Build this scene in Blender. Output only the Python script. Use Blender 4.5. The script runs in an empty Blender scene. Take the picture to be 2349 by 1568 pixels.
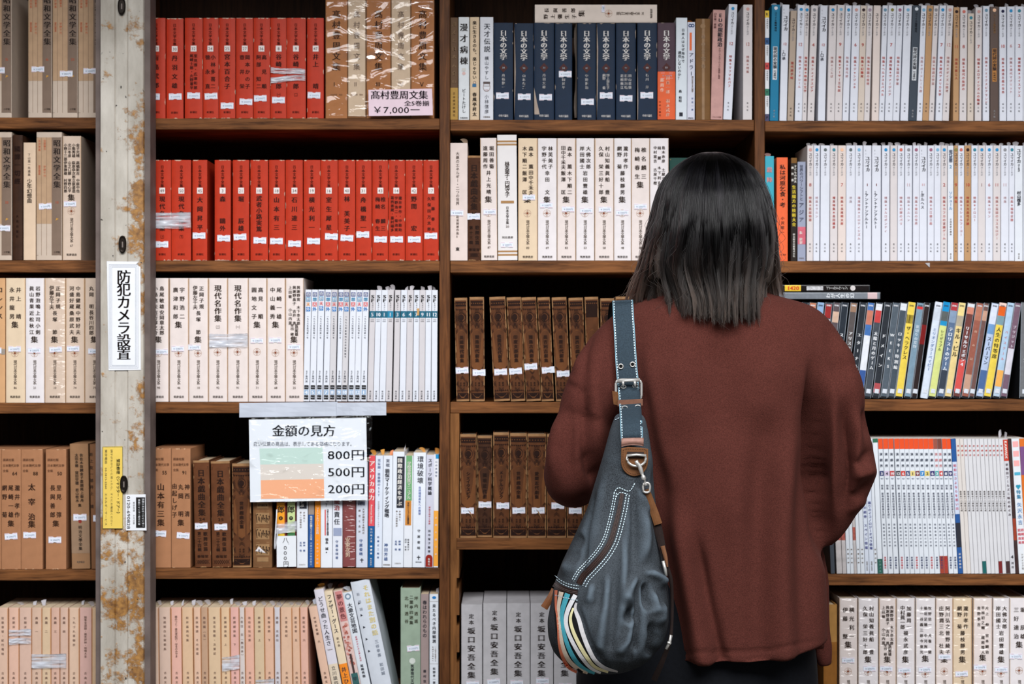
import bpy, math, random
import numpy as np
from mathutils import Vector, Matrix
from mathutils.bvhtree import BVHTree

random.seed(7)
sc = bpy.context.scene
COL = sc.collection

# ---------------------------------------------------------------- camera, light, exposure
D, CZ, S = 3.0, 1.30, 0.00077          # camera distance to the shelf front, camera height, metres per photo pixel there
cam = bpy.data.cameras.new('camera')
cam.sensor_width = 36.0
cam.lens = 36.0 * D / (2349 * S)
cam.clip_start = 0.05
cam.dof.use_dof = True
cam.dof.focus_distance = 2.47
cam.dof.aperture_fstop = 8.0
cam_o = bpy.data.objects.new('camera', cam)
cam_o.location = (0, -D, CZ)
cam_o.rotation_euler = (math.pi / 2, 0, 0)
COL.objects.link(cam_o)
sc.camera = cam_o

world = bpy.data.worlds.new('sky')
sc.world = world
world.use_nodes = True
wn, wl = world.node_tree.nodes, world.node_tree.links
bg = wn['Background']
tc = wn.new('ShaderNodeTexCoord')
sep = wn.new('ShaderNodeSeparateXYZ')
ramp = wn.new('ShaderNodeValToRGB')
wl.new(tc.outputs['Generated'], sep.inputs[0])
mr = wn.new('ShaderNodeMapRange')
mr.inputs[1].default_value = -1.0
wl.new(sep.outputs['Z'], mr.inputs[0])
wl.new(mr.outputs[0], ramp.inputs[0])
e = ramp.color_ramp.elements
e[0].position, e[0].color = 0.38, (0.10, 0.095, 0.09, 1)
e[1].position, e[1].color = 0.75, (0.80, 0.90, 1.05, 1)
wl.new(ramp.outputs[0], bg.inputs[0])
bg.inputs[1].default_value = 0.28

def area(name, loc, target, sx, sy, power, col=(1, 1, 1)):
    l = bpy.data.lights.new(name, 'AREA')
    l.shape = 'RECTANGLE'; l.size = sx; l.size_y = sy; l.energy = power; l.color = col
    o = bpy.data.objects.new(name, l)
    o.location = loc
    o.rotation_euler = (Vector(target) - Vector(loc)).to_track_quat('-Z', 'Y').to_euler()
    COL.objects.link(o)
    return o
area('daylight_over_street', (0.45, -3.5, 3.9), (0.1, 0.0, 1.2), 4.0, 1.8, 312, (1.0, 1.0, 1.0))

vs = sc.view_settings
vs.view_transform = 'Standard'; vs.look = 'None'; vs.gamma = 1.0; vs.use_curve_mapping = False
vs.exposure = 0.0

# ---------------------------------------------------------------- helpers
def P(px, py, Y=0.0):
    k = S * (D + Y) / D
    return Vector(((px - 1174.5) * k, Y, CZ - (py - 784) * k))

def lin(c):
    return tuple(((v / 255) / 12.92 if v / 255 <= 0.04045 else ((v / 255 + 0.055) / 1.055) ** 2.4) for v in c)

MATS = {}
def nodes(m):
    return m.node_tree.nodes, m.node_tree.links
def mat(rgb, rough=0.65, tex=0.06, scale=60.0, coat=0.0, bump=0.0, metal=0.0, spec=0.18):
    """paper / card / cloth / plain plastic: colour with a little mottling, optional bump and wrinkled clear coat"""
    key = (tuple(rgb), rough, tex, scale, coat, bump, metal, spec)
    if key in MATS: return MATS[key]
    m = bpy.data.materials.new('paper'); m.use_nodes = True
    n, l = nodes(m); b = n['Principled BSDF']
    c = lin(rgb)
    b.inputs['Base Color'].default_value = (*c, 1)
    b.inputs['Roughness'].default_value = rough
    b.inputs['Metallic'].default_value = metal
    b.inputs['Specular IOR Level'].default_value = spec
    if tex > 0 or bump > 0 or coat > 0:
        t = n.new('ShaderNodeTexCoord')
        if tex > 0:
            z = n.new('ShaderNodeTexNoise'); z.inputs['Scale'].default_value = scale; z.inputs['Detail'].default_value = 4
            l.new(t.outputs['Object'], z.inputs['Vector'])
            mr = n.new('ShaderNodeMapRange'); mr.inputs[1].default_value = 0.3; mr.inputs[2].default_value = 0.7
            mr.inputs[3].default_value = 1 - tex; mr.inputs[4].default_value = 1 + tex
            l.new(z.outputs['Fac'], mr.inputs[0])
            mx = n.new('ShaderNodeVectorMath'); mx.operation = 'SCALE'; mx.inputs[0].default_value = c
            l.new(mr.outputs[0], mx.inputs['Scale']); l.new(mx.outputs[0], b.inputs['Base Color'])
        if bump > 0:
            z2 = n.new('ShaderNodeTexNoise'); z2.inputs['Scale'].default_value = 900
            l.new(t.outputs['Object'], z2.inputs['Vector'])
            bp = n.new('ShaderNodeBump'); bp.inputs['Strength'].default_value = bump; bp.inputs['Distance'].default_value = 0.0005
            l.new(z2.outputs['Fac'], bp.inputs['Height']); l.new(bp.outputs[0], b.inputs['Normal'])
        if coat > 0:
            b.inputs['Coat Weight'].default_value = coat; b.inputs['Coat Roughness'].default_value = 0.12
            mp = n.new('ShaderNodeMapping'); mp.inputs['Scale'].default_value = (18, 18, 70); mp.inputs['Rotation'].default_value = (0, 0.35, 0)
            z3 = n.new('ShaderNodeTexNoise'); z3.inputs['Scale'].default_value = 1.6; z3.inputs['Detail'].default_value = 2
            l.new(t.outputs['Object'], mp.inputs[0]); l.new(mp.outputs[0], z3.inputs['Vector'])
            bp = n.new('ShaderNodeBump'); bp.inputs['Strength'].default_value = 1.0; bp.inputs['Distance'].default_value = 0.006
            l.new(z3.outputs['Fac'], bp.inputs['Height']); l.new(bp.outputs[0], b.inputs['Coat Normal'])
    MATS[key] = m
    return m
def ink(rgb): return mat(rgb, rough=0.7, tex=0)
BLACK = (38, 30, 28)

def wood(name, axis, dark, light, rough=0.5):
    m = bpy.data.materials.new(name); m.use_nodes = True
    n, l = nodes(m); b = n['Principled BSDF']
    t = n.new('ShaderNodeTexCoord'); mp = n.new('ShaderNodeMapping')
    mp.inputs['Scale'].default_value = {'x': (11, 80, 170), 'z': (170, 80, 11)}[axis]
    l.new(t.outputs['Object'], mp.inputs[0])
    z = n.new('ShaderNodeTexNoise'); z.inputs['Scale'].default_value = 1.0; z.inputs['Detail'].default_value = 6; z.inputs['Roughness'].default_value = 0.65
    z.inputs['Distortion'].default_value = 0.6
    l.new(mp.outputs[0], z.inputs['Vector'])
    z2 = n.new('ShaderNodeTexNoise'); z2.inputs['Scale'].default_value = 9; z2.inputs['Detail'].default_value = 3
    l.new(t.outputs['Object'], z2.inputs['Vector'])
    ad = n.new('ShaderNodeMath'); ad.operation = 'MULTIPLY_ADD'; ad.inputs[1].default_value = 0.45; 
    l.new(z2.outputs['Fac'], ad.inputs[0]); l.new(z.outputs['Fac'], ad.inputs[2])
    r = n.new('ShaderNodeValToRGB'); e = r.color_ramp.elements
    e[0].position, e[0].color = 0.52, (*lin(dark), 1)
    e[1].position, e[1].color = 0.88, (*lin(light), 1)
    l.new(ad.outputs[0], r.inputs[0]); l.new(r.outputs[0], b.inputs['Base Color'])
    b.inputs['Roughness'].default_value = rough
    b.inputs['Specular IOR Level'].default_value = 0.15
    bp = n.new('ShaderNodeBump'); bp.inputs['Strength'].default_value = 0.25; bp.inputs['Distance'].default_value = 0.001
    l.new(z.outputs['Fac'], bp.inputs['Height']); l.new(bp.outputs[0], b.inputs['Normal'])
    return m

def film(name, rgb, alpha, rough=0.2, streak=(12, 12, 90), amt=0.5):
    """clear or milky plastic film with streaks: part transparent, part pale gloss"""
    m = bpy.data.materials.new(name); m.use_nodes = True
    n, l = nodes(m); b = n['Principled BSDF']
    b.inputs['Base Color'].default_value = (*lin(rgb), 1); b.inputs['Roughness'].default_value = rough
    b.inputs['Specular IOR Level'].default_value = 0.7
    t = n.new('ShaderNodeTexCoord'); mp = n.new('ShaderNodeMapping'); mp.inputs['Scale'].default_value = streak
    mp.inputs['Rotation'].default_value = (0, 0.12, 0)
    z = n.new('ShaderNodeTexNoise'); z.inputs['Scale'].default_value = 2.2; z.inputs['Detail'].default_value = 3
    l.new(t.outputs['Object'], mp.inputs[0]); l.new(mp.outputs[0], z.inputs['Vector'])
    mr = n.new('ShaderNodeMapRange'); mr.inputs[1].default_value = 0.35; mr.inputs[2].default_value = 0.65
    mr.inputs[3].default_value = max(0, alpha - amt); mr.inputs[4].default_value = min(1, alpha + amt)
    l.new(z.outputs['Fac'], mr.inputs[0]); l.new(mr.outputs[0], b.inputs['Alpha'])
    bp = n.new('ShaderNodeBump'); bp.inputs['Strength'].default_value = 0.6; bp.inputs['Distance'].default_value = 0.002
    l.new(z.outputs['Fac'], bp.inputs['Height']); l.new(bp.outputs[0], b.inputs['Normal'])
    return m

def gloss_film(name, amount=0.06, streak=0.3, scale=(10, 10, 30), rough=0.06):
    """thin clear wrapping: see-through with sharp wrinkled highlights"""
    m = bpy.data.materials.new(name); m.use_nodes = True
    n, l = nodes(m); n.remove(n['Principled BSDF'])
    t = n.new('ShaderNodeTexCoord'); mp = n.new('ShaderNodeMapping'); mp.inputs['Scale'].default_value = scale; mp.inputs['Rotation'].default_value = (0, 0.5, 0)
    z = n.new('ShaderNodeTexNoise'); z.inputs['Scale'].default_value = 2.0; z.inputs['Detail'].default_value = 3; z.inputs['Distortion'].default_value = 1.2
    l.new(t.outputs['Object'], mp.inputs[0]); l.new(mp.outputs[0], z.inputs['Vector'])
    mr = n.new('ShaderNodeMapRange'); mr.inputs[1].default_value = .62; mr.inputs[2].default_value = .76; mr.inputs[3].default_value = amount; mr.inputs[4].default_value = amount + streak
    l.new(z.outputs['Fac'], mr.inputs[0])
    bp = n.new('ShaderNodeBump'); bp.inputs['Strength'].default_value = 1.0; bp.inputs['Distance'].default_value = 0.004; l.new(z.outputs['Fac'], bp.inputs['Height'])
    g = n.new('ShaderNodeBsdfGlossy'); g.inputs['Roughness'].default_value = rough; l.new(bp.outputs[0], g.inputs['Normal'])
    tr = n.new('ShaderNodeBsdfTransparent'); mx = n.new('ShaderNodeMixShader')
    l.new(mr.outputs[0], mx.inputs[0]); l.new(tr.outputs[0], mx.inputs[1]); l.new(g.outputs[0], mx.inputs[2]); l.new(mx.outputs[0], n['Material Output'].inputs['Surface'])
    return m

def link(name, me, parent=None, loc=None, rot=None):
    o = bpy.data.objects.new(name, me)
    COL.objects.link(o)
    if parent is not None: o.parent = parent
    if loc is not None: o.location = loc
    if rot is not None: o.rotation_euler = rot
    return o
def tag(o, label, cat, group=None, kind=None):
    o['label'] = label; o['category'] = cat
    if group: o['group'] = group
    if kind: o['kind'] = kind
    return o
def struct(o): o['kind'] = 'structure'; return o
def empty(name, loc=(0, 0, 0)): return link(name, None, None, loc)

class MB:
    """collects faces with materials and links them as ONE mesh"""
    def __init__(s): s.v, s.f, s.m, s.mats, s.sm = [], [], [], [], False
    def slot(s, m):
        if m not in s.mats: s.mats.append(m)
        return s.mats.index(m)
    def add(s, V, F, m):
        o = len(s.v); k = s.slot(m)
        s.v.extend(tuple(v) for v in V)
        for f in F: s.f.append(tuple(i + o for i in f)); s.m.append(k)
    def box(s, a, b, m):
        (x0, y0, z0), (x1, y1, z1) = a, b
        V = [(x0, y0, z0), (x1, y0, z0), (x1, y1, z0), (x0, y1, z0), (x0, y0, z1), (x1, y0, z1), (x1, y1, z1), (x0, y1, z1)]
        s.add(V, [(0, 3, 2, 1), (4, 5, 6, 7), (0, 1, 5, 4), (1, 2, 6, 5), (2, 3, 7, 6), (3, 0, 4, 7)], m)
    def tube(s, pts, r, m, n=8, closed=False):
        pts = [Vector(p) for p in pts]
        R = r if isinstance(r, (list, tuple)) else [r] * len(pts)
        V, F = [], []
        N = len(pts); up = Vector((0, 0, 1))
        for i, p in enumerate(pts):
            d = (pts[(i + 1) % N] - pts[i - 1]) if closed else (pts[min(i + 1, N - 1)] - pts[max(i - 1, 0)])
            d.normalize()
            u = d.cross(up if abs(d.z) < 0.95 else Vector((0, 1, 0))).normalized(); w = u.cross(d)
            for k in range(n):
                a = 2 * math.pi * k / n
                V.append(p + (u * math.cos(a) + w * math.sin(a)) * R[i])
        for i in range(N if closed else N - 1):
            j = (i + 1) % N
            for k in range(n): F.append((i * n + k, i * n + (k + 1) % n, j * n + (k + 1) % n, j * n + k))
        if not closed: F += [tuple(range(n))[::-1], tuple(range((N - 1) * n, N * n))]
        s.add(V, F, m)
    def grid(s, pts, m, thick=None):
        """pts[i][j] points; optional thickness along +y makes a closed thin slab"""
        a, b = len(pts), len(pts[0])
        V = [Vector(p) for r in pts for p in r]
        F = [(i * b + j, i * b + j + 1, (i + 1) * b + j + 1, (i + 1) * b + j) for i in range(a - 1) for j in range(b - 1)]
        if thick:
            o = len(V)
            V += [v + Vector((0, thick, 0)) for v in V]
            F += [tuple(x + o for x in f[::-1]) for f in F]
            rim = [(0, j) for j in range(b)] + [(i, b - 1) for i in range(1, a)] + [(a - 1, j) for j in range(b - 2, -1, -1)] + [(i, 0) for i in range(a - 2, 0, -1)]
            rim = [i * b + j for i, j in rim]
            F += [(rim[i], rim[(i + 1) % len(rim)], rim[(i + 1) % len(rim)] + o, rim[i] + o) for i in range(len(rim))]
        s.add(V, F, m)
    def mesh(s, name):
        me = bpy.data.meshes.new(name)
        me.from_pydata(s.v, [], s.f)
        for m in s.mats: me.materials.append(m)
        me.polygons.foreach_set('material_index', s.m)
        if s.sm: me.polygons.foreach_set('use_smooth', [True] * len(me.polygons))
        me.update()
        return me
    def build(s, name, parent=None, loc=None, rot=None): return link(name, s.mesh(name), parent, loc, rot)

GL = {}
def glyph(ch):
    if ch in GL: return GL[ch]
    c = bpy.data.curves.new('glyph', 'FONT'); c.body = ch; c.size = 1; c.resolution_u = 2
    o = bpy.data.objects.new('glyph', c)
    me = o.to_mesh()
    V = np.array([v.co[:2] for v in me.vertices]).reshape(-1, 2) if me else np.zeros((0, 2))
    F = [tuple(p.vertices) for p in me.polygons] if me else []
    o.to_mesh_clear()
    bpy.data.objects.remove(o); bpy.data.curves.remove(c)
    adv = (V[:, 0].min() + V[:, 0].max()) if len(V) else 0.3
    GL[ch] = (V, F, adv)
    return GL[ch]
TURN = set('ー（）()〜～―「」…-')
def put_text(s, orient, ax, ay, extent, size, wx=1.0, bold=0.0):
    """glyph outlines for a string in flat (u right, v down) units. orient v: column centred on ax from ay over `extent`;
    h: line from ax with baseline-centre ay over `extent` (None: natural); r: line turned a quarter, reading downward."""
    V, F = [], []
    def add(gv, gf):
        o = len(V); V.extend(map(tuple, gv)); F.extend(tuple(i + o for i in f) for f in gf)
    strikes = [0.0] if bold <= 0 else [-bold / 2, bold / 2]
    if orient == 'v':
        n = len(s); pitch = extent / n
        for i, ch in enumerate(s):
            if ch in ' 　': continue
            g, f, adv = glyph(ch)
            if not len(g): continue
            c = g - np.array([(g[:, 0].min() + g[:, 0].max()) / 2 if ord(ch) < 256 else 0.5, 0.36])
            if ch in TURN: c = np.stack([c[:, 1], -c[:, 0]], 1)
            if ch in '、。': c = c + np.array([0.6, 0.55])
            for d in strikes:
                add(np.stack([ax + (c[:, 0] + d) * size * wx, ay + pitch * (i + 0.5) - c[:, 1] * size], 1), f)
    else:
        x = 0.0; parts = []
        for ch in s:
            if ch in ' 　': x += 0.35 if ch == ' ' else 1.0; continue
            g, f, adv = glyph(ch)
            w = 1.0 if ord(ch) > 0x2000 else adv + 0.02
            parts.append((g + np.array([x, -0.36]), f)); x += w
        k = (extent / x / size) if extent and x else 1.0
        for g, f in parts:
            for d in strikes:
                gx = (g[:, 0] * k + d) * size; gy = g[:, 1] * size
                add(np.stack([ax + gx, ay - gy], 1) if orient == 'h' else np.stack([ax + gy, ay + gx], 1), f)
    return V, F

ONES = 'zeroth first second third fourth fifth sixth seventh eighth ninth tenth eleventh twelfth thirteenth fourteenth fifteenth sixteenth seventeenth eighteenth nineteenth'.split()
TENS = {2: ('twentieth', 'twenty'), 3: ('thirtieth', 'thirty'), 4: ('fortieth', 'forty'), 5: ('fiftieth', 'fifty')}
def ordinal(n):
    if n < 20: return ONES[n]
    t, u = divmod(n, 10)
    return TENS[t][0] if u == 0 else TENS[t][1] + '-' + ONES[u]
CARD = 'zero one two three four five six seven eight nine ten eleven twelve thirteen fourteen fifteen sixteen seventeen eighteen nineteen'.split()
def cardinal(n):
    if n < 20: return CARD[n]
    t, u = divmod(n, 10)
    b = {2: 'twenty', 3: 'thirty', 4: 'forty', 5: 'fifty', 6: 'sixty', 7: 'seventy', 8: 'eighty', 9: 'ninety'}[t]
    return b if u == 0 else b + '-' + CARD[u]

# ---------------------------------------------------------------- the setting
WX = wood('shelf_wood', 'x', (64, 37, 19), (132, 84, 47), 0.62)
WZ = wood('upright_wood', 'z', (58, 33, 18), (110, 68, 38))
WZL = wood('pale_upright_wood', 'z', (92, 57, 30), (138, 92, 52))
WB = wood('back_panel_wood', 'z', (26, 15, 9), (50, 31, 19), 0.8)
pave = mat((110, 106, 100), rough=0.9, tex=0.15, scale=12)
plaster = mat((120, 112, 102), rough=0.9, tex=0.08, scale=8)
mb = MB(); mb.box((-4, -5, -0.1), (4, 1.5, 0.0), pave); struct(mb.build('floor'))
mb = MB(); mb.box((-3, 0.32, 0.0), (3, 0.42, 2.6), plaster); struct(mb.build('wall_back'))
mb = MB(); mb.box((-3, -0.88, 2.34), (3, 0.42, 2.44), plaster); struct(mb.build('shade_eave'))  # unseen eave slab, added to shade the top shelves

DEEP = 0.27
def xw(px): return P(px, 0)[0]
def zw(py): return P(0, py)[2]
def panel(name, root, x0, x1, y0, y1, m, Y0=0.0, Y1=DEEP):
    """a board from pixel box on the shelf front plane"""
    mb = MB(); mb.box((xw(x0), Y0, zw(y1)), (xw(x1), Y1, zw(y0)), m)
    o = mb.build(name, root)
    b = o.modifiers.new('bevel', 'BEVEL'); b.width = 0.0012; b.segments = 2; b.limit_method = 'ANGLE'
    return o
BOT = 784 + CZ / S
def bookcase(label, xa, xb, shelves, sides):
    r = empty('bookcase', (0, 0, 0)); tag(r, label, 'bookcase', 'wooden bookcases')
    for (y0, y1, a, b) in shelves: panel('shelf', r, a, b, y0, y1, WX)
    for (a, b, y0, y1, m) in sides: panel('side_panel', r, a, b, y0, y1, m)
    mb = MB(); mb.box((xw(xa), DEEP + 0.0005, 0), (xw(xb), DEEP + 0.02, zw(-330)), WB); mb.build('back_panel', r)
    return r
bookcase('dark wooden bookcase at the photo edge, partly behind the rusty steel post', -450, 271,
         [(-330, -306, -426, 248), (269.5, 295, -426, 248), (597, 624, -426, 248), (924, 948, -426, 248), (1306, 1331, -426, 248), (1624, 1649, -426, 248), (2060, 2085, -426, 248)],
         [(-450, -426, -330, BOT, WZ), (248, 271, -330, BOT, WZ)])
bookcase('dark wooden bookcase holding the red books and the hanging price sign', 271.5, 1032.5,
         [(-330, -306, 294, 1008), (271.5, 297, 294, 1008), (597.5, 622, 294, 1008), (922, 947, 294, 1008), (1303, 1327, 294, 1008), (1624, 1649, 294, 1008), (2060, 2085, 294, 1008)],
         [(271.5, 294, -330, BOT, WZ), (1008, 1032, -330, BOT, WZ)])
mid_case = bookcase('middle wooden bookcase with navy and old brown volumes, behind the woman', 1033, 1730,
         [(-330, -306, 1033, 1730), (275, 300, 1033, 1730), (597.5, 625, 1033, 1730), (922, 947, 1033, 1730), (1234, 1260, 1047.6, 1706), (1675, 1700, 1054, 1706), (2060, 2085, 1054, 1706)],
         [(1706.5, 1730, 947.5, BOT, WZL)])
bookcase('wooden bookcase full of pale magazines and film discs beyond the woman', 1730.5, 2700,
         [(-330, -306, 1755, 2676), (277.5, 302, 1755, 2676), (599, 625, 1755, 2676), (916, 942, 1755, 2676), (1317, 1342, 1755, 2676), (1657, 1682, 1755, 2676), (2060, 2085, 1755, 2676)],
         [(1731, 1754.5, -330, BOT, WZ), (2676, 2700, -330, BOT, WZ)])

# inner upright cut with slots for the movable shelves
out = [(1033, 947.5), (1053.5, 947.5)]
for a, b in ((1233.8, 1260.2), (1325, 1349), (1410, 1434), (1495, 1519), (1600, 1624)): out += [(1053.5, a), (1047.4, a), (1047.4, b), (1053.5, b)]
out += [(1053.5, BOT), (1033, BOT)]
mb = MB(); n_ = len(out)
Vq = [(xw(x), 0.0003, zw(y)) for x, y in out] + [(xw(x), DEEP, zw(y)) for x, y in out]
mb.add(Vq, [tuple(range(n_)), tuple(range(n_, 2 * n_))[::-1]] + [(i, n_ + i, n_ + (i + 1) % n_, (i + 1) % n_) for i in range(n_)], WZL); mb.build('side_panel', mid_case)

# ---------------------------------------------------------------- steel post with stickers
def rust_paint():
    m = bpy.data.materials.new('rusty_white_paint'); m.use_nodes = True
    n, l = nodes(m); b = n['Principled BSDF']
    t = n.new('ShaderNodeTexCoord')
    def noise(sc_, det, rough=0.6, mp=None):
        z = n.new('ShaderNodeTexNoise'); z.inputs['Scale'].default_value = sc_; z.inputs['Detail'].default_value = det; z.inputs['Roughness'].default_value = rough
        if mp:
            q = n.new('ShaderNodeMapping'); q.inputs['Scale'].default_value = mp; l.new(t.outputs['Object'], q.inputs[0]); l.new(q.outputs[0], z.inputs['Vector'])
        else: l.new(t.outputs['Object'], z.inputs['Vector'])
        return z
    paint = n.new('ShaderNodeValToRGB'); e = paint.color_ramp.elements
    e[0].position, e[0].color = 0.3, (*lin((150, 142, 130)), 1); e[1].position, e[1].color = 0.75, (*lin((212, 206, 196)), 1)
    l.new(noise(14, 6, 0.65, (1, 1, 0.35)).outputs['Fac'], paint.inputs[0])
    # rust gathers low on the post and along one edge
    sp = n.new('ShaderNodeSeparateXYZ'); l.new(t.outputs['Object'], sp.inputs[0])
    def rng(sock, a, b_, c, d):
        q = n.new('ShaderNodeMapRange'); q.inputs[1].default_value = a; q.inputs[2].default_value = b_; q.inputs[3].default_value = c; q.inputs[4].default_value = d
        l.new(sock, q.inputs[0]); return q.outputs[0]
    low = rng(sp.outputs['Z'], zw(900), zw(1300), 0.0, 0.105)
    edge = rng(sp.outputs['X'], xw(300), xw(338), 0.0, 0.15)
    band = rng(sp.outputs['Z'], zw(30), zw(420), 0.0, 1.0)
    fade = rng(sp.outputs['Z'], zw(760), zw(520), 0.15, 1.0)
    mf = n.new('ShaderNodeMath'); mf.operation = 'MULTIPLY'; l.new(band, mf.inputs[0]); l.new(fade, mf.inputs[1])
    me_ = n.new('ShaderNodeMath'); me_.operation = 'MULTIPLY'; l.new(edge, me_.inputs[0]); l.new(mf.outputs[0], me_.inputs[1])
    n1 = noise(16, 8, 0.68); n2 = noise(120, 4, 0.6)
    a1 = n.new('ShaderNodeMath'); a1.operation = 'ADD'; l.new(n1.outputs['Fac'], a1.inputs[0]); l.new(low, a1.inputs[1])
    a2 = n.new('ShaderNodeMath'); a2.operation = 'ADD'; l.new(a1.outputs[0], a2.inputs[0]); l.new(me_.outputs[0], a2.inputs[1])
    a3 = n.new('ShaderNodeMath'); a3.operation = 'MULTIPLY_ADD'; a3.inputs[1].default_value = 0.22; l.new(n2.outputs['Fac'], a3.inputs[0]); l.new(a2.outputs[0], a3.inputs[2])
    cut = rng(a3.outputs[0], 0.685, 0.765, 0.0, 0.97)
    rc = n.new('ShaderNodeValToRGB'); e = rc.color_ramp.elements
    e[0].position, e[0].color = 0.35, (*lin((112, 72, 30)), 1); e[1].position, e[1].color = 0.7, (*lin((176, 126, 60)), 1)
    l.new(n2.outputs['Fac'], rc.inputs[0])
    mx = n.new('ShaderNodeMix'); mx.data_type = 'RGBA'; l.new(cut, mx.inputs['Factor']); l.new(paint.outputs[0], mx.inputs['A']); l.new(rc.outputs[0], mx.inputs['B'])
    # small dark pits
    vz = n.new('ShaderNodeTexNoise'); vz.inputs['Scale'].default_value = 75; vz.inputs['Detail'].default_value = 2; l.new(t.outputs['Object'], vz.inputs['Vector'])
    pit = rng(vz.outputs['Fac'], 0.735, 0.76, 0.0, 1.0)
    mx2 = n.new('ShaderNodeMix'); mx2.data_type = 'RGBA'; l.new(pit, mx2.inputs['Factor']); l.new(mx.outputs['Result'], mx2.inputs['A']); mx2.inputs['B'].default_value = (*lin((50, 42, 36)), 1)
    l.new(mx2.outputs['Result'], b.inputs['Base Color']); b.inputs['Roughness'].default_value = 0.55
    bp = n.new('ShaderNodeBump'); bp.inputs['Strength'].default_value = 0.5; bp.inputs['Distance'].default_value = 0.0015
    l.new(cut, bp.inputs['Height']); l.new(bp.outputs[0], b.inputs['Normal'])
    return m
RUST = rust_paint()
GREYP = mat((104, 92, 88), rough=0.6, tex=0.22, scale=25)
post = empty('steel_post', (0, 0, 0)); tag(post, 'rusty white steel shutter post with stickers, standing in front of the shelves', 'post')
PY = -0.06                                              # front face of the post
def plan_extrude(profile, z0, z1, m, mb):
    n = len(profile)
    V = [(x, y, z0) for x, y in profile] + [(x, y, z1) for x, y in profile]
    F = [(i, (i + 1) % n, n + (i + 1) % n, n + i) for i in range(n)] + [tuple(range(n))[::-1], tuple(range(n, 2 * n))]
    mb.add(V, F, m)
def pxp(px): return P(px, 0, PY)[0]
mb = MB()
prof = [(pxp(229), PY + 0.004), (pxp(231), PY), (pxp(262), PY), (pxp(264), PY + 0.0025), (pxp(266), PY + 0.0012), (pxp(290), PY + 0.0012), (pxp(292), PY + 0.0025), (pxp(294), PY), (pxp(328), PY), (pxp(330), PY + 0.004), (pxp(330), PY + 0.05), (pxp(229), PY + 0.05)]
plan_extrude(prof, 0.0, 2.4, RUST, mb); mb.build('face_plate', post)
for a, b in ((217.5, 229), (330.2, 343)):
    mb = MB(); mb.box((pxp(a), PY + 0.006, 0), (pxp(b), PY + 0.052, 2.4), GREYP); mb.build('flange', post)
IRON = mat((40, 34, 30), rough=0.45, tex=0.2, scale=200, metal=0.6)
DARKH = mat((12, 10, 9), rough=0.8, tex=0)
for cx, cy in ((279, 14), (281, 560), (284, 1110)):
    mb = MB(); pts = []
    w, h = 9, 20
    ring = []
    for k in range(28):
        a = 2 * math.pi * k / 28
        ring.append((w * math.copysign(abs(math.cos(a)) ** 0.8, math.cos(a)), h * math.copysign(abs(math.sin(a)) ** 0.9, math.sin(a))))
    V = []
    for sc_, off in ((1.0, 0.0005), (1.0, -0.003), (0.86, -0.0045), (0.7, -0.0035)):
        V += [P(cx + x * sc_, cy + y * sc_, PY + off) for x, y in ring]
    F = [(q * 28 + k, q * 28 + (k + 1) % 28, (q + 1) * 28 + (k + 1) % 28, (q + 1) * 28 + k) for q in range(3) for k in range(28)] + [tuple(range(84, 112))]
    mb.add(V, F, IRON)
    mb.add([P(cx - 1.5, cy - 6, PY - 0.0037), P(cx + 1.5, cy - 6, PY - 0.0037), P(cx + 1.5, cy + 7, PY - 0.0037), P(cx - 1.5, cy + 7, PY - 0.0037)], [(0, 1, 2, 3)], mat((120, 110, 104), rough=0.4, tex=0))
    mb.build('lock_plate', post)

class Sheet(MB):
    """flat printed thing drawn in photo pixels at depth Y; layers lie a fraction of a millimetre apart"""
    def __init__(s, Y): super().__init__(); s.Y = Y
    def poly(s, pts, m, layer=1): s.add([P(x, y, s.Y - 0.00025 * layer) for x, y in pts], [tuple(range(len(pts)))], m)
    def rect(s, x0, y0, x1, y1, m, layer=1): s.poly([(x0, y0), (x1, y0), (x1, y1), (x0, y1)], m, layer)
    def frame(s, x0, y0, x1, y1, w, m, layer=1):
        s.rect(x0, y0, x1, y0 + w, m, layer); s.rect(x0, y1 - w, x1, y1, m, layer); s.rect(x0, y0 + w, x0 + w, y1 - w, m, layer); s.rect(x1 - w, y0 + w, x1, y1 - w, m, layer)
    def slab(s, pts, m, t=0.0006):
        n = len(pts)
        V = [P(x, y, s.Y) for x, y in pts] + [P(x, y, s.Y) + Vector((0, t, 0)) for x, y in pts]
        s.add(V, [tuple(range(n)), tuple(range(n, 2 * n))[::-1]] + [(i, n + i, n + (i + 1) % n, (i + 1) % n) for i in range(n)], m)
    def text(s, t, orient, ax, ay, ext, size, m, layer=2, wx=1.0, bold=0.0):
        V, F = put_text(t, orient, ax, ay, ext, size, wx, bold)
        s.add([P(x, y, s.Y - 0.00025 * layer) for x, y in V], F, m)
    def line(s, x0, y0, x1, y1, w, m, layer=1):
        d = math.hypot(x1 - x0, y1 - y0) or 1; nx, ny = -(y1 - y0) / d * w / 2, (x1 - x0) / d * w / 2
        s.poly([(x0 + nx, y0 + ny), (x1 + nx, y1 + ny), (x1 - nx, y1 - ny), (x0 - nx, y0 - ny)], m, layer)

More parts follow.
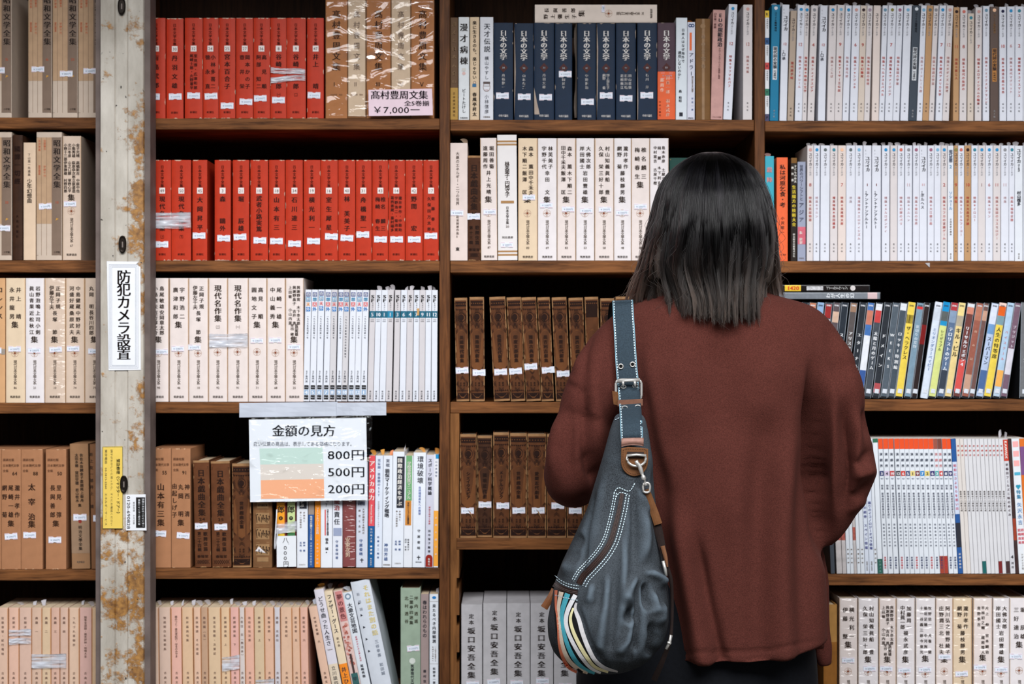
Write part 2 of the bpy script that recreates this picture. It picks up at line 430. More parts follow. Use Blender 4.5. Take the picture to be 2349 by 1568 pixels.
WHITE = mat((232, 234, 240), rough=0.4, tex=0.02)
YEL = mat((232, 200, 96), rough=0.45, tex=0.03)
INK = ink(BLACK)
st = Sheet(PY - 0.0012)
st.slab([(245, 599), (318, 600), (312, 606), (322, 612), (323, 848), (249, 849)], WHITE, 0.0008)
for q in (4, 7, 10): st.frame(245 + q + 1, 602 + q, 321 - q, 848 - q, 0.7, ink((150, 158, 170)))
st.text('防犯カメラ設置', 'v', 284, 620, 205, 33, INK, bold=0.05)
o = st.build('sticker', post); o['label'] = 'white sticker with seven large black characters'
st = Sheet(PY - 0.0012)
st.slab([(235, 1024), (281, 1023), (282, 1212), (236, 1212)], YEL, 0.0008)
st.frame(235.5, 1024, 281.5, 1212, 0.8, ink((60, 80, 60)))
st.text('緊急修理（シャッター・ドアー）', 'r', 271, 1052, 130, 9, ink((60, 60, 40)), bold=0.06)
st.text('調子がおかしいと思ったら、すぐにお電話ください', 'r', 256, 1030, 175, 5, ink((90, 90, 60)))
st.text('東京電話　03-3815-2260　エネルギーサービス', 'r', 243, 1030, 175, 6, ink((80, 80, 60)))
o = st.build('sticker', post); o['label'] = 'yellow repair sticker with sideways text'
st = Sheet(PY - 0.0012)
st.slab([(288, 1134), (334, 1133), (336, 1216), (289, 1216)], WHITE, 0.0008)
st.rect(312, 1140, 333, 1210, ink((28, 26, 26)))
st.text('多摩エネルギーシャッター', 'r', 328, 1142, 66, 6, WHITE)
st.text('重量シャッター取付工事', 'r', 319, 1144, 60, 5, WHITE)
st.text('緊急修理　カギ交換', 'r', 307, 1150, 52, 4, INK)
st.text('0120-690828', 'r', 295, 1137, 76, 10, INK, bold=0.03)
o = st.build('sticker', post); o['label'] = 'white and black sticker with a phone number'
for x, y, w, h in ((239, 715, 5, 9), (327, 714, 2.5, 3), (279, 431, 5, 2), (279, 494, 5, 2), (291, 1234, 5, 6), (288, 1565, 6, 4)):
    pass

# ---------------------------------------------------------------- price sign in a plastic sleeve, taped to the shelf edge
sign = empty('price_sign', tuple(P(706, 1050, -0.02))); tag(sign, 'white price sign in a clear sleeve hanging from the shelf by tape', 'sign')
def to_local(o, root):
    o.parent = root; o.matrix_parent_inverse = Matrix.Translation(root.location).inverted(); return o
st = Sheet(-0.012)
st.slab([(571, 962), (840, 958), (843, 1146), (574, 1151)], mat((232, 238, 246), rough=0.5, tex=0.01), 0.0008)
st.text('金額の見方', 'h', 624, 988, 146, 28, ink((45, 48, 58)), bold=0.05)
st.text('白い伝票の商品は、表示してある価格になります。', 'h', 581, 1018, 232, 11.5, ink((60, 66, 84)))
st.poly([(595, 1028), (740, 1026), (742, 1063), (597, 1065)], mat((196, 222, 214), rough=0.5, tex=0))
st.poly([(597, 1065), (742, 1063), (743, 1098), (598, 1101)], mat((222, 214, 206), rough=0.5, tex=0))
st.poly([(598, 1101), (743, 1098), (744, 1142), (599, 1144)], mat((246, 178, 138), rough=0.5, tex=0))
for k, t in enumerate(('800円', '500円', '200円')): st.text(t, 'h', 751 + k * 0.3, 1043 + 39 * k, 87, 27, ink((52, 60, 76)), bold=0.03)
to_local(st.build('card'), sign)
FILM = gloss_film('clear_film', .03, .10, (14, 14, 30))
mb = MB(); pts = []
for i in range(25):
    r = []
    for j in range(37):
        u, v = j / 36, i / 24
        x = 571 + 283 * u; y = 955 + 197 * v - 3 * u
        r.append(P(x, y, -0.0155 - 0.0012 * math.sin(9 * u + 5 * v) * math.sin(14 * v + 3 * u) - 0.0008 * random.random()))
    pts.append(r)
mb.grid(pts, FILM, 0.0002); mb.sm = True; to_local(mb.build('plastic_sleeve'), sign)
TAPE = film('frosted_tape', (205, 212, 226), 0.82, 0.4, (6, 6, 10), 0.06)
def tape_strip(x0, y0, x1, y1, Y, dy=0):
    mb = MB(); mb.grid([[P(x0 + (x1 - x0) * j / 8, y0 + (y1 - y0) * i / 3 + dy * j / 8, Y - 0.0006 * math.sin(j * 1.3 + i)) for j in range(9)] for i in range(4)], TAPE, 0.0003)
    return to_local(mb.build('tape'), sign)
tape_strip(549, 924, 774, 957, -0.003, -3)
tape_strip(772, 923, 886, 953, -0.0042, -1)

# ---------------------------------------------------------------- books
YS = 0.004                                   # spines stand this far behind the shelf edge
KS = S * (D + YS) / D
SLIPW = mat((226, 232, 244), rough=0.5, tex=0.01)
SLIPR = ink((226, 170, 178)); SLIPT = ink((168, 180, 200))
PAGES = mat((206, 186, 158), rough=0.9, tex=0.10, scale=150)
PAGEW = mat((214, 208, 200), rough=0.9, tex=0.06, scale=150)
NOTE = mat((172, 169, 174), rough=0.6, tex=0.03)
CTX = {}; LAB = []
BOOKN = {}
def row(bay, shelf, bot, top, end, group):
    """open a shelf row: bay/shelf wording for labels, base line and default top in photo pixels, landmark that the count runs from"""
    CTX.update(bay=bay, shelf=shelf, bot=bot, top=top, end=end, group=group, n=0, list=[])

class Book:
    def __init__(s, x0, x1, look, color, top=None, bot=None, tilt=0.0, depth=0.14, bulge=0.8, pw=8, kind='hardback_book', Y=0.0, pages=True, cm=None, cat='book', tex=0.05, rough=0.6, coat=0.0, bump=0.0, group=None, back=False, count=True):
        s.top = CTX['top'] if top is None else top
        s.bot = CTX['bot'] if bot is None else bot
        s.x0, s.x1, s.cx = x0, x1, (x0 + x1) / 2
        s.k = S * (D + YS + Y) / D
        s.hw = (x1 - x0) / 2 * s.k - 0.00012
        s.h = (s.bot - s.top) * s.k
        s.tilt, s.Y, s.kind, s.look, s.cat = tilt, Y, kind, look, cat
        s.bulge, s.pw, s.depth = bulge / 1000, pw, depth
        s.cm = cm or mat(color, rough=rough, tex=tex, coat=coat, bump=bump)
        s.mb = MB(); s.kids = []
        CTX['n'] += 1; s.n = CTX['n']
        s.group = group or CTX['group']
        s.where = f"{ordinal(s.n)} {CTX['end']}, {CTX['shelf']}"
        s.shell(pages)
    def prof(s, x): return -s.bulge * (1 - min(1.0, abs(x / s.hw)) ** s.pw)
    def shell(s, pages):
        hw, h, d = s.hw, s.h, s.depth
        xs = [math.sin(math.pi / 2 * t) for t in np.linspace(-1, 1, 13)] if s.pw > 3 else list(np.linspace(-1, 1, 13))
        out = [(-hw, d)] + [(x * hw, s.prof(x * hw)) for x in xs] + [(hw, d)]
        t = min(0.0018 if s.kind in ('hardback_book', 'leather_book') else 0.0005, hw * 0.3)
        n = len(out)
        if not pages:
            plan_extrude_local(out[::-1], 0, h, s.cm, s.mb)
            return
        hi = hw - t
        inn = [(-hi, d)] + [(x * hi, s.prof(x * hw) + t + 0.0004) for x in xs] + [(hi, d)]
        V = [(x, y, z) for z in (0, h) for x, y in out] + [(x, y, z) for z in (0, h) for x, y in inn]
        F = []
        for i in range(n - 1):
            F += [(i, i + 1, n + i + 1, n + i), (2 * n + i + 1, 2 * n + i, 3 * n + i, 3 * n + i + 1),
                  (n + i, n + i + 1, 3 * n + i + 1, 3 * n + i), (i + 1, i, 2 * n + i, 2 * n + i + 1)]
        F += [(0, n, 3 * n, 2 * n), (n - 1, 2 * n + n - 1, 3 * n + n - 1, n + n - 1)]
        s.mb.add(V, F, s.cm)
        pb = MB(); ov = 0.0025 if s.kind in ('hardback_book', 'leather_book') else 0.0002
        pb.box((-hi + 0.0002, t + 0.0016, ov), (hi - 0.0002, d - (0.003 if ov > 0.001 else 0.0002), h - ov), PAGES if s.kind != 'magazine' else PAGEW)
        s.kids.append(('page_block', pb))
    # drawing on the spine in photo pixels of the upright book
    def xz(s, px, py): return (px - s.cx) * s.k, (s.bot - py) * s.k
    def put(s, pts, F, m, layer=1, mb=None):
        V = []
        for px, py in pts:
            x, z = s.xz(px, py); x = max(-s.hw, min(s.hw, x))
            V.append((x, s.prof(x) - 0.00022 * layer, z))
        (mb or s.mb).add(V, F, m)
    def poly(s, pts, m, layer=1): s.put(pts, [tuple(range(len(pts)))], m, layer)
    def rect(s, x0, y0, x1, y1, m, layer=1, mb=None):
        n = 8 if (x1 - x0) > 0.5 * (s.x1 - s.x0) else 2
        lo, hi = max(x0, s.x0), min(x1, s.x1)
        if s.pw > 3: tt = [(1 + math.sin(math.pi / 2 * t)) / 2 for t in np.linspace(-1, 1, n + 1)]
        else: tt = list(np.linspace(0, 1, n + 1))
        pts = [(lo + (hi - lo) * t, y) for y in (y1, y0) for t in tt]
        s.put(pts, [(i, i + 1, n + 1 + i + 1, n + 1 + i) for i in range(n)], m, layer, mb)
    def line(s, x0, y0, x1, y1, w, m, layer=2):
        d = math.hypot(x1 - x0, y1 - y0) or 1; nx, ny = -(y1 - y0) / d * w / 2, (x1 - x0) / d * w / 2
        s.poly([(x0 + nx, y0 + ny), (x1 + nx, y1 + ny), (x1 - nx, y1 - ny), (x0 - nx, y0 - ny)][::-1], m, layer)
    def ring(s, cx, cy, r0, r1, m, layer=2, n=24, sy=1.0):
        pts = [(cx + r * math.cos(2 * math.pi * k / n), cy + r * sy * math.sin(2 * math.pi * k / n)) for r in (r0, r1) for k in range(n)]
        s.put(pts, [(k, (k + 1) % n, n + (k + 1) % n, n + k) for k in range(n)], m, layer)
    def disc(s, cx, cy, r, m, layer=2, n=18, sy=1.0):
        s.poly([(cx + r * math.cos(2 * math.pi * k / n), cy - r * sy * math.sin(2 * math.pi * k / n)) for k in range(n)], m, layer)
    def text(s, t, orient, ax, ay, ext, size, m, layer=3, wx=1.0, bold=0.0, mb=None):
        V, F = put_text(t, orient, ax, ay, ext, size, wx, bold)
        if V: s.put(V, F, m, layer, mb)
    def tv(s, t, cx, y0, y1, size, m=INK, wx=1.0, bold=0.05, layer=3): s.text(t, 'v', cx, y0, y1 - y0, size, m, layer, wx, bold)
    def th(s, t, x0, y, ext, size, m=INK, bold=0.04, layer=3): s.text(t, 'h', x0, y, ext, size, m, layer, 1.0, bold)
    def cols(s, cs, cx, y0, y1, size, gap, m=INK, wx=1.0, bold=0.06):
        """columns listed from the right, as they are read"""
        for i, c in enumerate(cs): s.tv(c, cx + ((len(cs) - 1) / 2 - i) * gap, y0, y1, size, m, wx, bold)
    def chips(s, m, k, edges='tb', seed=None):
        """worn pale nicks along the spine's edges"""
        rnd = random.Random(seed if seed is not None else s.n * 31 + int(s.x0))
        for _ in range(k):
            e = rnd.choice(edges)
            if e in 'tb':
                x = rnd.uniform(s.x0, s.x1 - 4); w = rnd.uniform(3, 12); hgt = rnd.uniform(0.8, 2.6)
                y = s.top if e == 't' else s.bot
                q = 1 if e == 't' else -1
                x2 = min(s.x1, x + w)
                p = [(x, y), (x2, y), (x2 - w * .3, y + q * hgt * .7), (x + w * .4, y + q * hgt), (x + w * .1, y + q * hgt * .4)]
                s.poly(p if q < 0 else p[::-1], m, 1)
            else:
                y = rnd.uniform(s.top + 5, s.bot - 20); hh = rnd.uniform(4, 18); w = rnd.uniform(0.5, 1.8)
                x = s.x0 if e == 'l' else s.x1; q = 1 if e == 'l' else -1
                p = [(x, y), (x, y + hh), (x + q * w * .6, y + hh * .8), (x + q * w, y + hh * .4)]
                s.poly(p[::-1] if q < 0 else p, m, 1)
    def slip(s, x0, y0, x1=None, y1=None, rot=0.0, txt='￥200円'):
        """white price slip with little notches, stuck on the spine"""
        x1 = x0 + 29 if x1 is None else x1; y1 = y0 + 14.5 if y1 is None else y1
        mb = MB(); w, h = x1 - x0, y1 - y0; cx, cy = (x0 + x1) / 2, (y0 + y1) / 2
        def R(p):
            a = math.radians(rot); X, Yp = p[0] - cx, p[1] - cy
            return (cx + X * math.cos(a) - Yp * math.sin(a), cy + X * math.sin(a) + Yp * math.cos(a))
        c = [(x0, y0)] + [(x0 + w * f, y0 + g) for f, g in ((.34, 0), (.40, 1.6), (.60, 1.6), (.66, 0))] + [(x1, y0), (x1, y1)] + [(x0 + w * f, y1 - g) for f, g in ((.66, 0), (.60, 1.6), (.40, 1.6), (.34, 0))] + [(x0, y1)]
        n = len(c)
        V = []
        for ly in (4.6, 3.4):
            for p in c:
                px, py = R(p); x, z = s.xz(px, py); xc = max(-s.hw, min(s.hw, x))
                V.append((x, s.prof(xc) - 0.00022 * ly, z))
        mb.add(V, [tuple(range(n))[::-1], tuple(range(n, 2 * n))] + [(i, (i + 1) % n, n + (i + 1) % n, n + i) for i in range(n)], SLIPW)
        def pl(pts, m): s.put([R(p) for p in pts], [tuple(range(len(pts)))], m, 5.4, mb)
        for a, b in ((0.02, .33), (.67, .98)):
            pl([(x0 + w * a, y0 + 1.7), (x0 + w * b, y0 + 1.7), (x0 + w * b, y0 + .9), (x0 + w * a, y0 + .9)], SLIPR)
            pl([(x0 + w * a, y1 - .9), (x0 + w * b, y1 - .9), (x0 + w * b, y1 - 1.7), (x0 + w * a, y1 - 1.7)], SLIPR)
        V, F = put_text(txt, 'h', x0 + 3, cy + 0.4, w - 6, 5.5, 1, 0.03)
        s.put([R(p) for p in V], F, SLIPT, 5.6, mb)
        s.kids.append(('price_slip', mb)); return s
    def flag(s, px=None, hgt=None, col=None, yy=0.02):
        """folded paper marker standing out of the pages"""
        rnd = random.Random(int(s.x0 * 7 + s.n))
        px = s.cx + rnd.uniform(-3, 5) if px is None else px
        hgt = rnd.uniform(8, 14) if hgt is None else hgt
        x, _ = s.xz(px, 0); x = max(-s.hw + .002, min(s.hw - .002, x))
        w = rnd.uniform(6, 11) * s.k; hh = hgt * s.k; lean = rnd.uniform(-0.9, 0.9); pinch = rnd.uniform(0.1, 0.5); y = yy + rnd.uniform(0, 0.015)
        mb = MB(); g = []
        cl = lambda q: max(-s.hw + .0003, min(s.hw - .0003, q))
        for i in range(6):
            t = i / 5; r = []
            for j in range(4):
                u = j / 3 - 0.5
                r.append((cl(x + u * w * (pinch + (1 - pinch) * 2 * t) + lean * hh * t * t * 0.8), y + 0.006 * t * t * (1 if lean > 0 else -1) + 0.004 * u * t, s.h - 0.004 + t * (hh + 0.004) - abs(u) * hh * 0.5 * t))
            g.append(r)
        mb.grid(g, col or NOTE, 0.00025); s.kids.append(('paper_marker', mb)); return s
    def done(s, extra=''):
        a = math.atan2(s.tilt, s.bot - s.top) if s.tilt else 0.0
        loc = P(s.cx, s.bot, YS + s.Y)
        loc.z = P(0, s.bot, 0).z + (s.hw + .0004) * abs(math.sin(a)) + (0.0006 if a else 0.00015)
        label = f"{s.look}, {s.where}"
        if len(label.split()) > 16: label = label.replace('the rusty post', 'the post')
        LAB.append(label)
        if len(label.split()) > 16: print('LONG', len(label.split()), label)
        o = s.mb.build(s.kind, None, loc, (0, a, 0))
        tag(o, label, s.cat, s.group)
        for nm, mb in s.kids: mb.build(nm, o)
        CTX['list'].append(o)
        return o

def plan_extrude_local(profile, z0, z1, m, mb):
    n = len(profile)
    V = [(x, y, z0) for x, y in profile] + [(x, y, z1) for x, y in profile]
    F = [((i + 1) % n, i, n + i, n + (i + 1) % n) for i in range(n)] + [tuple(range(n)), tuple(range(n, 2 * n))[::-1]]
    mb.add(V, [f[::-1] for f in F], m)

# --- series styles ------------------------------------------------------------------------------------------
RED = (184, 53, 30); REDINK = ink((84, 22, 12)); REDBLK = ink((58, 20, 14)); CHIP = mat((216, 180, 160), rough=0.8, tex=0.05)
WSQ = mat((232, 222, 220), rough=0.5, tex=0)
def red(x0, x1, num, cs, slip=None, note='', Y=0.0, look2=None, rot=0):
    y = CTX['top']
    look = look2 or f"red boxed book numbered {cardinal(num)}"
    b = Book(x0, x1, look, RED, kind='boxed_book', bulge=1.5, pw=4, depth=0.125, pages=False, Y=Y, tex=0.08, bump=0.15, rough=.42)
    cx = b.cx + random.uniform(-1, 1)
    b.tv('日本文学全集', cx, y + 12, y + 63, 8, REDINK, bold=0.03)
    b.rect(cx - 6.6, y + 63.5, cx + 6.6, y + 77, WSQ, 2)
    t = str(num); b.th(t, cx - (5 if len(t) > 1 else 2.6), y + 70.5, 10 if len(t) > 1 else 5.2, 10, ink((120, 92, 88)), bold=0.02)
    n = len(cs)
    if n == 1: b.tv(cs[0], cx, y + 81, y + 165, 13.5, REDBLK, bold=0.08)
    elif n == 2: b.cols(cs, cx, y + 82, y + 165, 11.5 if max(map(len, cs)) < 7 else 8.5, 12.5 if max(map(len, cs)) < 7 else 9, REDBLK)
    else: b.cols(cs, cx, y + 82, y + 165, 8, 9, REDBLK)
    if note: b.th(note, cx - 7, y + 176, 14, 9, REDINK)
    b.th('新潮社', cx - 8.5, y + 216, 17, 5.5, REDINK)
    b.chips(CHIP, random.randint(7, 13), 'tttbblr')
    if slip: b.slip(slip[0], slip[1], rot=rot)
    return b.done()

CREAM = (225, 213, 209); CINK = ink((56, 42, 34)); GREYINK = ink((120, 104, 92)); EMB = ink((188, 158, 140)); EMD = ink((128, 66, 40))
def emblem(b, cx, cy, r=8.5):
    b.ring(cx, cy, r - 0.7, r, EMB)
    for q in range(4):
        a = math.pi / 2 * q
        b.line(cx + 3.2 * math.cos(a), cy + 3.2 * math.sin(a), cx + r * math.cos(a), cy + r * math.sin(a), 1.0, EMB)
        a2 = a + math.pi / 4
        b.line(cx + 6 * math.cos(a), cy + 6 * math.sin(a), cx + 4 * math.cos(a2), cy + 4 * math.sin(a2), 0.6, EMB)
        b.line(cx + 6 * math.cos(a), cy + 6 * math.sin(a), cx + 4 * math.cos(a2 - math.pi / 2), cy + 4 * math.sin(a2 - math.pi / 2), 0.6, EMB)
    b.disc(cx, cy, 2.6, EMD)
def chik(x0, x1, vol, a, bcols=None, slip=None, color=CREAM, wrap=False, ysh=None, big=False, slipless=False, look=None, Y=0.0, tilt=0.0, rot=0, yem=None, txt='￥200円', note=None):
    """cream uniform edition: author columns, the character for 'collection', slip, wheel emblem, series title, number, publisher"""
    y = CTX['top']
    tone = 'cream' if color == CREAM else {'w': 'whitish', 't': 'tan cream'}.get(color, 'cream')
    color = {'w': (226, 220, 222), 't': (222, 200, 172), 'd': (212, 190, 172)}.get(color, color)
    b = Book(x0, x1, look or f"{tone} hardback {'in plastic film' if wrap else 'with wheel emblem'}", color, depth=0.155, bulge=1.2, pw=7, Y=Y, tilt=tilt, coat=0.9 if wrap else 0.0, tex=0.04)
    cx = b.cx
    m = max(len(c) for c in a)
    if big:
        b.tv(a[0], cx, y + 15, y + 101, 16.5, CINK, bold=0.08); b.th(note, cx - 8, y + 112, 16, 8, GREYINK)
    elif len(a) > 2 or m > 9:
        b.cols(a, cx, y + 17, y + 130 - (22 if bcols else 0), 8.2, 9.4, CINK)
        if bcols: b.cols(bcols, cx, y + 106, y + 132, 8, 10, CINK)
        ysh = ysh or y + 134
    else:
        g = 14.5
        if bcols:
            b.cols(a, cx, y + 17, y + 72, 11, g, CINK); b.cols(bcols, cx, y + 73, y + 131, 11, g, CINK); ysh = ysh or y + 134
        else:
            b.cols(a, cx, y + 17, y + 98, 12, g + .5, CINK); ysh = ysh or y + 100
    if not big: b.tv('集', cx - 1, ysh - 1, ysh + 15, 16, CINK, bold=0.09)
    ye = yem or y + 172
    emblem(b, cx - 1, ye)
    b.tv('現代日本文學大系', cx, y + 188, y + 244, 8, GREYINK, bold=0.03)
    t = str(vol); b.th(t, cx - 3.5, y + 251, 7, 7, GREYINK)
    b.th('筑摩書房', cx - 12, y + 272, 24, 6, CINK)
    tone_edge(b, (206, 168, 128) if color != (226, 220, 222) else (214, 196, 180))
    if slip: b.slip(slip[0], slip[1], slip[0] + 28.5, slip[1] + 13, rot=rot, txt=txt)
    return b.done()
def tone_edge(b, rgb):
    m = mat(rgb, rough=0.7, tex=0.05)
    rnd = random.Random(int(b.x0))
    for e in (b.x0, b.x1):
        q = 1 if e == b.x0 else -1
        w = rnd.uniform(0.7, 1.8)
        b.poly([(e, b.top), (e + q * w, b.top + 4), (e + q * w * .6, b.bot - 3), (e, b.bot)][::(1 if q < 0 else -1)][::-1], m, 1)

NAVY = (15, 36, 60); NWHITE = ink((222, 218, 216)); NDIA = ink((78, 46, 44)); TORN = mat((168, 152, 140), rough=0.8, tex=0.15, scale=90)
def navy(x0, x1, num, cs, slip=None, dy=0, torn=None, purple=False, rot=0):
    y = CTX['top'] + dy
    b = Book(x0, x1, f"navy volume numbered {cardinal(num)} with white title" if not purple else 'purple volume with orange paper band', NAVY if not purple else (74, 54, 66), top=y, kind='boxed_book', bulge=0.9, pw=7, depth=0.13, pages=False, tex=0.10, rough=0.5)
    cx = b.cx
    b.tv('日本の文学', cx, y + 17, y + 86, 14.5, NWHITE, bold=0.08, wx=1.08)
    b.poly([(cx, y + 92), (cx - 10, y + 103), (cx, y + 114), (cx + 10, y + 103)], NDIA, 2)
    b.poly([(cx, y + 99), (cx - 4, y + 103), (cx, y + 107), (cx + 4, y + 103)], b.cm, 3)
    b.th(str(num), cx - 3, y + 103, 6, 5.5, NWHITE, layer=4)
    b.cols(cs, cx, y + 116, y + 152, 7.5, 9, NWHITE, bold=0.03)
    b.th('中央公論社', cx - 11, y + 213, 22, 6, NWHITE)
    if purple:
        OR = mat((222, 96, 52), rough=0.45, tex=0.06)
        b.rect(x0, y + 112, x1, b.bot - 1, OR, 5)
        b.tv('村真一郎　福永武彦', cx + 3, y + 122, y + 216, 9, ink((240, 200, 180)), layer=6)
        b.tv('藤周作', cx - 10, y + 126, y + 160, 9, ink((240, 200, 180)), layer=6)
        b.tv('中央公論社', cx - 15, y + 178, y + 216, 5, ink((90, 30, 20)), layer=6)
    if torn: b.poly(torn, TORN, 2)
    b.chips(TORN, 4, 'tlrr')
    if slip: b.slip(slip[0], slip[1], rot=rot, txt='￥100円')
    return b.done()

DOTS = {'b': (52, 142, 196), 'l': (124, 176, 208), 't': (60, 132, 150), 'g': (140, 140, 146), 'p': (206, 158, 152), 'k': (52, 34, 36), 'o': (134, 128, 70), 'm': (158, 100, 124), 'v': (162, 142, 160), 'r': (204, 112, 100), 'w': (216, 222, 230), 's': (112, 148, 172), 'n': (40, 40, 70), 'x': (238, 190, 158), 'e': (96, 106, 108)}
DOTN = {'b': 'blue', 'l': 'pale blue', 't': 'teal', 'g': 'grey', 'p': 'dusty pink', 'k': 'black', 'o': 'olive', 'm': 'mauve', 'v': 'lilac', 'r': 'red', 'w': 'white', 's': 'slate blue', 'n': 'navy', 'x': 'peach', 'e': 'dark grey'}
def eureka(x0, x1, dot, num='', title='', tilt=0, color='w', top=None, faint=0.0, flag=True, pub_y=0, style=0, label=None, kana_bold=False):
    y = CTX['top'] if top is None else top; bt = CTX['bot']
    rgb = {'w': (216, 219, 230), 'c': (212, 205, 206), 't': (184, 144, 104), 'b': (176, 158, 142), 'y': (208, 194, 182), 'n': (58, 68, 80), 'd': (92, 76, 70), 'B': (20, 118, 156), 'o': (220, 206, 200)}[color]
    cn = {'w': 'white', 'c': 'off-white', 't': 'tan', 'b': 'beige', 'y': 'yellowed', 'n': 'slate grey', 'd': 'dark brown', 'B': 'teal blue', 'o': 'pinkish'}[color]
    look = label or (f"{cn} magazine with {DOTN[dot]} dot" if dot else f"{cn} magazine without a dot")
    b = Book(x0, x1, look, rgb, top=y, tilt=tilt, kind='magazine', cat='magazine', bulge=0.35, pw=8, depth=0.13, tex=0.03, rough=0.5)
    cx = b.cx; W = x1 - x0; lt = color in 'ndB'
    K = ink((196, 196, 200)) if lt else ink((66, 62, 68)); G = ink((150, 150, 156)) if not lt else ink((120, 122, 128))
    mixr = lambda c: ink(tuple(int(c[i] + (rgb[i] - c[i]) * faint) for i in range(3)))
    R_ = mixr((198, 66, 56)) if not lt else ink((190, 140, 90))
    if style == 0:
        if dot: b.disc(cx, y + 10, 3.7, ink(DOTS[dot]))
        b.tv('ユリイカ', cx, y + 17, y + 47, 7.6, K, bold=0.10 if kana_bold else 0.06)
        b.tv('詩と批評', cx, y + 48, y + 70, 4.8, G, bold=0)
        if num: b.th(num, cx - (3 if len(num) == 1 else 5), y + 90, 6 if len(num) == 1 else 9.5, 10.5, R_)
        if title: b.tv(title, cx, y + 116, y + 116 + min(110, 8.4 * len(title)), 6.6, R_, bold=0.05)
        b.tv('青土社', cx, bt - 42 + pub_y, bt - 18 + pub_y, 4.2, K, bold=0.05)
    elif style == 1:
        b.tv('Eureka', cx - 4, y + 8, y + 50, 4.5, G, bold=0)
        b.tv('ユリイカ', cx + 1, y + 25, y + 60, 9.5, ink((36, 34, 40)), bold=0.10)
        b.th(num, cx - 4, y + 90, 8, 8, R_)
        b.tv('特集', cx - 3, y + 104, y + 112, 3.4, K, bold=0)
        b.tv(title, cx - 2, y + 110, y + 110 + 9 * len(title), 8.5, ink((70, 72, 84)), bold=0.06)
    elif style == 2:                                # special number with a boxed title
        if dot: b.disc(cx, y + 8, 4, ink(DOTS[dot]))
        b.tv('ユリイカ臨時増刊', cx, y + 16, y + 62, 5.5, ink((30, 34, 44)) if color != 'd' else ink((150, 110, 70)), bold=0.05)
        bx = ink((206, 210, 216)) if color != 'd' else ink((178, 122, 66))
        b.rect(cx - 5, y + 96, cx + 5, y + 172, bx)
        b.tv('現代詩の実験', cx, y + 97, y + 147, 8.5, ink((36, 40, 50)), bold=0.09); b.text(num, 'r', cx, y + 150, 20, 8, ink((36, 40, 50)), 3, 1, 0.05)
        b.tv('青土社', cx, bt - 26, bt - 6, 4.5, K, bold=0.05)
    if flag: b.flag()
    return b.done()

